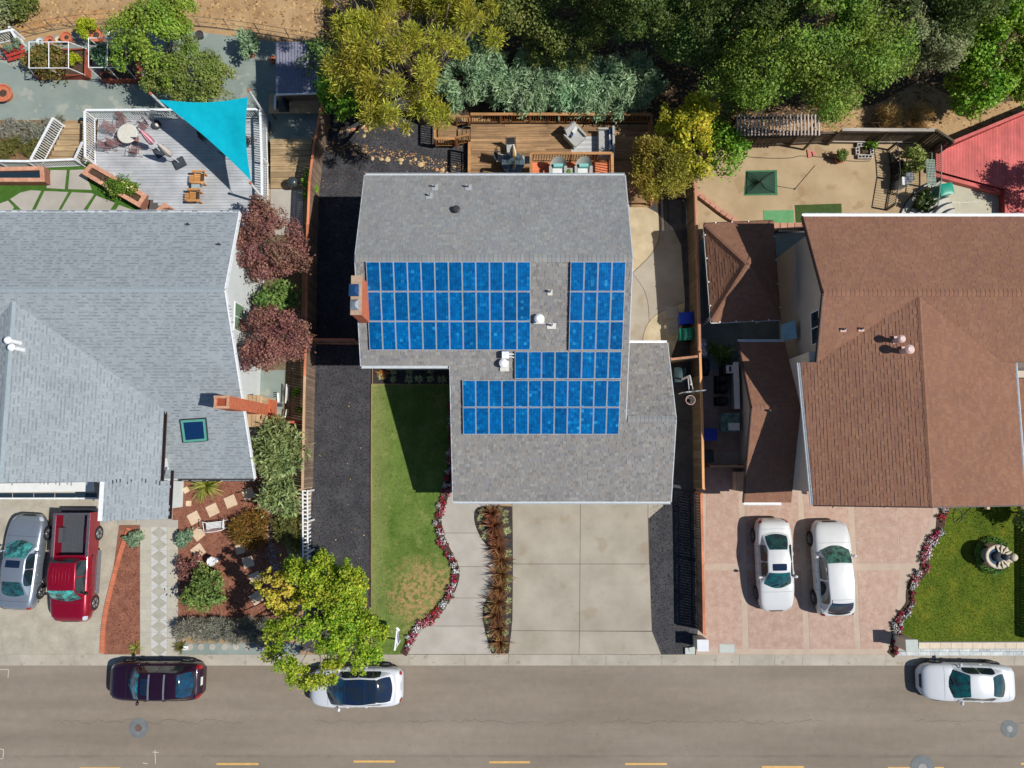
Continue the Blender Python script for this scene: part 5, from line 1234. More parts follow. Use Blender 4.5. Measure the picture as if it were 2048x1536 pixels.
def interp(keys, t_):
    xs = [k[0] for k in keys]; n = len(keys)
    if t_ <= xs[0]: return keys[0][1]
    for i in range(n - 1):
        if t_ <= xs[i+1]:
            f = (t_ - xs[i]) / max(1e-9, xs[i+1] - xs[i])
            # monotone cubic
            def sl(a, b): return (keys[b][1] - keys[a][1]) / max(1e-9, xs[b] - xs[a])
            d = sl(i, i+1); m0 = d if i == 0 else (0 if sl(i-1, i) * d <= 0 else 2 * sl(i-1, i) * d / (sl(i-1, i) + d)); m1 = d if i == n - 2 else (0 if sl(i+1, i+2) * d <= 0 else 2 * sl(i+1, i+2) * d / (sl(i+1, i+2) + d))
            h = xs[i+1] - xs[i]; f2, f3 = f*f, f*f*f
            return keys[i][1]*(2*f3-3*f2+1) + h*m0*(f3-2*f2+f) + keys[i+1][1]*(-2*f3+3*f2) + h*m1*(f3-f2)
    return keys[-1][1]
def vehicle(name, label, cat, loc, heading, L, W, H, paint_m, kind='sedan', wind=None, rear=None, sun=None, rim=None, rails=False, spoil=False, glass_roof=False, lower=None, rz0=0.0):
    th = thing(name, label, cat, loc, 'vehicles parked on drives and road', rz=heading)
    wind = wind or m_cglass; rear = rear or m_cglass; rim = rim or m_rim
    S = {'sedan': dict(zc=[(0, .55), (.012, .78), (.04, .98), (.10, 1.03), (.22, 1.04), (.45, 1.02), (.70, .98), (.80, .92), (.92, .80), (.965, .70), (.99, .58), (1, .48)],
                       hw=[(0, .60), (.02, .78), (.06, .89), (.14, .97), (.25, 1), (.7, 1), (.82, .98), (.9, .93), (.95, .84), (.98, .70), (1, .52)], base=(.13, .32, .56, .745), belt=1.0, wr=.60, wb=.88, roofk=1.0),
         'suv': dict(zc=[(0, .60), (.01, .85), (.03, 1.04), (.2, 1.10), (.45, 1.10), (.70, 1.07), (.80, 1.03), (.92, .93), (.965, .82), (.99, .66), (1, .5)],
                     hw=[(0, .68), (.02, .84), (.06, .93), (.14, .98), (.25, 1), (.7, 1), (.82, .98), (.9, .93), (.95, .85), (.98, .72), (1, .55)], base=(.03, .19, .58, .755), belt=1.05, wr=.66, wb=.89, roofk=1.0),
         'cross': dict(zc=[(0, .60), (.01, .85), (.035, 1.04), (.2, 1.08), (.45, 1.06), (.72, 1.03), (.82, .96), (.92, .84), (.965, .72), (.99, .58), (1, .48)],
                       hw=[(0, .62), (.02, .80), (.06, .91), (.14, .98), (.25, 1), (.7, 1), (.82, .97), (.9, .9), (.95, .8), (.98, .66), (1, .5)], base=(.06, .26, .58, .80), belt=1.02, wr=.66, wb=.88, roofk=1.0),
         'truck': dict(zc=[(0, .7), (.01, 1.1), (.05, 1.16), (.2, 1.18), (.5, 1.18), (.80, 1.14), (.93, 1.06), (.97, .94), (.99, .78), (1, .6)],
                       hw=[(0, .85), (.02, .95), (.06, .99), (.2, 1), (.8, 1), (.9, .97), (.96, .9), (.985, .8), (1, .68)], base=(.40, .44, .68, .80), belt=1.16, wr=.70, wb=.90, roofk=1.0)}[kind]
    t0b = .385 if kind == 'truck' else 0.0
    def hw(t_): return W / 2 * interp(S['hw'], t_)
    def zc(t_): return interp(S['zc'], t_)
    QP = [(0, 0.0, 0), (.30, .55, .012), (.48, .82, .045), (.58, .93, .11), (.68, 1.0, .26), (.80, 1.0, .52), (.90, .985, .74), (.96, .95, .88), (1.0, .86, 1.0)]
    def Bf(t_, q):
        a = abs(q); h_ = hw(t_); z_ = zc(t_); zb = .20
        yk = interp([(k[0], k[1]) for k in QP], a); zk = interp([(k[0], k[2]) for k in QP], a)
        arch = 0
        return Vector(((t_ - .5) * L, h_ * yk * (1 if q >= 0 else -1), z_ - (z_ - zb) * zk))
    def patch(fn, s0, s1, q0, q1, off, nu=8, nv=8, k=.18):
        m = MB(); sc, qc = (s0+s1)/2, (q0+q1)/2; sh, qh = (s1-s0)/2, (q1-q0)/2
        def f(a, b):
            u, v = a*2-1, b*2-1; s_ = sc + sh * u * math.sqrt(max(0, 1 - v*v*k)); q_ = qc + qh * v * math.sqrt(max(0, 1 - u*u*k)); e = .004
            p = fn(s_, q_); n = (fn(s_ + e, q_) - fn(s_ - e, q_)).cross(fn(s_, q_ + e) - fn(s_, q_ - e))
            n = n.normalized() if n.length > 1e-9 else V3(0, 0, 1)
            cen = V3(p.x * .9, 0, .6)
            if n.dot(p - cen) < 0: n = -n
            return p + n * off
        m.grid(f, nu, nv); 
        return m
    def add(m, nm, mat, par=None, smooth=True): return m.build(nm, mat, par or th, smooth, local=True)
    m = MB(); m.grid(lambda a, b: Bf(t0b + a * (1 - t0b), b * 2 - 1), 44, 32)
    for t_, fl in ((t0b, 1), (1.0, 0)):
        loop = [Bf(t_, b / 16 - 1) for b in range(33)]; m.add(loop, [tuple(range(33)) if fl else tuple(range(32, -1, -1))])
    body = add(m, 'body', paint_m)
    m = MB(); m.box((0, 0, .24), (L * .86, W * .84, .12)); add(m, 'underside', m_blk, None, False)
    # cabin
    xr0, xr1, xf1, xf0 = [(q - .5) * L for q in S['base']]; zb = S['belt'];
    def cx(s): return interp([(0, xf0), (.26, xf1 + .0), (.5, (xf1 + xr1) / 2), (.76, xr1), (1, xr0)], s)
    zF, zR_ = zc(S['base'][3]) - .03, zc(max(S['base'][0], .05)) - .02
    if kind == 'truck': zR_ = zc(.42) - .02
    def cz_(s): return interp([(0, zF), (.13, zF + (H - zF) * .56), (.26, H - .05), (.5, H), (.76, H - .05), (.88, zR_ + (H - zR_) * (.55)), (1, zR_)], s)
    def wt(s): return W / 2 * interp([(0, .80), (.26, S['wr']), (.5, S['wr'] + .02), (.76, S['wr'] - .03), (1, .74 if kind != 'truck' else .70)], s)
    def wb(s): return W / 2 * interp([(0, .84), (.2, S['wb']), (.8, S['wb']), (1, .80)], s)
    fk, rk_ = (.26, .14) if kind != 'truck' else (.14, .02)
    def G(s, q):
        a = abs(q); sg = 1 if q >= 0 else -1; z_ = cz_(s); zbl = min(z_, zb - .06 + .02)
        bow = -fk * max(0, 1 - s / .30) ** .8 + rk_ * max(0, 1 - (1 - s) / .28) ** .8
        if a < .62:
            f = a / .62; y = wt(s) * (f if f < .8 else .8 + .2 * math.sin((f - .8) / .2 * math.pi / 2)); z_ = z_ - .045 * f ** 2.5 * min(1, (z_ - zb + .2) / .4)
            x = cx(s) + bow * f * f
        else:
            f = (a - .62) / .38; zt = z_ - .045 * min(1, (z_ - zb + .2) / .4); y = wt(s) + (wb(s) - wt(s)) * f; z_ = zt + (zbl - zt) * f ** 1.15
            x = cx(s) + bow
        return Vector((x, y * sg, z_))
    m = MB(); m.grid(lambda a, b: G(a, b * 2 - 1), 36, 32); cab = add(m, 'cabin', paint_m)
    add(patch(G, .015, .255, -.58, .58, .012, 12, 12, .10), 'windshield', wind, cab)
    add(patch(G, .002, .022, -.57, .57, .006, 2, 12, 0), 'cowl', m_blk, cab)
    for y_ in (-.3, .12):
        a_ = G(.03, y_); b_ = G(.075, y_ + .3); m = MB(); m.bar(a_ + V3(.02, 0, .025), b_ + V3(.02, 0, .025), .025, .02); add(m, 'wiper', m_blk, cab, False)
    add(patch(G, .765, .965 if kind != 'truck' else .9, -.55, .55, .012, 10, 12, .14), 'rear_window', rear, cab)
    for sg in (-1, 1):
        q0, q1 = sorted((.66 * sg, .975 * sg))
        for (a, b) in ((.14, .475), (.492, .85 if kind in ('sedan', 'cross') else .83)):
            add(patch(G, a, b, q0, q1, .010, 10, 5, .12), 'side_window', m_cglass, cab)
    if glass_roof:
        add(patch(G, .245, .785, -.56, .56, .0125, 16, 12, .02), 'glass_roof', m_navy, cab)
        for s_ in (.27, .60): add(patch(G, s_ - .003, s_ + .003, -.52, .52, .014, 1, 10, 0), 'roof_seam', plain('roof_bar', C(40, 56, 84), .3), cab)
    elif sun: add(patch(G, sun[0], sun[1], -.40, .40, .011, 6, 6, .06), 'sunroof', m_navy, cab)
    if rails:
        for s_ in (.40, .60): add(patch(G, s_ - .012, s_ + .012, -.56, .56, .05, 2, 10, 0), 'roof_bar', m_rim, cab)
    if spoil: add(patch(G, .735, .785, -.52, .52, .03, 4, 10, .05), 'spoiler', paint_m, cab)
    # lamps, seams, plate
    for sg in (-1, 1):
        q0, q1 = sorted((.48 * sg, .70 * sg)); add(patch(Bf, .935, .98, q0, q1, .006, 6, 5, .3), 'headlight', m_head, body)
        tl = .022 if kind == 'cross' else .045
        if kind != 'truck': add(patch(Bf, .004, tl, q0, q1, .006, 5, 5, .2), 'taillight', m_tail, body)
        qa, qb = sorted((.50 * sg, .90 * sg))
        for t_ in ((.29, .48, .68) if kind != 'truck' else (.42, .58, .77)): add(patch(Bf, t_ - .0012, t_ + .0012, qa, qb, .003, 1, 8, 0), 'door_seam', m_seam, body)
        for t_ in ((.40, .60) if kind != 'truck' else (.52, .70)):
            p = Bf(t_ - .02, .66 * sg); m = MB(); m.box((p.x, p.y + .012 * sg, p.z - .02), (.18, .03, .03)); add(m, 'door_handle', paint_m, body)
        # mirror
        p = G(.12, .9 * sg); m = MB(); m.lathe([(.001, -.07), (.075, -.05), (.10, .02), (.07, .08), (.001, .10)], (p.x - .02, p.y + .17 * sg, p.z + .02), 10, sx=.8, sy=1.15); m.bar(p, (p.x - .02, p.y + .14 * sg, p.z), .05, .03); add(m, 'mirror', paint_m if kind != 'truck' else m_blk)
        q0, q1 = sorted((.02 * sg, .50 * sg))
    hood = .775 if kind != 'truck' else .81
    add(patch(Bf, hood, hood + .0022, -.50, .50, .003, 1, 12, 0), 'hood_seam', m_seam, body)
    if kind == 'sedan': add(patch(Bf, .105, .107, -.50, .50, .003, 1, 12, 0), 'boot_seam', m_seam, body)
    add(patch(Bf, .984, .998, -.34, .34, .006, 3, 10, .1), 'grille', m_blk, body)
    if kind != 'truck': add(patch(Bf, .001, .008, -.16, .16, .008, 2, 6, 0), 'number_plate', m_plate, body)
    if kind in ('suv',): add(patch(G, .965, .995, -.5, .5, .02, 3, 10, .1), 'rear_spoiler', m_blk, cab)
    r = .335 if kind in ('sedan', 'cross') else .37
    for t_ in ((.19, .805) if kind != 'truck' else (.20, .835)):
        for sg in (-1, 1):
            x = (t_ - .5) * L; y = sg * (W / 2 - .105)
            def disc(r0, y0, y1, prof=None):
                mm = MB(); pr = prof or [(r0 * .97, 0), (r0, .03), (r0, .97), (r0 * .97, 1)]; vs = []; nn = 24
                for (rr_, f) in pr:
                    for k in range(nn): a = 2 * math.pi * k / nn; vs.append((x + rr_ * math.cos(a), y + sg * (y0 + (y1 - y0) * f), r + rr_ * math.sin(a)))
                fs = [(i*nn+k, i*nn+(k+1) % nn, (i+1)*nn+(k+1) % nn, (i+1)*nn+k) for i in range(len(pr)-1) for k in range(nn)] + [tuple(range(nn)), tuple(range((len(pr)-1)*nn, len(pr)*nn))]
                return mm.add(vs, fs)
            whl = add(disc(r, -.09, .125), 'wheel', m_tyre)
            add(disc(r * .66, .10, .132), 'rim', rim, whl)
            mm = MB()
            for k in range(5):
                a = 2 * math.pi * k / 5; mm.bar((x, y + sg * .135, r), (x + r * .62 * math.cos(a), y + sg * .135, r + r * .62 * math.sin(a)), .02, .05)
            tag(add(mm, 'spokes', m_rimk if rim is m_rim else m_rim, whl, False), kind='stuff')
            if kind == 'truck' and t_ < .5: continue
            add(disc(r * 1.13, -.05, .108), 'wheel_arch', m_blk if kind != 'truck' else paint_m)
    if lower: lower(th, add, body)
    return th
Z2 = math.pi / 2
def at(px, py, z=.7): q = P(px, py, z); return (q.x, q.y, 0.02)
def at_road(px, py, z=.65): q = P(px, py, z - .1); return (q.x, q.y, -.095)
m_silver = paint('silver_paint', C(150, 160, 172), .28, .6, .55, .12); m_redp = paint('candy_red_paint', C(150, 0, 38), .25, .8, .35, .15); m_plum = paint('dark_plum_paint', C(44, 14, 40), .25, .8, .4, .2); m_carw = paint('white_car_paint', C(208, 211, 213), .3, .6); m_carw2 = paint('pearl_white_paint', C(206, 207, 206), .3, .6); m_carw3 = paint('bright_white_paint', C(212, 215, 219), .3, .6)
teal1 = glassmat('teal_shade_glass', C(74, 160, 158), .1); teal2 = glassmat('bright_teal_glass', C(74, 186, 178), .1); teal3 = glassmat('cyan_glass', C(16, 150, 178), .1); green1 = glassmat('green_glass', C(28, 74, 72), .05); green2 = glassmat('sage_glass', C(74, 128, 108), .05); teal4 = glassmat('emerald_glass', C(16, 92, 94), .05); petrol = glassmat('petrol_glass', C(6, 70, 104), .06)
vehicle('parked_car', 'silver sedan parked nose to the house at the left edge', 'car', at(45, 1124, .7), Z2 + math.radians(-3), 4.85, 1.86, 1.44, m_silver, 'sedan', teal1, glassmat('dark_teal', C(34, 92, 96)), (.30, .45))
# pickup with open bed
def bed(th, add, body):
    L, W = 5.55, 1.95; x0, x1 = -L / 2, (.40 - .5) * L; z0, z1 = .62, 1.18; w = W / 2
    m_liner = surf('ribbed_bedliner', C(74, 78, 84), scale=8, var=.1, fine=.1); m_chrome = plain('bed_rail_cap', C(120, 124, 132), .3, .6)
    for sg in (-1, 1):
        m = MB(); m.box(((x0 + x1) / 2, sg * (w - .10), .76), (x1 - x0, .20, .84)); add(m, 'bed_side', m_redp, None, False)
        m = MB(); m.box(((x0 + x1) / 2, sg * (w - .10), z1 + .015), (x1 - x0 - .02, .13, .03)); add(m, 'bed_cap', m_chrome, None, False)
        m = MB(); m.box((x0 + 1.15, sg * (w - .30), .80), (.75, .22, .28)); add(m, 'wheel_box', m_redp if sg > 0 else m_liner, None, False)
    m = MB(); m.box((x0 + .05, 0, .82), (.09, W - .42, .72)); add(m, 'tailgate', m_redp, None, False)
    m = MB(); m.box((x0 + .06, 0, z1 + .015), (.1, W - .30, .03)); add(m, 'tailgate_cap', m_chrome, None, False)
    m = MB(); m.box((x0 - .08, 0, .52), (.18, W - .1, .16)); add(m, 'bumper', plain('dark_bumper', C(52, 54, 60), .4), None, False)
    m = MB(); m.box(((x0 + x1) / 2, 0, z0), (x1 - x0 - .06, W - .42, .04)); fl = add(m, 'bed_floor', m_liner, None, False)
    for k in range(13):
        m = MB(); m.box(((x0 + x1) / 2, -w + .30 + k * (W - .6) / 12, z0 + .03), (x1 - x0 - .12, .05, .025)); add(m, 'rib', m_liner, fl, False)
    m = MB(); m.box((x1 - .03, 0, .86), (.05, W - .42, .6)); add(m, 'bulkhead', m_redp, None, False)
    for sg in (-1, 1):
        m = MB(); m.box((.3, sg * (w + .09), .38), (2.2, .17, .05)); add(m, 'running_board', plain('step_board', C(112, 114, 118), .5), None, False)
    for k in range(6):
        m = MB(); m.box((.28, -.42 + k * .168, 1.835), (.95, .02, .012)); add(m, 'roof_rib', m_redp, None, False)
    for sg in (-1, 1):
        m = MB(); m.box((x0 + .02, sg * (w - .1), .95), (.06, .17, .4)); add(m, 'taillight', m_tail, None, False)
vehicle('pickup_truck', 'dark red pickup truck with open grey bed beside the silver sedan', 'pickup', at(147, 1134, .8), -Z2 + math.radians(0), 5.55, 1.95, 1.82, m_redp, 'truck', teal2, None, None, lower=bed)
vehicle('parked_car', 'dark plum SUV with roof bars parked at the kerb on the left', 'car', at_road(312, 1361), math.pi, 4.75, 1.88, 1.72, m_plum, 'suv', teal3, petrol, (.29, .40), rails=True)
vehicle('parked_car', 'white crossover with dark glass roof partly under the street tree', 'car', at_road(711, 1373), math.pi + math.radians(1), 4.75, 1.92, 1.62, m_carw3, 'cross', petrol, m_navy, None, glass_roof=True, rim=m_rimk)
vehicle('parked_car', 'white sedan with sunroof parked on the pink drive, left of two', 'car', at(1549, 1130, .7), -Z2 + math.radians(1), 4.72, 1.84, 1.45, m_carw2, 'sedan', teal4, green1, (.30, .45), rim=m_rimk)
vehicle('parked_car', 'white SUV with plain roof parked on the pink drive, right of two', 'car', at(1667, 1137, .8), Z2 + math.radians(1.5), 4.82, 1.92, 1.68, m_carw2, 'suv', green2, m_navy, None, rim=m_rimk, spoil=True)
vehicle('parked_car', 'white sedan parked at the kerb by the right edge', 'car', at_road(1934, 1364), math.pi - math.radians(1.2), 4.75, 1.84, 1.45, m_carw, 'sedan', teal4, green1, None)
# ------------------------------------------------------------------ plants
m_barkg = surf('grey_bark', C(120, 108, 98), C(150, 138, 126), scale=6, fine=.25, bump=.5); m_barkd = surf('dark_bark', C(70, 58, 48), C(96, 82, 70), scale=6, fine=.25, bump=.5)
def unit(v): return v / np.maximum(1e-9, np.linalg.norm(v, axis=1))[:, None]
def leaves(cen, rad, n, L, W, mode='broad', rng=None, axis=None, shell=.55):
    """n leaf blades spread over clumps cen (K,3) of radius rad (K,) -> (n*4,3) diamonds"""
    rng = rng or RNG; K = len(cen)
    w = rad ** 2; k = rng.choice(K, n, p=w / w.sum())
    d = unit(rng.normal(0, 1, (n, 3))); rr = rad[k] * (shell + (1 - shell) * rng.random(n)) ** .8 * np.where(rng.random(n) < .25, 1 + np.abs(rng.normal(0, .4, n)), 1)
    p = cen[k] + d * rr[:, None]
    f_ = rng.uniform(.5, 1.5, n); ls = L * f_; ws = W * f_ * rng.uniform(.75, 1.25, n)
    if mode == 'broad':
        nn = unit(d + rng.normal(0, .75, (n, 3)) + np.array([0, 0, .55])); t_ = unit(np.cross(nn, rng.normal(0, 1, (n, 3))))
    elif mode == 'needle':
        t_ = unit(d + rng.normal(0, .45, (n, 3)) + np.array([0, 0, .25])); nn = unit(np.cross(t_, rng.normal(0, 1, (n, 3))))
    elif mode == 'spray':
        out = cen[k] - (axis if axis is not None else cen.mean(0)); out[:, 2] *= .3
        t_ = unit(unit(out) * .7 + rng.normal(0, .55, (n, 3)) + np.array([0, 0, .1])); nn = unit(np.cross(t_, rng.normal(0, 1, (n, 3))) + np.array([0, 0, .4]))
        nn = unit(nn - t_ * (nn * t_).sum(1)[:, None])
    b = np.cross(nn, t_)
    a0 = p - t_ * ls[:, None] * .5; a2 = p + t_ * ls[:, None] * .5; a1 = p + b * ws[:, None] * .5; a3 = p - b * ws[:, None] * .5
    return np.stack([a0, a1, a2, a3], 1).reshape(-1, 3)
def leaf_obj(name, V, mat, parent=None):
    o = bpy.data.objects.new(name, np_mesh(name, V, 4, mat)); return put(o, parent)
def crown(c, rx, ry, rz, K, rc, rng, top=True, lump=.22, holes=.0):
    """clump centres through an uneven ellipsoid, with openings"""
    out = []; a1, a2, a3 = rng.uniform(0, 6.28, 3); w = rng.normal(0, 1, (4, 3)) * np.array([[1.0], [1.3], [1.7], [2.1]]) * 1.3; ph = rng.uniform(0, 6.28, 4)
    while len(out) < K:
        th = rng.uniform(0, 2 * math.pi); cp = rng.uniform(-.35 if top else -1, 1); sp = math.sqrt(1 - cp * cp); f = rng.uniform(.3, 1) ** .4
        d = np.array([sp * math.cos(th), sp * math.sin(th), cp])
        if holes and np.sin(w @ (d * f * 2.2) + ph).sum() < holes * 2 - 1.6: continue
        mul = 1 + lump * math.sin(3 * th + a1) + lump * .7 * math.sin(5 * th + a2) + lump * .5 * math.sin(9 * th + a3)
        out.append((c[0] + d[0] * f * mul * rx, c[1] + d[1] * f * mul * ry, c[2] + d[2] * f * rz))
    return np.array(out), rc * rng.uniform(.5, 1.45, K)
LM = {}
def LEAF(key, cols, trans=.3):
    if key not in LM: LM[key] = leaf(key + '_leaves', cols, trans)
    return LM[key]
def tree(name, label, px, py, r, zc_, rz, key, cols, n, L, W, K=60, rc=None, mode='broad', cat='tree', group=None, sq=1.0, trunk=.16, bark=None, seed=1, limbs=7, lump=.22, rx=None, trans=.3, shell=.45, lean=(0, 0), holes=.3):
    rng = np.random.default_rng(seed); c = P(px, py, zc_); rx = rx or r; ry = r * sq; rc = rc or r * .26
    base = V3(c.x + lean[0], c.y + lean[1], 0); th = thing(name, label, cat, base, group)
    cen, rad = crown(c, rx - rc * .6, ry - rc * .6, rz, K, rc, rng, lump=lump, holes=holes); cen[:, 2] = np.maximum(cen[:, 2], rad * .6 + .05)
    leaf_obj('crown', leaves(cen, rad, n, L, W, mode, rng, np.array(c), shell), LEAF(key, cols, trans), th)
    m = MB(); fork = base + (c - base) * .45
    m.tube([base, base.lerp(fork, .5) + V3(.03 * r, .02 * r, 0), fork], [trunk * 1.3, trunk, trunk * .8], 9); tr = m.build('trunk', bark or m_barkg, th, True)
    for i in rng.choice(K, min(limbs, K), replace=False):
        e = Vector(cen[i]); mid = fork.lerp(e, .5) + V3(*(rng.normal(0, .08 * r, 3))); q = MB().tube([fork, mid, e], [trunk * .55, trunk * .3, trunk * .08], 6); q.build('limb', bark or m_barkg, tr, True)
    return th
OAK = [C(76, 92, 38), C(106, 118, 54), C(128, 136, 66), C(88, 104, 46), C(148, 148, 88)]
OAKG = [C(72, 100, 46), C(98, 126, 60), C(122, 148, 76), C(82, 108, 50), C(142, 156, 94)]
OAKC = [C(80, 108, 34), C(110, 136, 46), C(136, 158, 62), C(94, 120, 40), C(146, 162, 72)]
OAKD = [C(96, 106, 66), C(126, 134, 88), C(150, 154, 112), C(108, 118, 74)]
BRT = [C(70, 104, 22), C(110, 148, 34), C(146, 176, 54), C(88, 122, 28)]
PINE = [C(124, 128, 40), C(164, 164, 52), C(194, 188, 72), C(146, 150, 46), C(134, 120, 62)]
JUN = [C(108, 136, 100), C(136, 164, 124), C(162, 186, 148), C(122, 150, 110), C(174, 194, 156)]
GOLD = [C(116, 110, 40), C(152, 142, 56), C(184, 170, 80), C(134, 132, 48), C(144, 150, 64)]
YEL = [C(150, 150, 36), C(192, 182, 44), C(212, 198, 66), C(110, 132, 40), C(170, 172, 44)]
PLUM = [C(96, 58, 60), C(126, 84, 78), C(150, 106, 94), C(110, 70, 72), C(158, 122, 94), C(132, 90, 94)]
STR = [C(92, 130, 28), C(132, 158, 36), C(170, 180, 52), C(110, 146, 30), C(190, 184, 70)]
CIT = [C(70, 110, 24), C(104, 150, 36), C(140, 176, 56), C(84, 124, 30)]
LOQ = [C(102, 120, 72), C(134, 150, 94), C(164, 176, 124), C(114, 132, 78), C(146, 150, 88)]
SHR = [C(80, 108, 50), C(108, 134, 64), C(132, 154, 84), C(92, 118, 54)]
bg = 'trees on the slope behind the yards'
tree('pine_tree', 'tall yellow-green pine with grey twigs behind the black gravel yard', 800, 80, 4.0, 6.8, 2.0, 'pine', PINE, 52000, .22, .035, 120, .5, 'needle', group=bg, trunk=.22, seed=3, limbs=60, lump=.25, shell=.25, lean=(.2, -.6), holes=.3)
tree('oak_tree', 'dark olive oak behind the pine at the top of the photo', 930, -35, 3.2, 5.0, 2.2, 'oak', OAK, 24000, .12, .075, 130, .5, group=bg, seed=40)
tree('oak_tree', 'broad olive oak above the blue-green juniper hedge', 1120, -2, 4.6, 3.4, 2.0, 'oak', OAK, 62000, .12, .08, 330, .48, holes=.1, group=bg, trunk=.24, seed=4, sq=.68)
tree('oak_tree', 'mid green oak between the olive oak and the big bright oak', 1375, 38, 2.9, 3.6, 2.0, 'oakg', OAKG, 42000, .12, .08, 230, .46, holes=.1, group=bg, seed=5, sq=.85)
tree('oak_tree', 'big bright green oak above the pergola', 1620, 85, 4.1, 5.8, 3.0, 'oakc', OAKC, 68000, .12, .07, 330, .48, holes=.1, group=bg, trunk=.26, seed=6, sq=.95)
tree('oak_tree', 'grey-olive oak right of the big bright oak', 1815, 48, 2.7, 5.2, 2.2, 'oakd', OAKD, 34000, .11, .07, 180, .42, holes=.1, group=bg, seed=7)
tree('broadleaf_tree', 'bright green large-leaved tree in the top right corner', 2015, 85, 3.6, 3.3, 2.0, 'brt', BRT, 60000, .14, .10, 420, .42, holes=.0, group=bg, seed=8, lump=.18)
for i, (x, y, z, r_) in enumerate(((1262, -45, 6.5, 3.0), (1500, -40, 6.8, 3.2), (1745, -60, 6.5, 2.8), (1915, -20, 6.2, 2.6))):
    tree('oak_tree', 'dark oak crown cut by the top edge, %s from the left' % ORD[i], x, y, r_, z, 2.4, 'oakk', [C(56, 72, 30), C(76, 94, 38), C(94, 112, 50), C(64, 82, 34)], 26000, .12, .08, 150, .5, group=bg, seed=300 + i, holes=.1)
tree('shrub', 'bright green leafy bush on the left side of the pine', 690, 178, 1.6, 1.9, 1.3, 'cit', CIT, 4200, .17, .10, 36, .5, cat='shrub', seed=9, trunk=.06)
tree('shrub', 'dark green bush at the fence left of the pine', 650, 125, 1.5, 2.0, 1.2, 'oakg', OAKG, 3200, .16, .09, 30, .5, cat='shrub', seed=10, trunk=.06)
tree('shrub', 'round green shrub with bare grey twigs left of the pergola', 1468, 198, 1.35, 1.9, 1.2, 'oakc', OAKC, 4200, .15, .06, 34, .45, 'needle', cat='shrub', seed=11, trunk=.07)
for i, (x, y, r_) in enumerate(((938, 152, 1.75), (1005, 164, 1.65), (1070, 172, 1.6), (1135, 168, 1.65), (1200, 174, 1.65), (1265, 168, 1.75), (960, 112, 1.3))):
    tree('juniper', 'blue-green juniper, %s in the hedge behind the brown deck' % (['leftmost', 'second from left', 'third from left', 'fourth from left', 'second from right', 'rightmost', 'small upper left one'][i]), x, y, r_, 1.5, .8, 'jun', JUN, 9000, .30, .06, 70, .36, 'spray', cat='shrub', group='juniper hedge', seed=20 + i, trunk=.08, shell=.3, bark=m_barkd)
tree('ornamental_tree', 'golden brown conifer at the right corner of the brown deck', 1325, 340, 1.75, 2.6, 1.2, 'gold', GOLD, 18000, .13, .055, 110, .36, 'needle', seed=30, lump=.12)
tree('ornamental_tree', 'yellow leaved tree above the golden conifer', 1378, 262, 1.75, 3.0, 1.5, 'yel', YEL, 8000, .14, .09, 75, .34, seed=31, sq=1.25, lump=.3)
tree('citrus_tree', 'bright green citrus bush at the corner of the dirt yard', 1450, 298, 1.3, 1.6, 1.0, 'cit', CIT, 3000, .15, .09, 34, .4, seed=32, trunk=.06)
pt = 'purple plum trees by the left fence'
tree('plum_tree', 'large purple plum tree by the rear corner of the left house', 546, 490, 1.95, 3.1, 1.6, 'plum', PLUM, 17000, .11, .065, 120, .34, group=pt, seed=33, trunk=.1, lump=.15)
tree('plum_tree', 'purple plum tree above the left brick chimney', 541, 688, 1.9, 3.1, 1.6, 'plum', PLUM, 17000, .11, .065, 120, .34, group=pt, seed=34, trunk=.1, lump=.12)
tree('plum_sapling', 'slender young plum tree beside the front right deck corner', 525, 425, .9, 2.6, .8, 'plum', PLUM, 2000, .14, .07, 22, .32, seed=35, trunk=.05, lump=.3)
tree('shrub', 'light green shrub between the two purple plum trees', 552, 600, 1.05, 2.2, .9, 'shr', SHR, 3600, .15, .08, 30, .38, cat='shrub', seed=36, trunk=.06)
tree('loquat_bush', 'large grey-green loquat bush below the red gate', 553, 900, 1.6, 1.8, 1.2, 'loq', LOQ, 3400, .30, .08, 44, .42, 'needle', cat='shrub', seed=37, trunk=.07, lump=.1)
tree('loquat_bush', 'smaller grey-green loquat bush below the large one', 562, 993, 1.05, 1.3, .8, 'loq', LOQ, 1900, .28, .08, 26, .36, 'needle', cat='shrub', seed=38, trunk=.05, lump=.12)
st_ = tree('street_tree', 'yellow-green street tree overhanging the kerb and the white crossover', 645, 1246, 2.8, 3.8, 1.6, 'str', STR, 36000, .11, .08, 280, .28, shell=.25, seed=39, sq=1.15, trunk=.14, limbs=50, lump=.12, holes=.2)
c_ = P(565, 1180, 4.0); rng_ = np.random.default_rng(41); cen, rad = crown(c_, 1.35, 1.0, .7, 60, .2, rng_, lump=.35)
leaf_obj('side_crown', leaves(cen, rad, 4000, .12, .09, 'broad', rng_, shell=.25), LEAF('stry', [C(150, 146, 40), C(186, 172, 58), C(200, 184, 80), C(130, 140, 40)]), st_)
for e in cen[:18]: MB().tube([P(630, 1230, 3.2), P(600, 1205, 3.6), Vector(e)], [.05, .03, .008], 6).build('limb', m_barkg, st_, True)
tree('garden_tree', 'light green garden tree left of the teal sail, upper of two', 310, 78, 2.35, 2.8, 1.5, 'ga', [C(96, 124, 36), C(128, 154, 50), C(152, 170, 74), C(84, 110, 34)], 20000, .12, .075, 160, .34, holes=.05, seed=42, trunk=.09)
tree('garden_tree', 'olive green garden tree just above the teal sail', 382, 152, 2.0, 2.2, 1.2, 'gb', [C(92, 112, 44), C(120, 134, 60), C(146, 152, 84), C(104, 116, 50)], 20000, .11, .06, 160, .32, holes=.05, seed=43, trunk=.08, sq=.8, rx=2.3)
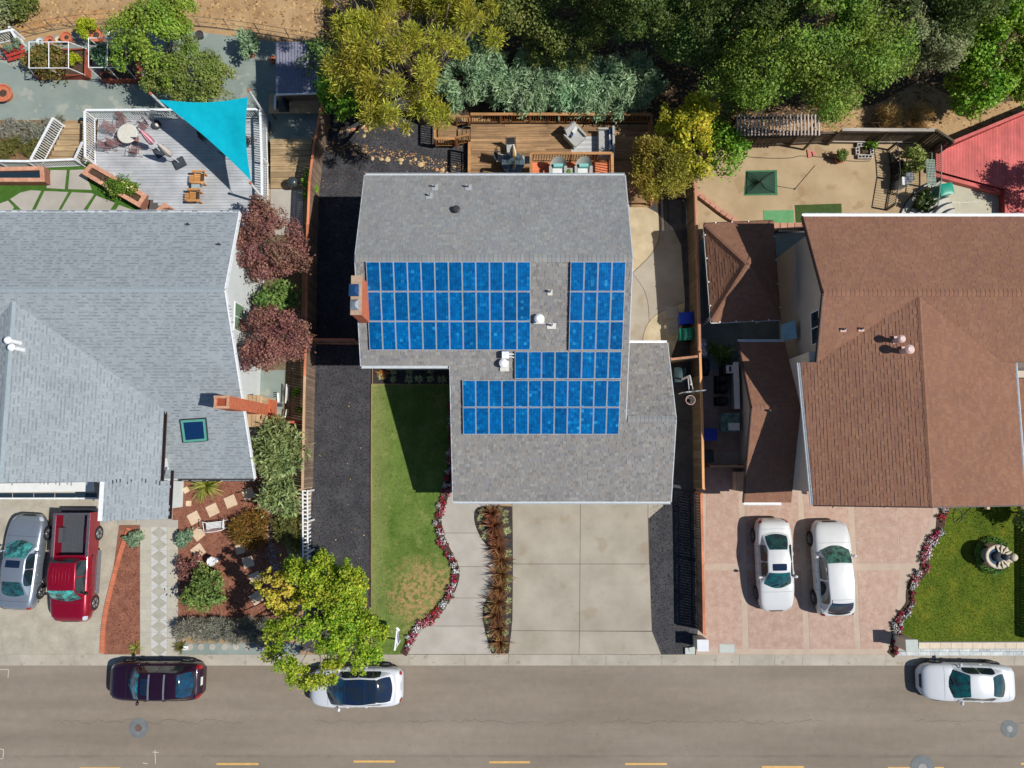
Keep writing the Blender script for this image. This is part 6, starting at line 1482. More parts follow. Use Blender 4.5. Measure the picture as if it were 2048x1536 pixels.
tree('garden_shrub', 'dark blue-green shrub in the shade left of the shed', 495, 92, .75, 1.0, .6, 'jun', JUN, 1500, .2, .08, 18, .28, 'spray', cat='shrub', seed=44, trunk=.04)
def mound(name, label, px, py, r, h, key, cols, n, L, W, mode='needle', K=26, sq=1.0, seed=1, group=None, cat='shrub', rc=None, trans=.3, shell=.4, z0=0):
    rng = np.random.default_rng(seed); c = P(px, py, h * .6 + z0); th = thing(name, label, cat, (c.x, c.y, z0), group); rc = rc or r * .34
    cen, rad = crown((c.x, c.y, z0 + h * .45), r - rc * .6, r * sq - rc * .6, h * .5, K, rc, rng, lump=.1)
    leaf_obj('foliage', leaves(cen, rad, n, L, W, mode, rng, np.array(c), shell), LEAF(key, cols, trans), th)
    m = MB()
    for i in range(min(5, K)): m.tube([V3(c.x, c.y, z0), Vector(cen[i])], [.03, .012], 5)
    tag(m.build('stems', m_barkd, th), kind='stuff'); return th
ORG = [C(104, 74, 34), C(142, 98, 46), C(170, 124, 62), C(120, 104, 46), C(112, 108, 48)]
LAV = [C(124, 124, 114), C(148, 144, 142), C(156, 152, 132), C(116, 124, 98), C(168, 164, 146)]
OLV = [C(84, 90, 46), C(112, 112, 58), C(134, 128, 70), C(96, 104, 60)]
BGR = [C(92, 118, 92), C(118, 142, 112), C(140, 160, 130)]
mound('shrub', 'round orange-brown shrub in the red bark bed', 500, 1060, 1.1, .95, 'org', ORG, 5000, .2, .03, K=34, seed=50)
mound('shrub', 'olive shrub between the pebble path and the picket fence', 582, 1062, .95, .9, 'olv', OLV, 3600, .2, .035, K=28, seed=51, sq=1.2)
mound('shrub', 'leafy green shrub at the foot of the red bark bed', 408, 1182, 1.05, 1.5, 'shr', SHR, 3000, .16, .08, 'broad', 30, 1.1, 52)
mound('shrub', 'small dark plum shrub beside the checkered walk', 372, 1130, .6, .8, 'plum', PLUM, 900, .13, .06, 'broad', 14, 1.3, 53)
mound('shrub', 'blue-green rounded shrub beside the checkered walk', 368, 1078, .5, .55, 'bgr', BGR, 1500, .12, .06, 'broad', 16, 1, 54)
mound('shrub', 'pale round succulent at the top of the brick edging', 270, 1080, .5, .35, 'bgr', BGR, 1500, .12, .07, 'broad', 14, 1, 55)
for i, x in enumerate((372, 402, 434, 466, 498, 528)):
    mound('lavender', 'grey-violet lavender, %s from the walk in the roadside hedge' % ORD[i], x, 1258 + (i % 2) * 4, .62, .75, 'lav', LAV, 2600, .24, .025, K=18, sq=1.1, seed=60 + i, group='lavender hedge by the road')
for i, (x, y, k_) in enumerate(((20, 258, LAV), (60, 262, LAV), (98, 268, LAV), (30, 292, OLV), (70, 298, OLV), (5, 300, OLV), (112, 250, LAV))):
    mound('lavender' if k_ is LAV else 'shrub', '%s %s from left in the bed beside the tan garden steps' % ('grey lavender,' if k_ is LAV else 'olive low shrub,', ORD[i]), x, y, .65, .6, 'lav' if k_ is LAV else 'olv', k_, 1800, .2, .03, K=16, seed=70 + i, group='low shrubs beside the garden steps')
mound('shrub', 'yellow-green round shrub in a terracotta pot by the wire fence', 170, 57, .62, 1.1, 'cit2', [C(150, 160, 24), C(176, 184, 40), C(120, 140, 24)], 1800, .12, .05, 'broad', 18, 1, 80, z0=.3)
mound('grass_clump', 'tall dry straw grass clump behind the back fence, left one', 1775, 242, .85, 1.1, 'straw', [C(176, 140, 84), C(214, 178, 118), C(156, 120, 74), C(226, 196, 140)], 2200, .55, .02, K=14, seed=81, shell=.1)
mound('grass_clump', 'tall dry straw grass clump behind the back fence, right one', 1842, 238, .8, 1.0, 'straw', [], 1900, .55, .02, K=12, seed=82, shell=.1)
mound('flower_bush', 'green bush covered in yellow flowers in the brick planter', 243, 372, .85, .5, 'grn', [C(64, 100, 26), C(90, 124, 36), C(110, 140, 52)], 2600, .1, .05, 'broad', 24, .62, 83, z0=.5)
mound('vegetable_plants', 'tangled green and rust plants filling the left raised bed', 92, 118, 1.1, .9, 'veg', [C(96, 104, 50), C(120, 122, 62), C(140, 104, 52), C(80, 98, 48), C(150, 120, 66)], 3800, .16, .07, 'broad', 30, .85, 84, cat='vegetables', z0=.35)
mound('vegetable_plants', 'yellow-green plants at the right end of left raised bed', 150, 121, .42, .4, 'cit2', [], 800, .1, .04, 'broad', 10, 1.2, 85, cat='vegetables', z0=.4)
mound('vegetable_plants', 'large blue-green leaves in the right raised bed', 205, 112, .6, .6, 'bgr2', [C(70, 104, 74), C(96, 130, 94), C(120, 150, 112)], 500, .3, .16, 'broad', 12, 1.1, 86, cat='vegetables', z0=.4)
mound('shrub', 'red flowering plant in the small brick planter', 335, 425, .35, .3, 'redf', [C(150, 40, 48), C(110, 110, 50), C(176, 62, 70)], 500, .08, .05, 'broad', 8, 1, 87, z0=.45)
mound('ivy', 'green climber hanging on the timber fence beside the landing', 617, 372, .42, 1.5, 'cit', CIT, 900, .12, .08, 'broad', 14, 2.4, 88, cat='climber')
mound('fern', 'yellow-green leafy sprig in the dark bed beside lattice', 596, 786, .3, .3, 'cit', CIT, 260, .14, .07, 'broad', 7, 1.2, 89, cat='plant')
mound('fern', 'yellow-green leafy sprig near the red gate', 603, 822, .32, .3, 'cit', CIT, 260, .14, .07, 'broad', 7, 1.2, 90, cat='plant')
mound('vine', 'pale green vine hanging on the lattice beside curved steps', 1830, 322, .75, 1.4, 'vine', [C(120, 140, 60), C(156, 168, 90), C(96, 120, 44), C(176, 176, 104)], 1300, .18, .09, 'broad', 20, 1.4, 91, cat='climber')
mound('vine', 'dark leafy vine at the foot of the curved steps rail', 1850, 400, .6, 1.0, 'vined', [C(40, 60, 24), C(60, 84, 34), C(84, 104, 50)], 800, .16, .08, 'broad', 14, 1.2, 92, cat='climber')
mound('shrub', 'leafy plant with dark reddish leaves in the dirt yard', 1682, 308, .42, .6, 'shr', SHR, 520, .16, .06, 'broad', 8, .8, 93, z0=.2)
mound('shrub', 'yellow-green sprout beside the cinder block ring', 1744, 288, .35, .6, 'cit', CIT, 320, .15, .06, 'broad', 7, 1, 94)
mound('shrub', 'grey-green bush at the upper left corner of the photo', 8, 30, 1.0, 1.2, 'oakd', OAKD, 2000, .13, .07, 'broad', 20, 1.3, 95)
mound('shrub', 'dark oak scrub at the top edge near the watermark corner', 40, 6, 1.0, 1.3, 'oak', OAK, 2000, .14, .08, 'broad', 20, .8, 96)
mound('shrub', 'dark green hedge plant beside the fountain lawn under the eave', 1985, 1004, .8, .5, 'str', STR, 700, .16, .05, 'needle', 14, .4, 97)

# spiky plants
def blade_mesh(name, n, L, W, droop, rng, mat, cone=(.15, 1.25), z0=.02, spread=.06):
    V = []
    for i in range(n):
        a = rng.uniform(0, 6.283); e = rng.uniform(*cone); l = L * rng.uniform(.6, 1.15); w = W * rng.uniform(.7, 1.2); h = np.array([math.cos(a), math.sin(a)])
        base = np.array([h[0] * spread * rng.random(), h[1] * spread * rng.random(), z0]); side = np.array([-h[1], h[0], 0]) * w / 2; pts = []
        for k in range(4):
            f = k / 3; r_ = math.sin(e) * l * f; z = math.cos(e) * l * f - droop * l * f * f
            pts.append(base + np.array([h[0] * r_, h[1] * r_, max(z, .01 - base[2])]))
        wd = [.8, 1, .7, .05]
        for k in range(3): V += [pts[k] - side * wd[k], pts[k] + side * wd[k], pts[k+1] + side * wd[k+1], pts[k+1] - side * wd[k+1]]
    me = bpy.data.meshes.new(name); nb = n * 3; V = np.array(V, dtype=np.float32)
    # weld each blade so that it is one island
    keep = []; F = []
    for i in range(n):
        b = i * 12; o = len(keep); keep += [V[b], V[b+1], V[b+2], V[b+3], V[b+6], V[b+7], V[b+10], V[b+11]]
        F += [(o, o+1, o+2, o+3), (o+3, o+2, o+4, o+5), (o+5, o+4, o+6, o+7)]
    me.from_pydata([tuple(map(float, v)) for v in keep], [], F); me.materials.append(mat); me.update(); return me
rg = np.random.default_rng(5)
m_flax = leaf('bronze_flax', [C(84, 58, 38), C(122, 84, 54), C(158, 112, 70), C(100, 68, 46), C(140, 100, 58)], .15)
flax = [blade_mesh('flax_blades', 110, .95, .045, .18, rg, m_flax, (.05, 1.25)) for _ in range(3)]
def copies(name, mesh_list, spots, labelf, cat, group, part, sc=(.85, 1.15), z=.03, pz=0):
    for i, (x, y) in enumerate(spots):
        q = P(x, y, z + pz); o = bpy.data.objects.new(name, None); o.location = (q.x, q.y, z); o.rotation_euler = (0, 0, R.uniform(0, 6.28)); s_ = R.uniform(*sc); o.scale = (s_, s_, s_); put(o); tag(o, labelf(i), cat, group)
        for nm, me in mesh_list[i % len(mesh_list)].items():
            k = bpy.data.objects.new(nm, me); COL.objects.link(k); k.parent = o
fx = [(982, 1028), (989, 1052), (993, 1076), (997, 1098), (1003, 1122), (1002, 1150), (998, 1178), (995, 1206), (993, 1232), (997, 1260), (1001, 1288)]
copies('flax_plant', [{'blades': f} for f in flax], fx, lambda i: 'bronze flax plant, %s from the house in the drive-side bed' % ORD[i], 'flax', 'bronze flax in the bed beside the driveway', 'blades', (.8, 1.05), .03, .4)
m_tuft = leaf('pale_tuft', [C(150, 160, 110), C(184, 190, 142), C(206, 208, 166), C(132, 146, 96)], .25)
tufts = [blade_mesh('tuft_blades', 130, .24, .02, .15, rg, m_tuft, (.1, 1.45)) for _ in range(2)]
tz = [(190,600),(240,585),(290,595),(325,610),(325,655),(175,640),(185,690),(210,740),(335,715),(340,850),(345,930),(345,1000),(275,940),(340,1060),(270,1050),(345,1130),(250,1130),(225,1180),(340,1185),(220,1240),(340,1250),(235,1320),(325,1320),(260,1400),(320,1400)]
copies('grass_tuft', [{'blades': f} for f in tufts], [(900 + x / 2.954, 820 + y / 2.954) for x, y in tz], lambda i: 'pale green grass tuft between bronze flax plants in the drive-side bed', 'grass tuft', 'pale tufts in the drive-side bed', 'blades', (.8, 1.15), .03, .1)
copies('grass_tuft', [{'blades': f} for f in tufts], [(764, 752), (786, 759), (818, 758), (838, 758), (861, 758), (884, 759), (786, 742), (818, 742), (861, 742)], lambda i: 'pale tuft in the shaded bed under the front window', 'grass tuft', 'pale tufts under the front window', 'blades', (.9, 1.2), .02, .1)
m_liri = leaf('striped_flax', [C(110, 120, 40), C(160, 160, 70), C(90, 104, 34), C(190, 184, 110)], .25)
for px_, py_, lab, sc, me in ((410, 972, 'large yellow-green striped flax under the eave of left house', 1.0, blade_mesh('flax_blades', 150, 1.1, .05, .35, rg, m_liri, (.2, 1.4))), (765, 747, 'orange spiky plant at the corner of the shaded window bed', 1, blade_mesh('flax_blades', 60, .4, .03, .2, rg, leaf('orange_flax', [C(190, 110, 40), C(160, 90, 40), C(206, 140, 60)], .2), (.1, 1.2))),
                              (266, 1298, 'small yellow-green spiky plant at kerb end of bark strip', 1, blade_mesh('flax_blades', 60, .45, .03, .3, rg, m_liri, (.3, 1.4))), (357, 1296, 'spiky grass clump at the kerb beside the checkered walk', 1, blade_mesh('flax_blades', 80, .5, .03, .3, rg, LEAF('olv', OLV), (.2, 1.4)))):
    q = P(px_, py_, .3); o = tag(bpy.data.objects.new('flax_plant', None), lab, 'flax'); o.location = (q.x, q.y, .02); put(o); k = bpy.data.objects.new('blades', me); COL.objects.link(k); k.parent = o
# bedding flowers
def bed_plant(cols, seed):
    rng = np.random.default_rng(seed); K = 7; cen = np.stack([rng.normal(0, .07, K), rng.normal(0, .07, K), rng.uniform(.05, .12, K)], 1)
    V1 = leaves(cen, np.full(K, .07), 150, .07, .045, 'broad', rng); cen2 = cen + np.array([0, 0, .06]); V2 = leaves(cen2, np.full(K, .075), 74, .052, .047, 'broad', rng, shell=.8)
    return {'foliage': np_mesh('bedding_leaves', V1, 4, LEAF('bronze_bed', [C(74, 60, 36), C(92, 92, 48), C(110, 72, 50), C(82, 104, 54)])), 'blossoms': np_mesh('bedding_blossoms', V2, 4, leaf('petal_%d' % seed, cols, .2))}
bl = {'white': [bed_plant([C(226, 226, 220), C(240, 240, 234), C(214, 210, 204)], s_) for s_ in (100, 101)], 'pink': [bed_plant([C(206, 110, 130), C(224, 150, 164), C(190, 84, 112)], s_) for s_ in (102, 103)], 'crimson': [bed_plant([C(176, 30, 74), C(196, 46, 90), C(150, 24, 56)], s_) for s_ in (104, 105)]}
def along(path, step, jitter):
    pts = [P(x, y, .05) for x, y in path]; out = []; acc = 0
    for a, b in zip(pts, pts[1:]):
        L = (b - a).length; d = (b - a) / L; n = V3(-d.y, d.x, 0)
        while acc < L:
            for s_ in (-1, 1): out.append(a + d * (acc + R.uniform(-.05, .05)) + n * (s_ * .09 + R.uniform(-jitter, jitter)))
            acc += step
        acc -= L
    return out
for path, where, gname in ((STRIP, 'the winding border between lawn and front walk', 'bedding flowers by the front walk'), ([(903, 905), (905, 850), (905, 790)], 'the shaded border against the garage wall', 'bedding flowers along the garage wall'), (RCURVE, 'the winding border between pink drive and lawn', 'bedding flowers by the pink drive')):
    for i, q in enumerate(along(path, .21, .04)):
        if q.y < Y_KERB + .15 or R.random() < .22: continue
        cname = R.choice(['white', 'pink', 'crimson', 'white', 'crimson'])
        o = bpy.data.objects.new('bedding_flower', None); o.location = (q.x, q.y, .03); o.rotation_euler = (0, 0, R.uniform(0, 6.28)); s_ = R.uniform(.65, 1.1); o.scale = (s_, s_, s_); put(o)
        tag(o, '%s bedding flower in %s' % (cname, where), 'flower', gname + ', ' + cname)
        for nm, me in bl[cname][i % 2].items(): k = bpy.data.objects.new(nm, me); COL.objects.link(k); k.parent = o
# yellow blossoms on the planter bush
rng_ = np.random.default_rng(77); q = P(243, 372, 1.0)
ye = bpy.data.objects['flower_bush']; cen = np.stack([rng_.normal(q.x, .34, 40), rng_.normal(q.y, .2, 40), rng_.uniform(.85, 1.02, 40)], 1)
o = leaf_obj('blossoms', leaves(cen, np.full(40, .04), 160, .07, .06, 'broad', rng_), leaf('yellow_petals', [C(232, 224, 120), C(240, 232, 160), C(214, 200, 80)], .2), ye)
# bare grey twigs poking from the pine and the dead shrub
def twigs(px, py, z, n, L, seed, label):
    rng = np.random.default_rng(seed); c = P(px, py, z); m = MB()
    for i in range(n):
        d = Vector(rng.normal(0, 1, 3)); d.z = abs(d.z) * .4; d.normalize(); s_ = c + Vector(rng.normal(0, .12, 3)); e = s_ + d * L * rng.uniform(.5, 1.1); m.tube([s_, s_.lerp(e, .5) + V3(*rng.normal(0, .05, 3)), e], [.018, .012, .004], 4)
    o = m.build('bare_twigs', surf('bleached_twig', C(150, 142, 136), C(176, 168, 160), scale=6)); tag(o, label, 'twigs', kind='stuff')
twigs(1425, 212, 2.4, 40, 1.1, 1, 'bleached bare twigs above the yellow tree')
twigs(1520, 165, 3.6, 26, 1.0, 2, 'bleached bare twigs at the left side of the big bright oak')
# ------------------------------------------------------------------ garden furniture and small things
m_iron_p = plain('pinkish_cast_iron', C(140, 104, 100), .5); m_iron_k = plain('black_metal', C(36, 36, 40), .45); m_cream = plain('cream_table_top', C(216, 210, 196), .5)
m_gcush = plain('grey_cushion', C(172, 172, 170), .85); m_terr = surf('terracotta', C(190, 104, 72), C(208, 126, 92), scale=6, fine=.12); m_teak = wood('teak_slat', C(198, 142, 84), along='X', obj=.1)
m_dkstone = surf('dark_base', C(64, 70, 78), scale=6, var=.1); m_aqua = plain('aqua_cushion', C(130, 196, 190), .85); m_wick = surf('grey_wicker', C(170, 172, 164), scale=30, var=.15, fine=.2)
m_navyc = plain('navy_cushion', C(40, 70, 112), .85); m_whc = plain('white_cushion', C(222, 222, 220), .85)
def LB(th, nm, mat, *boxes):
    """local boxes: (centre, size, rz)"""
    m = MB()
    for b in boxes: m.box(b[0], b[1], b[2] if len(b) > 2 else 0)
    return m.build(nm, mat, th, local=True)
def iron_chair(px, py, z, rz, label, mat, group, z_t=None):
    q = P(px, py, z + .45); th = thing('garden_chair', label, 'chair', (q.x, q.y, z), group, rz=rz)
    m = MB()
    for k in range(6): m.box((0, -.2 + k * .08, .44), (.44, .025, .02))
    for k in range(6): m.box((-.2 + k * .08, 0, .442), (.022, .44, .02))
    tag(m.build('seat', mat, th, local=True), kind='stuff')
    m = MB()
    for k in range(6): m.box((-.23 - k * .012, 0, .5 + k * .075), (.02, .44, .022))
    for k in range(6): m.bar((-.22, -.2 + k * .08, .46), (-.30, -.2 + k * .08, .9), .022, .02)
    tag(m.build('backrest', mat, th, local=True), kind='stuff')
    for sx in (-1, 1):
        for sy in (-1, 1): m = MB(); m.tube([(sx * .2, sy * .2, .44), (sx * .22, sy * .22, 0)], .014, 6); m.build('leg', mat, th, local=True)
    for sy in (-1, 1): m = MB(); m.tube([(-.26, sy * .23, .66), (.1, sy * .25, .66), (.18, sy * .24, .6), (.2, sy * .22, .44)], .014, 6); m.build('arm', mat, th, local=True)
    return th
q = P(255, 267, DZ + .72); th = thing('round_table', 'round cream patio table on the grey deck', 'table', (q.x, q.y, DZ))
MB().lathe([(.52, .70), (.55, .71), (.55, .74), (.5, .75)], (q.x, q.y, DZ), 32).build('tabletop', m_cream, th); MB().lathe([(.26, 0), (.24, .04), (.05, .08), (.05, .7)], (q.x, q.y, DZ), 14).build('pedestal', m_iron_p, th)
gch = 'cast iron chairs round the cream table'
for (x, y, a, lab) in ((244, 243, -1.6, 'lattice iron chair above the cream patio table'), (287, 251, -2.4, 'lattice iron chair at the upper right of the cream table'), (224, 257, -.3, 'lattice iron chair at the left of the cream table'), (232, 284, .4, 'lattice iron chair at the lower left of the cream table'), (270, 300, 1.5, 'lattice iron chair below the cream table'), (215, 290, .2, 'lattice iron chair nearest to the left white railing')):
    iron_chair(x, y, DZ, a, lab, m_iron_p, gch)
def umbrella(base, z, h, cols, label, basesize=(.62, .55), rz=.5, leanv=(0, 0)):
    q = P(*base, z); th = thing('closed_umbrella', label, 'umbrella', (q.x, q.y, z))
    if basesize:
        m = MB(); m.box((q.x, q.y, z + .06), (*basesize, .12), rz); m.box((q.x, q.y, z + .14), (basesize[0] * .86, basesize[1] * .86, .04), rz); m.build('base', m_dkstone, th)
    top = V3(q.x + leanv[0], q.y + leanv[1], z + h); b0 = V3(q.x, q.y, z + .1); MB().tube([b0, top], .022, 8).build('pole', m_whiter, th)
    t = NT('umbrella_cloth_%d' % len(bpy.data.materials)); sep = t.n('ShaderNodeSeparateXYZ'); t.l(t.n('ShaderNodeTexCoord').outputs['UV'], sep.inputs[0])
    n = 20; m = MB(); V = []
    d = top - b0
    prof = [(.35, .02), (.42, .13), (.55, .15), (.75, .12), (.92, .06), (1.0, .015)]
    for (f, r_) in prof:
        for k in range(n):
            a = 2 * math.pi * k / n; rr_ = r_ * (1 + .28 * (1 if k % 2 else -1)); V.append(b0 + d * f + V3(rr_ * math.cos(a), rr_ * math.sin(a), 0))
    mt = [plain('umb_a_%s' % label[:10], cols[0], .85), plain('umb_b_%s' % label[:10], cols[1], .85)]
    m.v = [tuple(v) for v in V]
    for i in range(len(prof) - 1):
        for k in range(n): m.f.append([i*n+k, i*n+(k+1) % n, (i+1)*n+(k+1) % n, (i+1)*n+k]); m.m.append((k // 2) % 2)
    m.build('canopy', mt, th, True); MB().lathe([(.03, 0), (.03, .05), (.005, .09)], top, 8).build('finial', m_whiter, th); return th
umbrella((360, 327), DZ, 2.35, (C(214, 206, 200), C(200, 190, 184)), 'closed cream parasol on a dark square base on the grey deck', leanv=(-.1, .1))
umbrella((322, 304), DZ, 2.2, (C(214, 110, 134), C(236, 206, 210)), 'closed pink striped parasol beside the cream table', leanv=(-.05, .25))
q = P(311, 247, DZ + .3); th = thing('fire_bowl', 'round black bowl holding a pale stone near the deck railing', 'bowl', (q.x, q.y, DZ)); MB().lathe([(.16, 0), (.24, .12), (.25, .22), (.2, .22), (.17, .12)], (q.x, q.y, DZ), 20).build('bowl', m_dkstone, th); MB().lathe([(.12, .12), (.1, .2), (.03, .24)], (q.x, q.y, DZ), 10).build('stone', m_cream, th)
def adirondack(px, py, z, rz, label, mat, group):
    q = P(px, py, z + .4); th = thing('slatted_chair', label, 'chair', (q.x, q.y, z), group, rz=rz)
    for k in range(5): LB(th, 'seat_slat', mat, ((.02 + .0, -.2 + k * .1, .36), (.52, .085, .025)))
    for k in range(5): m = MB(); m.bar((-.22, -.2 + k * .1, .34), (-.52, -.2 + k * .1 * 1.05, .92), .085, .02); m.build('back_slat', mat, th, local=True)
    for s_ in (-1, 1):
        LB(th, 'arm', mat, ((-.02, s_ * .31, .56), (.72, .12, .025))); LB(th, 'leg', mat, ((.28, s_ * .28, .28), (.08, .05, .56))); LB(th, 'leg', mat, ((-.26, s_ * .28, .26), (.08, .05, .52)))
    m = MB()
    for k in range(5): m.box((.42, -.18 + k * .09, .30), (.30, .07, .02))
    tag(m.build('foot_rest', mat, th, local=True), kind='stuff'); return th
adirondack(398, 356, DZ, math.pi, 'teak slatted lounge chair on the grey deck, upper of two', m_teak, 'teak lounge chairs'); adirondack(389, 392, DZ, math.pi, 'teak slatted lounge chair on the grey deck, lower of two', m_teak, 'teak lounge chairs')
q = P(391, 374, DZ + .4); th = thing('side_table', 'small grey glass side table between the teak lounge chairs', 'table', (q.x, q.y, DZ)); LB(th, 'tabletop', plain('frosted_glass', C(166, 176, 176), .2), ((0, 0, .4), (.45, .4, .02)))
for sx in (-1, 1):
    for sy in (-1, 1): LB(th, 'leg', m_galv, ((sx * .19, sy * .16, .2), (.03, .03, .4)))
gsc = 'black metal chairs under the teal sail'
for (x, y, a, lab) in ((412, 272, .3, 'black metal chair in the shade of the sail, upper left one'), (452, 303, 1.2, 'black metal chair in the shade of the sail, lower one'), (498, 281, 3.0, 'black metal chair between the sail edge and the right railing')): iron_chair(x, y, DZ, a, lab, m_iron_k, gsc)
q = P(455, 275, DZ + .7); th = thing('bistro_table', 'black round table hidden under the teal sail', 'table', (q.x, q.y, DZ)); MB().lathe([(.42, .68), (.44, .7), (.42, .72)], (q.x, q.y, DZ), 24).build('tabletop', m_iron_k, th); MB().lathe([(.2, 0), (.03, .05), (.03, .68)], (q.x, q.y, DZ), 10).build('pedestal', m_iron_k, th)
# grill, bench table, shed at the top of the left yard
sh = thing('garden_shed', 'shed with dark corrugated roof shaded by the pine', 'shed', P(595, 140)); pts = [P(552, 84, 2.4), P(636, 84, 2.4), P(634, 186, 2.2), P(552, 188, 2.2)]
m_shroof = surf('slate_metal', C(120, 122, 140), C(140, 140, 154), scale=1.5, fine=.08, rough=.5)
MB().solid(pts, .06).build('roof', m_shroof, sh)
for k in range(14):
    f = (k + .5) / 14; a, b = pts[0].lerp(pts[1], f), pts[3].lerp(pts[2], f); bar('roof_rib', m_shroof, sh, a + V3(0, 0, .02), b + V3(0, 0, .02), .05, .04)
bar('trim', m_whiter, sh, pts[1] + V3(.02, 0, 0), pts[2] + V3(.02, 0, 0), .06, .1); bar('trim', m_whiter, sh, pts[3] + V3(0, -.03, 0), pts[2] + V3(0, -.03, 0), .06, .1)
wl = [p * 1 for p in pts]; MB().prism([(wl[0].x + .2, wl[0].y - .2), (wl[1].x - .2, wl[1].y - .2), (wl[2].x - .2, wl[2].y + .3), (wl[3].x + .2, wl[3].y + .3)], 0, 2.1).build('wall', m_board, sh)
q = P(588, 207, .9); wt_ = thing('work_table', 'plywood work table below the dark roofed shed', 'table', (q.x, q.y, 0)); a, b = P(538, 188, .9), P(638, 226, .9)
piece('tabletop', wood('plywood', C(190, 156, 120), along='X', obj=0), wt_, ((a.x + b.x) / 2, (a.y + b.y) / 2, .88), (b.x - a.x, a.y - b.y, .04))
for x in (a.x + .1, b.x - .1):
    for y in (a.y - .1, b.y + .1): piece('leg', m_board, wt_, (x, y, .43), (.08, .08, .86))
q = P(565, 204, 1.2); gr = thing('grill', 'grill under a black cover standing on the work table', 'grill', (q.x, q.y, .9)); m = MB(); m.grid(lambda u, v: V3(q.x - .28 + .56 * u, q.y - .42 + .84 * v, .9 + .42 * (math.sin(math.pi * min(1, max(0, u))) ** .35) * (math.sin(math.pi * min(1, max(0, v))) ** .25) + .02 * math.sin(9 * u + 5 * v)), 14, 14); m.build('cover', plain('black_cover', C(44, 48, 56), .6), gr, True); piece('shelf', m_whiter, gr, (q.x - .42, q.y, 1.15), (.1, .8, .04)); piece('shelf_bracket', m_galv, gr, (q.x - .36, q.y, 1.02), (.04, .5, .22))
q = P(584, 362, .9); kg = thing('kettle_grill', 'round dark kettle grill at the foot of the wooden stairs', 'grill', (q.x, q.y, 0)); MB().lathe([(.05, .42), (.26, .55), (.3, .72), (.27, .86), (.14, .96), (.02, .98)], (q.x, q.y, 0), 22).build('bowl', plain('kettle_enamel', C(58, 66, 68), .3), kg, True)
for k in range(3): a_ = k * 2.1; MB().tube([(q.x + .15 * math.cos(a_), q.y + .15 * math.sin(a_), .55), (q.x + .28 * math.cos(a_), q.y + .28 * math.sin(a_), 0)], .015, 6).build('leg', m_galv, kg)
# raised beds with white frames
m_rwd = wood('redwood_plank', C(150, 76, 58), along='X')
def raised(label, flabel, x0, y0, x1, y1, fx0, fy0, fx1, fy1, hz):
    c = P((x0 + x1) / 2, (y0 + y1) / 2); th = thing('raised_bed', label, 'raised bed', c); h = .45
    a, b = P(x0, y0, h), P(x1, y1, h)
    piece('plank', m_rwd, th, ((a.x+b.x)/2, a.y, h/2), (b.x-a.x, .08, h)); piece('plank', m_rwd, th, ((a.x+b.x)/2, b.y, h/2), (b.x-a.x, .08, h)); piece('plank', m_rwd, th, (a.x, (a.y+b.y)/2, h/2), (.1, a.y-b.y, h)); piece('plank', m_rwd, th, (b.x, (a.y+b.y)/2, h/2), (.14, a.y-b.y, h))
    MB().prism([(a.x+.05, a.y-.05), (b.x-.05, a.y-.05), (b.x-.05, b.y+.05), (a.x+.05, b.y+.05)], 0, h - .08).build('soil', m_potsoil, th)
    fr_ = thing('frame_cage', flabel, 'frame', c); A_ = [P(fx0, fy0, hz), P(fx1, fy0, hz), P(fx1, fy1, hz), P(fx0, fy1, hz)]; mid = [A_[0].lerp(A_[1], .5), A_[3].lerp(A_[2], .5)]
    G_ = [V3(a.x, a.y, h), V3(b.x, a.y, h), V3(b.x, b.y, h), V3(a.x, b.y, h)]
    for i in range(4): MB().tube([A_[i], A_[(i+1) % 4]], .025, 7).build('pipe', m_whiter, fr_); MB().tube([G_[i], A_[i]], .025, 7).build('upright', m_whiter, fr_)
    MB().tube(mid, .025, 7).build('pipe', m_whiter, fr_)
    for i, mq in enumerate(mid): g = (G_[0] + G_[1]) / 2 if i == 0 else (G_[3] + G_[2]) / 2; MB().tube([g, mq], .025, 7).build('upright', m_whiter, fr_)
raised('left redwood raised bed full of tangled plants', 'white pipe frame over the left raised bed', 72, 98, 170, 150, 58, 84, 137, 136, 1.7)
raised('right redwood raised bed partly under the garden tree', 'white pipe frame over the right raised bed', 206, 100, 272, 158, 177, 76, 252, 135, 1.7)
# pots
def pot(px, py, r, h, label, mat=None, z=0, fill=None, nm='flower_pot'):
    q = P(px, py, z + h); th = thing(nm, label, 'pot', (q.x, q.y, z)); MB().lathe([(r * .7, 0), (r * .95, h * .85), (r * 1.05, h * .86), (r * 1.05, h), (r * .88, h), (r * .85, h * .8)], (q.x, q.y, z), 18).build('pot', mat or m_terr, th); MB().lathe([(r * .85, h * .78), (.01, h * .82)], (q.x, q.y, z), 14).build('soil', fill or m_potsoil, th); return th
m_pale = plain('pale_pot', C(206, 190, 160), .7); m_wpot = plain('white_pot', C(206, 214, 216), .6)
for a in ((98, 80, .26, .4, 'terracotta pot by the wire fence, left of the pale pot', None), (117, 78, .2, .3, 'pale stone pot between two terracotta pots', m_pale), (131, 73, .3, .42, 'large terracotta pot right of the pale pot', None), (190, 68, .42, .5, 'largest terracotta pot, beneath the yellow-green shrub', None), (79, 82, .2, .3, 'white pot above the left raised bed', m_wpot), (4, 185, .5, .4, 'wide terracotta ring pot at the left edge', None), (15, 106, .2, .3, 'pot with pale rim standing on the red stand', m_pale), (27, 104, .18, .3, 'terracotta pot with pale rim on the red stand, right one', m_terr), (1682, 315, .3, .3, 'terracotta pot under the leafy plant in the dirt yard', None), (1805, 338, .45, .4, 'black round tub beside the curved steps', m_iron_k), (398, 68, .22, .3, 'small dark pot behind the garden trees', m_dkstone), (545, 118, .2, .25, 'small brown pot left of the shed', None), (500, 105, .22, .3, 'terracotta pot in the shade beneath the blue-green shrub', None)):
    pot(*a[:5], a[5])
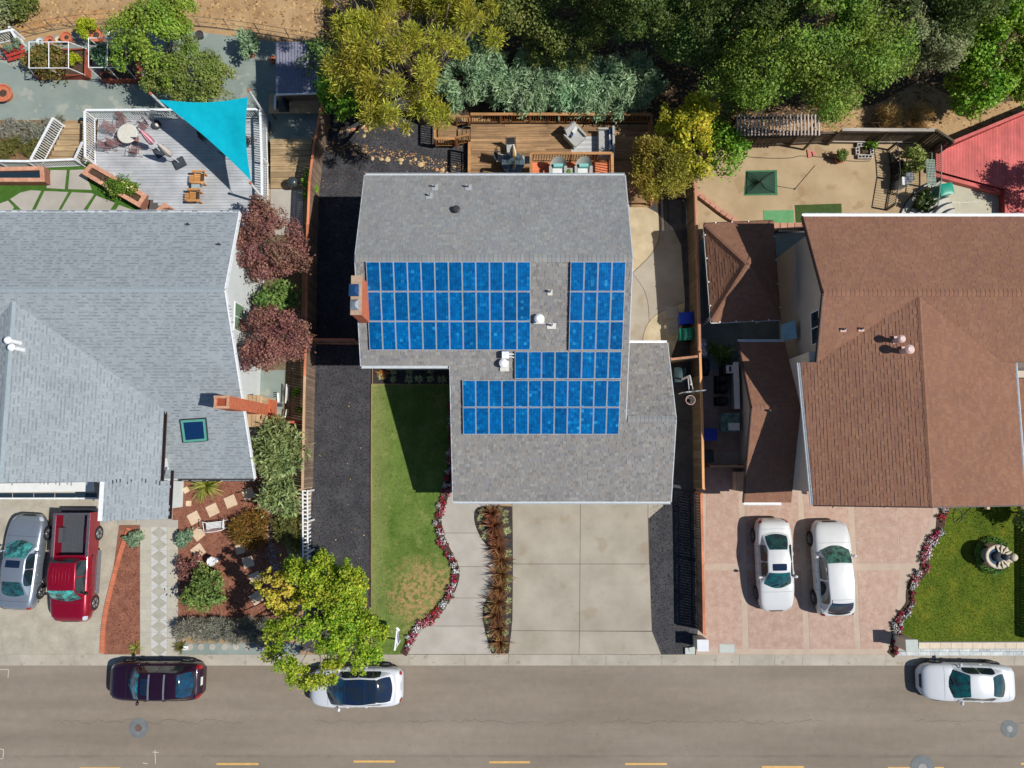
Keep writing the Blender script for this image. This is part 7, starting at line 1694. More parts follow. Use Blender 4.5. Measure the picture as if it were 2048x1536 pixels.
ps = thing('plant_stand', 'tiered red painted plant stand by the white garden gate', 'plant stand', P(30, 112)); m_redst = plain('red_stand_paint', C(178, 60, 52), .6)
for k in range(3): bar('shelf', m_redst, ps, P(8 + k * 4, 104 + k * 8, .6 - k * .18), P(46 + k * 4, 93 + k * 8, .6 - k * .18), .18, .04)
for (x, y) in ((10, 120), (50, 108), (8, 102), (46, 92)): q = P(x, y, 0); piece('leg', m_redst, ps, (q.x, q.y, .25), (.06, .06, .5))
for k, (x, y) in enumerate(((14, 92), (30, 84))): mound('potted_cactus', 'grey-green rounded plant on the red stand, %s' % ('left one' if k == 0 else 'right one'), x, y, .3, .35, 'bgr', BGR, 300, .08, .05, 'broad', 8, 1, 120 + k, z0=.6)
railing('garden_gate', 'small white picket gate at the left edge behind the red stand', [P(-20, 92, 0), P(48, 78, 0)], .9, *wr, cat='gate')
railing('garden_gate', 'short white picket return right of the small gate', [P(40, 72, 0), P(52, 92, 0)], .9, *wr, cat='gate')
# wire fence
wf = thing('wire_fence', 'low wire fence between the fines yard and the dry slope', 'fence', P(230, 50)); wp = [(-60, 100), (44, 77), (74, 69), (111, 61), (150, 55), (190, 50), (234, 49), (300, 50), (360, 52), (401, 54), (460, 60), (520, 68), (580, 78), (640, 88)]
for i, (x, y) in enumerate(wp): q = P(x, y); MB().tube([q, q + V3(0, 0, 1.0)], .025, 6).build('post', m_galv, wf)
m_wire = plain('wire', C(120, 116, 112), .5, .5)
for z in (.08, .5, .98):
    MB().tube([P(x, y) + V3(0, 0, z) for x, y in wp], .012, 5).build('wire', m_wire, wf)
q = P(217, 60, .2); o = MB().lathe([(.02, 0), (.18, .08), (.2, .14), (.1, .2), (.01, .21)], q - V3(0, 0, .2), 14, sx=.8, sy=1.5).build('white_stone', m_whiter); tag(o, 'smooth white stone by the wire fence', 'stone')
# main deck furniture
q = P(1026, 326, BZ + .7); th = thing('glass_table', 'round glass patio table under the closed yellow parasol', 'table', (q.x, q.y, BZ)); MB().lathe([(.58, .70), (.6, .71), (.58, .72)], (q.x, q.y, BZ), 30).build('tabletop', glassmat('table_glass', C(96, 110, 116), .08), th); MB().lathe([(.585, .69), (.61, .69), (.61, .715), (.585, .715)], (q.x, q.y, BZ), 30).build('rim', m_galv, th)
for k in range(4): a_ = k * 1.57 + .7; MB().tube([(q.x + .5 * math.cos(a_), q.y + .5 * math.sin(a_), .7 + BZ), (q.x + .4 * math.cos(a_), q.y + .4 * math.sin(a_), BZ)], .018, 6).build('leg', m_galv, th)
umbrella((1026, 327), BZ, 2.3, (C(226, 176, 66), C(232, 228, 214)), 'closed yellow and white parasol through the glass table', None)
def sling_chair(px, py, z, rz, label):
    q = P(px, py, z + .45); th = thing('sling_chair', label, 'chair', (q.x, q.y, z), 'sling chairs round the glass table', rz=rz)
    LB(th, 'seat', m_gcush, ((0, 0, .42), (.46, .46, .03))); m = MB(); m.bar((-.22, 0, .44), (-.36, 0, .95), .46, .03); m.build('backrest', plain('dark_sling', C(60, 62, 70), .8), th, local=True)
    for s_ in (-1, 1): m = MB(); m.tube([(-.38, s_ * .26, .98), (-.22, s_ * .26, .62), (.24, s_ * .26, .62), (.26, s_ * .26, 0)], .016, 6); m.tube([(-.22, s_ * .26, .62), (-.3, s_ * .26, 0)], .016, 6); m.build('frame', m_iron_k, th, local=True)
sling_chair(1052, 320, BZ, math.pi, 'sling chair at the right side of the glass table'); sling_chair(1002, 316, BZ, -.2, 'sling chair at the left side of the glass table'); sling_chair(1022, 296, BZ, -1.5, 'sling chair above the glass table near the back railing'); sling_chair(1022, 347, BZ, 1.5, 'sling chair below the glass table at the house eave')
# lounge corner
q = P(1170, 290, BZ + .3); o = thing('outdoor_rug', 'pale grey striped rug on the brown deck', 'rug', (q.x, q.y, BZ)); a, b = P(1142, 273, BZ), P(1197, 306, BZ)
for k in range(7): piece('stripe', m_gcush if k % 2 else plain('pale_stripe', C(190, 192, 194), .9), o, ((a.x + b.x) / 2, a.y - (a.y - b.y) * (k + .5) / 7, BZ + .006), (b.x - a.x, (a.y - b.y) / 7, .012))
q = P(1150, 272, BZ + .4); th = thing('lounge_chair', 'light grey cushioned lounge chair turned at an angle on the deck', 'chair', (q.x, q.y, BZ), rz=-.85)
LB(th, 'seat', m_gcush, ((.1, 0, .32), (.7, .72, .16))); m = MB(); m.bar((-.25, 0, .42), (-.5, 0, .85), .72, .14); m.build('backrest', m_gcush, th, local=True)
for s_ in (-1, 1): LB(th, 'arm', m_wick, ((0, s_ * .42, .4), (.85, .1, .32)))
LB(th, 'base', m_wick, ((0, 0, .12), (.85, .86, .22))); LB(th, 'pillow', m_whc, ((-.2, .12, .52), (.14, .36, .3), .2)); LB(th, 'pillow', m_navyc, ((-.12, -.16, .48), (.1, .2, .2), .3))
q = P(1212, 288, BZ + .4); th = thing('garden_sofa', 'grey garden sofa with navy and white cushions, seen end on', 'sofa', (q.x, q.y, BZ))
LB(th, 'seat', m_gcush, ((-.08, 0, .36), (.62, 1.5, .16))); LB(th, 'base', m_wick, ((0, 0, .15), (.85, 1.65, .28))); LB(th, 'backrest', m_wick, ((.36, 0, .55), (.12, 1.65, .6)))
for s_ in (-1, 1): LB(th, 'arm', m_wick, ((0, s_ * .78, .45), (.85, .1, .36)))
for k, (y, mt) in enumerate(((.55, m_navyc), (.25, m_whc), (-.05, m_navyc), (-.35, m_whc), (-.6, m_navyc))): LB(th, 'cushion', mt, ((.22, y, .56), (.14, .3, .32), .15 - k * .06))
def round_chair(px, py, z, label):
    q = P(px, py, z + .5); th = thing('round_back_chair', label, 'chair', (q.x, q.y, z), 'round-backed chairs on the balcony')
    m = MB(); m.grid(lambda u, v: V3(q.x + .42 * math.cos(math.pi * u) * (.75 + .25 * v), q.y + .10 + .36 * math.sin(math.pi * u) * (.3 + .7 * v), z + .38 + .62 * v * math.sin(math.pi * u) ** .5), 18, 6); m.build('back', m_wick, th, True)
    for s_ in (-1, 1): piece('arm', m_wick, th, (q.x + s_ * .38, q.y - .14, z + .55), (.15, .55, .06)); piece('leg', m_wick, th, (q.x + s_ * .38, q.y - .36, z + .27), (.1, .08, .52)); piece('leg', m_wick, th, (q.x + s_ * .34, q.y + .2, z + .2), (.1, .08, .4))
    piece('seat', m_whc, th, (q.x, q.y - .12, z + .42), (.56, .5, .1)); piece('cushion', m_aqua, th, (q.x, q.y + .12, z + .56), (.46, .16, .3)); return th
round_chair(1116, 338, ZBAL, 'round-backed grey chair with aqua cushion on the balcony, left one'); round_chair(1167, 338, ZBAL, 'round-backed grey chair with aqua cushion on the balcony, right one')
q = P(1141, 344, ZBAL + .45); th = thing('side_table', 'small wicker side table with a plant between balcony chairs', 'table', (q.x, q.y, ZBAL)); piece('tabletop', m_wick, th, (q.x, q.y, ZBAL + .44), (.42, .42, .04))
for sx in (-1, 1):
    for sy in (-1, 1): piece('leg', m_wick, th, (q.x + sx * .17, q.y + sy * .17, ZBAL + .21), (.04, .04, .42))
mound('pot_plant', 'small green pot plant on the balcony side table', 1138, 342, .14, .2, 'cit', CIT, 120, .07, .04, 'broad', 5, 1, 130, cat='plant', z0=ZBAL + .46)
# rocks and the dug edge in the black gravel yard
m_rock = surf('tan_rock', C(190, 158, 112), C(216, 190, 146), scale=6, fine=.2); m_rock2 = surf('rust_rock', C(176, 116, 80), C(200, 150, 116), scale=6, fine=.2)
rs = [(650 + i * 12 + R.uniform(-8, 8), 288 + i * 2.6 + R.uniform(-9, 9)) for i in range(22)] + [(R.uniform(655, 790), R.uniform(238, 275)) for _ in range(26)] + [(815, 262), (818, 270), (806, 258), (808, 246)]
for i, (x, y) in enumerate(rs):
    q = P(x, y); s_ = R.uniform(.06, .17); rng = np.random.default_rng(i); o = MB().lathe([(s_ * .7, -.02), (s_, s_ * .3), (s_ * .6, s_ * .62), (.01, s_ * .7)], q, 7, sx=R.uniform(.7, 1.3), sy=R.uniform(.6, 1)).build('rock', m_rock if R.random() < .7 else m_rock2)
    w_ = 'along the dug edge of the black gravel yard' if i < 22 else 'scattered under the pine on black gravel' if i < 48 else 'beside the shadow of the deck stairs'; tag(o, 'small tan rock ' + w_, 'rock', 'rocks ' + w_)
o = scatter('dry_litter', m_litter, [(645, 280), (700, 285), (800, 300), (930, 330), (940, 350), (900, 352), (780, 318), (660, 305)], 60, .06, .01, flat=.4); tag(o, 'dry straw and leaf litter along the dug edge in black gravel', 'litter')
bar_o = bar('timber_stake', m_tan, None, P(738, 232, .05), P(740, 262, .05), .1, .1); tag(bar_o, 'weathered timber stake lying under the pine', 'timber')
# front left bed: stepping stones, walk, bench
def stone(px, py, s_, rz, label): q = P(px, py, .04); o = MB().box((q.x, q.y, .02), (s_, s_, .05), rz).build('stepping_stone', m_step); tag(o, label, 'paver', 'square stepping stones in the bark bed')
m_step = surf('buff_paver', C(206, 178, 148), C(220, 196, 168), scale=3, fine=.06)
for (x, y, s_, a, lab) in ((388, 1036, .58, .5, 'buff stepping stone nearest the checkered walk, above the white bench'), (425, 1020, .58, .45, 'buff stepping stone second from the walk above the bench'), (461, 1003, .58, .4, 'buff stepping stone third from the walk above the bench'), (497, 988, .58, .45, 'buff stepping stone by the corner of the left house eave'), (396, 1068, .56, .7, 'buff stepping stone left of the white bench'), (396, 1102, .6, .65, 'stepping stone half in shade above the small birdbath'), (395, 1130, .5, .7, 'stepping stone under the small plum shrub'), (496, 1124, .56, .3, 'shaded stepping stone right of the birdbath'), (510, 1156, .56, .4, 'shaded stepping stone near the yellow tree limb'), (513, 1196, .58, .6, 'lowest shaded stepping stone in the bark bed'), (480, 1098, .5, .3, 'shaded stepping stone partly under the orange shrub'), (377, 1007, .28, 0, 'small pale square paver beside the striped flax'), (372, 980, .3, .6, 'small pale paver under the striped flax')): stone(x, y, s_, a, lab)
cw = thing('checkered_walk', None, None, P(317, 1180), kind='structure')
sheet('walk_bed', m_conc2, [(280, 1040), (356, 1040), (356, 1308), (280, 1308)], .0175)
m_wt = surf('grey_walk_tile', C(160, 156, 142), C(176, 172, 158), scale=3, fine=.06, obj=.05); m_wtl = surf('pale_walk_tile', C(178, 172, 156), C(190, 184, 168), scale=3, fine=.06, obj=.05); m_pebw = surf('white_pebble_inlay', C(184, 184, 180), C(206, 206, 202), scale=30, fine=.2, fscale=60, bump=.5)
for k in range(11):
    y0, y1 = 1054 + k * 23.4, 1054 + (k + 1) * 23.4; h = .024
    for x0_, x1_ in ((281, 301.5), (334.5, 355)): MB().prism(px_poly([(x0_, y0 + .5), (x1_, y0 + .5), (x1_, y1 - .5), (x0_, y1 - .5)], h), 0, h).build('tile', m_wtl, cw)
    MB().prism(px_poly([(318, y0 + .3), (333.5, (y0 + y1) / 2), (318, y1 - .3), (302.5, (y0 + y1) / 2)], h), 0, h).build('diamond_tile', m_wt, cw)
    for s_ in (-1, 1):
        for t_ in (-1, 1): yc = y0 if t_ < 0 else y1; MB().prism(px_poly([(318 + s_ * .8, yc - t_ * .4), (318 + s_ * 15.5, yc - t_ * .4), (318 + s_ * 15.5, (y0 + y1) / 2 + t_ * .6)], h - .004), 0, h - .004).build('pebble_inlay', m_pebw, cw)
be = thing('brick_edging', 'curved edging of red bricks between left drive and bark strip', 'edging', P(230, 1150)); bp = smooth_path([(257, 1058), (247, 1085), (237, 1118), (227, 1155), (216, 1200), (209, 1235), (205, 1270), (204, 1308)], 8); m_ebrick = surf('edging_brick', C(196, 112, 80), C(210, 130, 98), scale=6, fine=.1, obj=.12)
pts = [P(x, y, .06) for x, y in bp]; acc = 0
for a, b in zip(pts, pts[1:]):
    L = (b - a).length; d = (b - a) / L
    while acc < L: q = a + d * acc; piece('brick', m_ebrick, be, (q.x, q.y, .035), (.085, .21, .09), math.atan2(d.y, d.x)); acc += .097
    acc -= L
q = P(430, 1051, .45); th = thing('garden_bench', 'white wrought iron garden bench on the red bark', 'bench', (q.x, q.y, 0), rz=.12)
m = MB()
for k in range(6): m.box((0, -.16 + k * .065, .42), (.95, .045, .02))
tag(m.build('seat', m_whiter, th, local=True), kind='stuff'); m = MB(); m.tube([(-.5, -.2, .42), (-.48, -.26, .8), (-.25, -.28, .88), (0, -.29, .84), (.25, -.28, .88), (.48, -.26, .8), (.5, -.2, .42)], .02, 6)
for k in range(11): m.tube([(-.45 + k * .09, -.2, .42), (-.45 + k * .09, -.27, .82)], .008, 5)
tag(m.build('backrest', m_whiter, th, local=True), kind='stuff')
for s_ in (-1, 1):
    m = MB(); m.tube([(s_ * .5, -.25, .68), (s_ * .52, 0, .66), (s_ * .54, .26, .64), (s_ * .5, .2, .42)], .018, 6); m.build('arm', m_whiter, th, local=True)
    for y in (-.2, .2): m = MB(); m.tube([(s_ * .47, y, .42), (s_ * .5, y, 0)], .018, 6); m.build('leg', m_whiter, th, local=True)
q = P(423, 1123, .6); th = thing('birdbath', 'small pale birdbath in the shade of the bark bed', 'birdbath', (q.x, q.y, 0)); MB().lathe([(.16, 0), (.06, .06), (.05, .5), (.24, .56), (.25, .62), (.2, .58)], (q.x, q.y, 0), 8).build('bowl', m_whc, th); 
for k in range(3): a_ = k * 2.1; MB().lathe([(.02, .6), (.05, .64), (.01, .7)], (q.x + .18 * math.cos(a_), q.y + .18 * math.sin(a_), 0), 7).build('figure', m_whc, th)
for i, x in enumerate((379, 401, 424, 448, 471, 494, 517)): q = P(x, 1294, .03); o = MB().lathe([(.16, 0), (.17, .02), (.15, .03)], (q.x, q.y, 0), 18).build('round_paver', m_conc2); tag(o, 'round pale paver, %s from the checkered walk, below the lavender' % ORD[i], 'paver', 'round pavers by the road')
for x0_, lab in ((364, 'left'), (520, 'right')): q = P(x0_ + 6, 1296, .04); o = MB().box((q.x, q.y, .03), (.32, .2, .06)).build('edge_block', m_whiter); tag(o, 'white edge block at the %s end of the round paver row' % lab, 'block')
# pebble stream
o = scatter('pebbles', isl_mat('pebble_stones', [C(176, 176, 176), C(150, 152, 158), C(200, 196, 188), C(130, 134, 142)]), [(526, 960), (540, 965), (546, 1030), (544, 1080), (560, 1140), (572, 1165), (556, 1170), (536, 1110), (533, 1040), (522, 985)], 260, .05, .004); tag(o, 'narrow stream bed of grey pebbles beside the picket fence', 'pebbles')
# lattice screens by the left house
def lattice(px0, py0, px1, py1, h, label, mat=None):
    a, b = P(px0, py0), P(px1, py1); th = thing('lattice_screen', label, 'lattice', a); d = b - a; L = d.length; d /= L; m = MB(); k = int(L / .1)
    for i in range(k):
        for s_ in (-1, 1):
            p = a + d * (L * i / k); e = p + d * h * s_
            if 0 <= (e - a).dot(d) <= L: m.bar(p, e + V3(0, 0, h), .012, .03)
    tag(m.build('slats', mat or m_whiter, th), kind='stuff'); bar('rail', mat or m_whiter, th, a + V3(0, 0, h), b + V3(0, 0, h), .04, .04)
lattice(579, 770, 577, 808, .5, 'white lattice screen in the narrow yard, upper piece'); lattice(578, 820, 575, 836, .4, 'white lattice screen in the narrow yard, lower piece')
sheet('narrow_patio', m_dg, [(500, 740), (570, 740), (566, 834), (500, 834)], .008)
q = P(556, 795, .1); o = MB().box((q.x, q.y, .06), (.1, .5, .1), .1).build('white_plank', m_whiter); tag(o, 'short white plank lying on the narrow patio', 'plank')
q = P(560, 810, .1); o = MB().box((q.x, q.y, .05), (.22, .18, .08)).box((q.x, q.y, .1), (.14, .1, .03)).build('drain_box', m_dkstone); tag(o, 'small dark drain box on the narrow patio', 'drain')
for k in range(3): q = P(550, 785 + k * 4.2, .05); o = MB().box((q.x, q.y, .03), (.16, .05, .04)).box((q.x, q.y, .06), (.1, .03, .02)).build('vent_bar', m_dkstone); tag(o, 'dark vent bar on the narrow patio, %s of three' % ORD[k], 'vent', 'vent bars on the narrow patio')
# ------------------------------------------------------------------ right side yard, front right, details
def wheelie(px, py, col, label, rz=0, h=1.0, open_=False):
    q = P(px, py, h); th = thing('wheeled_bin', label, 'bin', (q.x, q.y, 0), rz=rz); mt = plain('bin_' + label[:12], col, .45)
    m = MB(); w0, w1, d0, d1 = .22, .29, .24, .34
    vs = [(-w0, -d0, .05), (w0, -d0, .05), (w0, d0, .05), (-w0, d0, .05), (-w1, -d1, h), (w1, -d1, h), (w1, d1, h), (-w1, d1, h)]
    m.add(vs, [(3, 2, 1, 0), (0, 1, 5, 4), (1, 2, 6, 5), (2, 3, 7, 6), (3, 0, 4, 7), (4, 5, 6, 7)]); m.build('body', mt, th, local=True)
    m = MB(); m.grid(lambda u, v: V3(-.32 + .64 * u, -.38 + .76 * v, h + .01 + .06 * math.sin(math.pi * u) ** .4 * math.sin(math.pi * v) ** .4), 8, 8); m.build('lid', mt, th, True, local=True)
    m = MB(); m.tube([(-.28, .40, h - .05), (.28, .40, h - .05)], .02, 6); m.build('handle', mt, th, local=True)
    for s_ in (-1, 1): m = MB(); m.tube([(s_ * .24, .28, .1), (s_ * .30, .28, .1)], .1, 14); m.build('wheel', m_tyre, th, local=True)
    return th
wheelie(1373, 636, C(22, 60, 170), 'blue wheeled bin beside the side patio', -1.5); wheelie(1374, 668, C(20, 120, 92), 'green wheeled bin dappled by lattice light, below the blue bin', -1.5); wheelie(1361, 750, C(40, 60, 64), 'dark grey wheeled bin behind the gate near the basketball hoop', 0)
wheelie(1893, 378, C(14, 150, 124), 'bright green wheeled bin on the court', -1.4); wheelie(1419, 869, C(24, 54, 160), 'blue wheeled bin in the shady right passage', -1.57)
wheelie(1412, 912, C(30, 46, 50), 'black bin near the tan gate in right passage', -1.57)
# basketball hoop
bb = thing('basketball_hoop', 'basketball hoop on a pole leaning over the right fence', 'basketball hoop', P(1386, 790)); zr = 3.05; rc = P(1381, 800, zr); base = P(1368, 752, 0); base.x = rc.x + .1; base.y = rc.y + 1.25
MB().tube([base, V3(base.x, base.y, 2.6), V3(rc.x, rc.y + .75, 3.3)], .05, 10).build('pole', m_whc, bb); MB().box((base.x, base.y + .2, .1), (.75, 1.0, .2)).build('base', m_dkstone, bb)
for s_ in (-1, 1): MB().tube([V3(base.x + s_ * .06, base.y - .1, 2.5), V3(rc.x + s_ * .1, rc.y + .42, 3.25)], .025, 6).build('arm', m_whc, bb)
MB().box((rc.x, rc.y + .36, 3.4), (1.15, .05, .8), math.radians(6)).build('backboard', glassmat('backboard_acrylic', C(206, 210, 204), .15), bb)
m = MB(); m.tube([rc + V3(.23 * math.cos(a * .2618), .23 * math.sin(a * .2618), 0) for a in range(25)], .014, 6, cap=False); m.build('rim', plain('pale_rim', C(226, 178, 176), .4), bb)
m = MB()
for k in range(12):
    a = k * .5236
    for s_ in (-.26, .26): m.tube([rc + V3(.23 * math.cos(a), .23 * math.sin(a), 0), rc + V3(.17 * math.cos(a + s_), .17 * math.sin(a + s_), -.22), rc + V3(.11 * math.cos(a), .11 * math.sin(a), -.42)], .006, 4)
tag(m.build('net', m_whc, bb), kind='stuff')
# ladder hung beside the pavilion
ld_ = thing('ladder', 'aluminium ladder lying along the left side of the pavilion', 'ladder', P(1407, 570)); 
for x in (1404, 1412): bar('stile', m_galv, ld_, P(x, 505, 1.2), P(x + 7, 636, 1.2), .05, .07)
for k in range(11): bar('rung', m_galv, ld_, P(1404 + .64 * k, 512 + k * 12, 1.2), P(1412 + .64 * k, 512 + k * 12, 1.2), .03, .03)
# side passage kitchen: counters, grill, covered grills, stone table
cn = thing('outdoor_counter', 'pale blue-grey counter along the wall of the right passage', 'counter', P(1470, 770)); a, b = P(1466, 724, .9), P(1480, 818, .9)
piece('worktop', m_whc, cn, ((a.x+b.x)/2, (a.y+b.y)/2, .9), (b.x-a.x, a.y-b.y, .05)); piece('cabinet', m_stucco_r, cn, ((a.x+b.x)/2+.02, (a.y+b.y)/2, .43), (b.x-a.x-.06, a.y-b.y-.06, .86))
q = P(1459, 738, .95); th = thing('sink_unit', 'small pale blue sink unit at the top of the counter', 'sink', (q.x, q.y, 0)); piece('cabinet', m_iron_k, th, (q.x, q.y, .42), (.55, .5, .84)); piece('basin_rim', m_whc, th, (q.x + .05, q.y, .88), (.4, .42, .06)); piece('basin', m_navy, th, (q.x + .05, q.y, .915), (.1, .28, .012))
for k, (y, lab) in enumerate(((757, 'black covered grill nearest the sink unit'), (775, 'black covered grill, middle of three in the passage'), (800, 'black covered grill next to the stone table'))):
    q = P(1450, y, 1.0); th = thing('covered_grill', lab, 'grill', (q.x, q.y, 0)); m = MB(); m.grid(lambda u, v: V3(q.x - .32 + .64 * u, q.y - .24 + .48 * v, .02 + 1.0 * (math.sin(math.pi * u) ** .22) * (math.sin(math.pi * v) ** .22)), 12, 12); m.build('cover', plain('black_cover_%d' % k, C(26, 26, 30), .7), th, True); piece('handle', m_iron_k, th, (q.x - .3, q.y, .7), (.06, .3, .04))
q = P(1459, 845, .85); th = thing('stone_table', 'square table with green marbled top in the right passage', 'table', (q.x, q.y, 0)); m_marb = surf('green_marble', C(40, 84, 84), C(120, 150, 144), scale=3.5, fine=.25, fscale=14, rough=.25); a, b = P(1441, 826, .85), P(1480, 864, .85); piece('tabletop', m_marb, th, ((a.x+b.x)/2, (a.y+b.y)/2, .83), (b.x-a.x, a.y-b.y, .05)); piece('base', m_stucco_r, th, ((a.x+b.x)/2, (a.y+b.y)/2, .4), (b.x-a.x-.2, a.y-b.y-.2, .8))
q = P(1468, 853, .9); th = thing('white_tray', 'pale rectangular tray on the marbled table', 'tray', (q.x, q.y, .86)); piece('tray', m_whc, th, (q.x, q.y, .88), (.58, .38, .04)); piece('tray_lip', m_whiter, th, (q.x, q.y - .18, .91), (.58, .03, .04))
for (x, y, s_, lab) in ((1407, 686, .28, 'crumpled silver cover on the fence side, upper one'), (1408, 704, .3, 'crumpled silver cover on the fence side, lower one')):
    q = P(x, y, .5); th = thing('silver_bag', lab, 'bag', (q.x, q.y, 0)); m = MB(); rr2 = np.random.default_rng(int(y)); m.grid(lambda u, v: V3(q.x + s_ * math.cos(6.283 * u) * math.sin(math.pi * v) * (1 + .2 * math.sin(9 * u * 6.28)), q.y + s_ * 1.2 * math.sin(6.283 * u) * math.sin(math.pi * v), .3 - .3 * math.cos(math.pi * v) * (1 + .1 * math.sin(14 * u))), 22, 10); m.build('bag', plain('silver_foil', C(200, 202, 210), .25, .7), th, False)
q = P(1411, 730, .8); th = thing('covered_barbecue', 'rounded dark covered barbecue at the corner of the right passage', 'grill', (q.x, q.y, 0)); m = MB(); m.grid(lambda u, v: V3(q.x - .28 + .62 * u, q.y - .5 + .9 * v, .02 + .85 * (math.sin(math.pi * u) ** .3) * (math.sin(math.pi * v) ** .3)), 12, 12); m.build('cover', plain('dark_tarp', C(30, 40, 48), .6), th, True); piece('strap', m_iron_k, th, (q.x, q.y, .86), (.05, .5, .03))
mound('palm_fronds', 'dark feathery plant in the shade by the wing wall', 1440, 706, .7, 1.0, 'oakg', OAKG, 500, .4, .06, 'needle', 12, .8, 140, cat='plant')
q = P(1465, 950, .6); th = thing('tan_chest', 'tan storage chest against the wing wall by the gate', 'chest', (q.x, q.y, 0)); a, b = P(1472, 944, .7), P(1497, 980, .7); piece('body', m_stucco_b, th, ((a.x+b.x)/2, (a.y+b.y)/2, .33), (b.x-a.x, a.y-b.y, .66)); piece('lid', m_tanrail, th, ((a.x+b.x)/2, (a.y+b.y)/2, .69), (b.x-a.x+.05, a.y-b.y+.04, .06))
# teal awning on the right house wall
aw = thing('awning', 'faded blue awning over the side door of the right house', 'awning', P(1578, 665, 2.4)); A_ = [P(1562, 650, 2.35), P(1590, 640, 2.9), P(1594, 677, 2.9), P(1562, 682, 2.35)]
MB().add(A_ + [q - V3(0, 0, .05) for q in A_], [(0, 1, 2, 3)[::-1], (4, 5, 6, 7), (0, 3, 7, 4), (0, 4, 5, 1), (2, 1, 5, 6), (3, 2, 6, 7)]).build('canopy', plain('blue_awning', C(120, 170, 190), .6), aw)
for q in (A_[0], A_[3]): MB().tube([q, V3(RWX, q.y, 1.9)], .015, 6).build('strut', m_whiter, aw)
# dirt yard things
def mat_(name, pts, mat, label, h=.02): o = MB().prism(px_poly(pts, h), .004, h).build(name, mat); tag(o, label, 'mat'); return o
mat_('green_mat', [(1527, 421), (1587, 420), (1588, 448), (1528, 448)], surf('pale_green_mat', C(92, 150, 98), C(108, 164, 112), scale=3, fine=.08), 'pale green mat by the pavilion roof'); mat_('turf_mat', [(1590, 410), (1683, 407), (1684, 445), (1592, 445)], surf('dark_turf', C(52, 74, 26), C(66, 88, 32), scale=4, fine=.2), 'dark green turf mat by the eave of right house')
tn = thing('putting_net', 'dark green net screen with folding poles on a green mat in the dirt yard', 'net', P(1522, 366)); MB().prism(px_poly([(1492, 341), (1554, 340), (1555, 390), (1488, 391)], .02), .005, .02).build('mat', surf('net_mat', C(54, 110, 72), C(70, 124, 84), scale=3, fine=.1), tn)
cpk = P(1521, 364, .5); cr = [P(x, y, .06) for x, y in ((1494, 344), (1550, 343), (1550, 386), (1492, 388))]; m_net = plain('net_cloth', C(34, 66, 50), .9)
for i in range(4):
    a, b = cr[i], cr[(i+1) % 4]; MB().grid(lambda u, v: a.lerp(b, u).lerp(cpk, v) - V3(0, 0, .12 * math.sin(math.pi * v)), 4, 6).build('net_panel', m_net, tn)
for q in cr: MB().tube([q, q.lerp(cpk, .5) + V3(0, 0, .1), cpk], .012, 6).build('pole', m_iron_k, tn)
ro = thing('bent_rod', 'long thin bent rod lying on the dirt yard', 'rod', P(1590, 370)); m = MB(); m.tube([P(1553, 372, .02), P(1590, 378, .02), P(1630, 331, .02)], .014, 6); m.build('rod', m_iron_k, ro); m = MB(); m.tube([P(1589, 379, .03), P(1592, 376, .05)], .03, 8); m.build('joint', m_iron_k, ro)
hs = MB().tube([P(x, y, .02) for x, y in smooth_path([(1478, 312), (1530, 316), (1580, 316), (1600, 312), (1640, 314), (1700, 322), (1740, 322)], 5)], .018, 6).build('garden_hose', plain('black_hose', C(52, 48, 46), .6)); tag(hs, 'black hose running along the back of the dirt yard', 'hose')
m_blk2 = surf('pink_wall_block', C(186, 132, 108), C(204, 154, 130), scale=5, fine=.12, obj=.08)
rw = thing('block_border', 'curved border of pinkish retaining blocks at the corner of dirt yard', 'border', P(1430, 412)); bpth = smooth_path([(1395, 386), (1408, 396), (1424, 408), (1442, 422), (1458, 433), (1470, 440)], 3)
bpts = [P(x, y, .2) for x, y in bpth]; acc = 0
for a, b in zip(bpts, bpts[1:]):
    L = (b - a).length; d = (b - a) / L
    while acc < L: q = a + d * acc; piece('block', m_blk2, rw, (q.x, q.y, .12), (.33, .26, .24), math.atan2(d.y, d.x)); acc += .36
    acc -= L
rw2 = thing('block_border', 'straight row of pinkish blocks between pavilion and right house', 'border', P(1575, 452))
for k in range(5): q = P(1553 + k * 14.5, 451, .3); piece('block', m_blk2, rw2, (q.x, q.y, .16), (.36, .3, .32))
railing('iron_railing', 'black iron railing below the straight row of blocks', [P(1548, 466, 0), P(1615, 462, 0)], .8, m_iron_k, m_iron_k, m_iron_k, rail_w=.03, bal=.02, step=.11, every=2)
o = MB().lathe([(.03, 0), (.1, .08), (.05, .2)], P(1468, 440, .2) - V3(0, 0, .2), 8).build('red_ornament', plain('red_glaze', C(196, 60, 50), .3)); tag(o, 'small red ornament at the end of the curved block border', 'ornament')
for k, (x, y) in enumerate(((1617, 299), (1627, 303))): o = bar('pink_board', plain('pink_board_%d' % k, C(206, 120, 110), .7), None, P(x, y, .04), P(x + 2, y + 16 - k * 8, .04), .16, .05); tag(o, 'short pink board in the dirt yard, %s' % ('left one' if k == 0 else 'right one'), 'board')
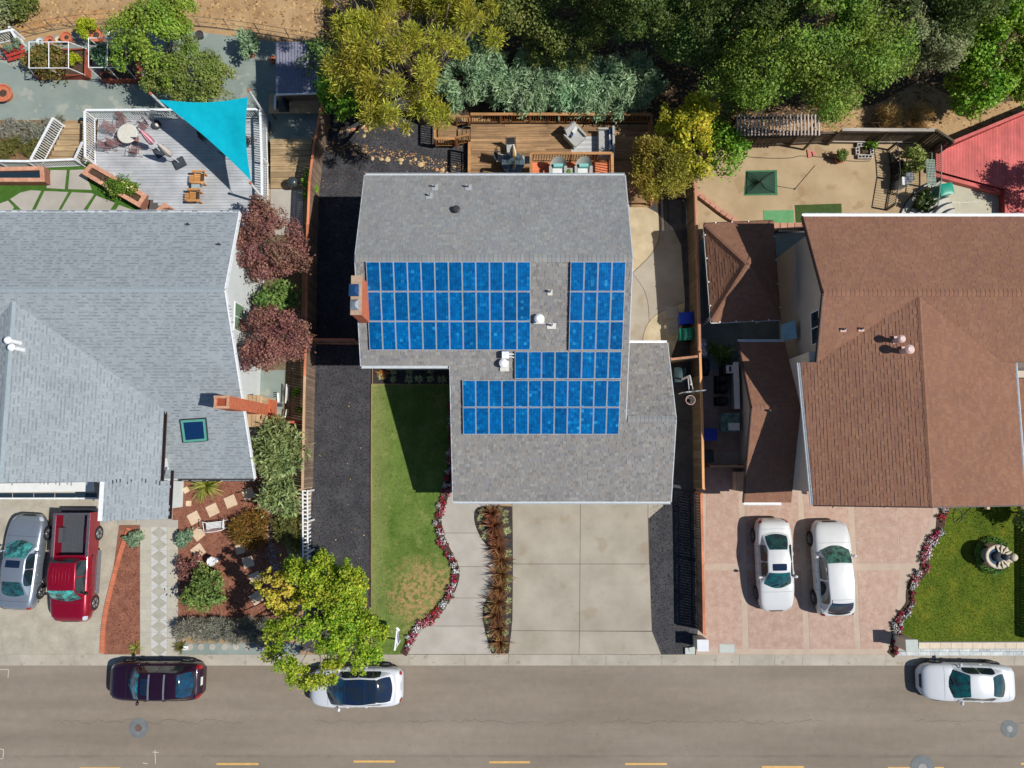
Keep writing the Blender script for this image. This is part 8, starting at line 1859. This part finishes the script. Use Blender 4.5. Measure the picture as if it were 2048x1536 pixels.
# cinder block ring
cbr = thing('cinder_block_planter', 'square planter of hollow pale cinder blocks by the back fence', 'planter', P(1730, 300)); m_cb = surf('cinder_block', C(196, 190, 182), C(212, 206, 198), scale=6, fine=.1); m_hole = plain('block_void', C(30, 28, 26), .95)
for (dx, dy, r_) in ((-.24, .42, 0), (.24, .42, 0), (-.24, -.42, 0), (.24, -.42, 0), (-.50, .0, 1.57), (.50, .0, 1.57)):
    c = P(1730, 301, .2); cx_, cy_ = c.x + dx * .8, c.y + dy * .8; m = MB(); L_, W_ = .40, .2
    def bx2(u, v, su, sv): m.box((cx_ + (u if r_ == 0 else -v), cy_ + (v if r_ == 0 else u), .1), (su, sv, .2) if r_ == 0 else (sv, su, .2))
    bx2(0, .085, L_, .03); bx2(0, -.085, L_, .03); bx2(-.185, 0, .03, .14); bx2(.185, 0, .03, .14); bx2(0, 0, .03, .14); m.build('block', m_cb, cbr); MB().box((cx_, cy_, .03), ((L_, W_, .05) if r_ == 0 else (W_, L_, .05))).build('void', m_hole, cbr)
MB().box((P(1730, 301).x, P(1730, 301).y, .06), (.42, .42, .1)).build('soil', m_potsoil, cbr)
# curved steps with iron rails
cs = thing('curved_steps', 'flight of curved pale concrete steps at the right of the dirt yard', 'steps', P(1825, 385))
ctr = P(1905, 470)
m_stp = surf('step_concrete', C(196, 190, 178), C(208, 202, 190), scale=3, fine=.06)
for k in range(6):
    r0, r1 = 3.05 - k * .36, 3.05 - (k + 1) * .36; z = .08 + k * .12; outer = [(ctr.x + r0 * math.cos(a), ctr.y + r0 * 1.05 * math.sin(a)) for a in np.linspace(1.75, 3.1, 14)]; inner = [(ctr.x + (r1 - .02) * math.cos(a), ctr.y + (r1 - .02) * 1.05 * math.sin(a)) for a in np.linspace(3.1, 1.75, 14)]
    MB().prism(outer + inner, 0, z).build('step', m_stp, cs); ou2 = [(ctr.x + (r0 + .012) * math.cos(a), ctr.y + (r0 + .012) * 1.05 * math.sin(a)) for a in np.linspace(1.75, 3.1, 14)]; in2 = [(ctr.x + (r0 - .05) * math.cos(a), ctr.y + (r0 - .05) * 1.05 * math.sin(a)) for a in np.linspace(3.1, 1.75, 14)]; MB().prism(ou2 + in2, z - .03, z + .004).build('nosing', m_dkstone, cs)
railing('iron_railing', 'black iron railing at the left edge of the curved steps', [P(1776, 300, 0), P(1780, 330, 0), P(1782, 360, 0), P(1772, 420, 0)], .95, m_iron_k, m_iron_k, m_iron_k, rail_w=.035, bal=.02, step=.14, every=2)
railing('iron_railing', 'green-grey iron railing between curved steps and the court', [P(1862, 300, .4), P(1862, 370, .4), P(1855, 425, .4)], .95, plain('green_iron', C(110, 130, 122), .5), plain('green_iron_bar', C(96, 116, 108), .5), m_iron_k, rail_w=.04, bal=.02, step=.12, every=2)
o = thing('lattice_arbor', 'pale green lattice arbor covered with vine beside the court', 'lattice', P(1860, 340)); a, b = P(1852, 320, 1.7), P(1872, 372, 1.7)
for k in range(7): f = k / 6; bar('slat', plain('arbor_slat', C(150, 166, 152), .6), o, V3(a.x + (b.x-a.x) * f, a.y, 1.7), V3(a.x + (b.x-a.x) * f, b.y, 1.7), .03, .03)
for k in range(11): f = k / 10; bar('slat', plain('arbor_cross', C(150, 166, 152), .6), o, V3(a.x, a.y + (b.y-a.y) * f, 1.72), V3(b.x, a.y + (b.y-a.y) * f, 1.72), .03, .03)
for (x, y) in ((a.x, a.y), (b.x, a.y), (a.x, b.y), (b.x, b.y)): piece('post', m_darkboard, o, (x, y, .85), (.06, .06, 1.7))
for (x, y, lab) in ((1817, 356, 'pale blue storage box on the landing above curved steps, right one'), (1808, 364, 'pale blue storage box on the landing above curved steps, left one')):
    q = P(x, y, .7); th = thing('storage_box', lab, 'box', (q.x, q.y, 0)); piece('body', m_wpot, th, (q.x, q.y, .42), (.34, .42, .8)); piece('lid', m_whc, th, (q.x, q.y, .84), (.37, .45, .05))
# fountain
fq = P(1990, 1112, .6); ft = thing('fountain', 'stone shell fountain ringed by low green planting on the right lawn', 'fountain', (fq.x, fq.y, 0)); g0 = P(1981, 1110, 0); m_fst = surf('fountain_stone', C(190, 176, 152), C(214, 202, 180), scale=6, fine=.15)
MB().lathe([(.95, .02), (.95, .1), (.2, .12)], (g0.x, g0.y, 0), 28).build('planting_soil', m_soil, ft); MB().lathe([(.5, 0), (.4, .1), (.22, .3), (.24, .55), (.56, .78), (.65, .9), (.56, .9), (.35, .8), (.05, .78)], (fq.x - .02, fq.y, 0), 26, sx=1.05, sy=.95).build('basin', m_fst, ft, True)
MB().lathe([(.52, .845), (.02, .85)], (fq.x - .02, fq.y, 0), 24).build('water', petrol, ft)
m = MB()
for k in range(9): a_ = -1.9 + k * .475; m.bar((fq.x + .1, fq.y, .9), (fq.x + .1 + .60 * math.cos(a_), fq.y + .58 * math.sin(a_), .93), .08, .05)
tag(m.build('shell_ribs', m_fst, ft), kind='stuff'); MB().lathe([(.2, .78), (.26, .95), (.2, 1.05), (.05, 1.08)], (fq.x - .05, fq.y, 0), 16).build('bowl', m_dkstone, ft, True); MB().lathe([(.13, .8), (.17, 1.1), (.1, 1.25), (.02, 1.28)], (fq.x + .2, fq.y, 0), 12).build('finial', m_dkstone, ft, True)
MB().lathe([(.16, .6), (.2, .95), (.14, 1.05)], (fq.x + .74, fq.y - .02, 0), 12).build('spout', m_fst, ft, True)
rngf = np.random.default_rng(9); aa = np.linspace(0, 6.28, 26); cen = np.stack([g0.x + .82 * np.cos(aa), g0.y + .82 * np.sin(aa), np.full(26, .18)], 1); leaf_obj('ring_planting', leaves(cen, np.full(26, .17), 2600, .08, .05, 'broad', rngf), LEAF('ringg', [C(58, 96, 36), C(80, 122, 48), C(100, 140, 60)]), ft)
hg = MB().tube([P(x, y, .05) for x, y in smooth_path([(1950, 1008), (1935, 1022), (1920, 1036), (1910, 1044), (1907, 1030), (1912, 1018), (1922, 1022), (1925, 1035), (1918, 1046)], 6)], .016, 6).build('garden_hose', plain('green_hose', C(36, 52, 24), .6)); tag(hg, 'coiled green hose on the lawn below the right house eave', 'hose')
# pillars, stone edging, meter cover, sign
def pillar(px, py, h, w, label, capm): q = P(px, py, h); th = thing('pillar', label, 'pillar', (q.x, q.y, 0)); piece('shaft', m_stucco_b, th, (q.x, q.y, h / 2 - .03), (w - .08, w - .08, h - .06)); piece('cap', capm, th, (q.x, q.y, h - .03), (w, w, .07))
m_capw = surf('white_cap_stone', C(222, 222, 224), scale=5, var=.04); m_capg = surf('grey_cap_stone', C(186, 192, 184), scale=5, var=.06)
pillar(1406, 1291, 1.05, .58, 'white capped pillar at the kerb end of the orange fence', m_capw); pillar(1824, 1292, 1.25, .62, 'grey capped pillar at the kerb end of the right lawn', m_capg)
q = P(1380, 1302, .1); o = MB().box((q.x, q.y, .06), (.5, .32, .12)).box((q.x + .1, q.y + .1, .1), (.3, .2, .1), .2).build('kerb_stone', m_capg); tag(o, 'low grey stone at the foot of the white capped pillar', 'stone')
q = P(1454, 1297, .03); th = thing('meter_cover', 'rectangular pale meter cover set into the pink drive', 'cover', (q.x, q.y, 0)); piece('frame', m_conc2, th, (q.x, q.y, .012), (.84, .5, .03)); piece('lid', m_capg, th, (q.x, q.y, .02), (.74, .40, .03))
le = thing('stone_edging', 'two rows of beige tile and grey slate along the right lawn', 'edging', P(1930, 1300)); m_til = surf('beige_tile', C(208, 192, 168), C(222, 208, 186), scale=4, fine=.06, obj=.06); m_slt = surf('grey_slate', C(170, 180, 184), C(214, 216, 212), scale=4, fine=.15, obj=.14)
sheet('edging_bed', m_conc2, [(1795, 1284), (2330, 1284), (2330, 1310), (1790, 1310)], .016)
x = 1838
while x < 2140: w_ = R.uniform(20, 26); MB().prism(px_poly([(x, 1285.5), (x + w_ - .6, 1285.5), (x + w_ - .6, 1297.5), (x, 1297.5)], .05), 0, .05).build('tile', m_til, le); x += w_
x = 1794
while x < 2140: w_ = R.uniform(16, 25); MB().prism(px_poly([(x, 1303.5), (x + w_ - .6, 1303.5), (x + w_ - .6, 1311), (x, 1311)], .06), -.02, .06).build('slate', m_slt, le); x += w_
x = 1820
while x < 2140: w_ = R.uniform(16, 25); MB().prism(px_poly([(x, 1298.2), (x + w_ - .6, 1298.2), (x + w_ - .6, 1303), (x, 1303)], .04), -.02, .04).build('slate', m_slt, le); x += w_
bar('steel_edge', m_iron_k, le, P(1836, 1284.2, .05), P(2140, 1284.2, .05), .05, .08)
# for-sale style post sign at the kerb
q = P(788, 1302, 0); sg = thing('yard_sign', 'white post with hanging sign board beside the street tree at the kerb', 'sign', (q.x, q.y, 0)); h = 1.75; a = P(792, 1275, h)
MB().tube([V3(a.x - .05, a.y - .55, 0), V3(a.x - .05, a.y - .55, h + .05)], .045, 8).build('post', m_whiter, sg); bar('arm', m_whiter, sg, V3(a.x - .05, a.y - .62, h), V3(a.x + .05, a.y + .35, h), .07, .07); MB().box((a.x, a.y - .08, h - .5), (.03, .7, .6), .1).build('board', m_whiter, sg); MB().box((a.x + .018, a.y - .08, h - .5), (.006, .6, .3), .1).build('panel', m_navyc, sg); bar('rider', m_whiter, sg, V3(a.x + .05, a.y + .35, h), V3(a.x + .12, a.y + .42, h - .05), .2, .05)
# boundary fence beyond the right edge that shades the lawn
fence('timber_fence', 'timber boundary fence beyond the right edge whose shadow lies on the lawn', [(2088, 1050), (2090, 1282)], 1.85, fr, side=-1)
mound('shrub', 'leafy dark shrub at the right house corner shading the lawn', 2062, 1028, .9, 2.2, 'oakg', OAKG, 1800, .16, .09, 'broad', 24, .8, 141)
tree('plum_tree', 'reddish tree beyond the right edge whose shadow falls on the red deck', 2150, 350, 1.4, 2.6, 1.2, 'plum', PLUM, 7000, .12, .07, 70, .34, seed=201, trunk=.09)
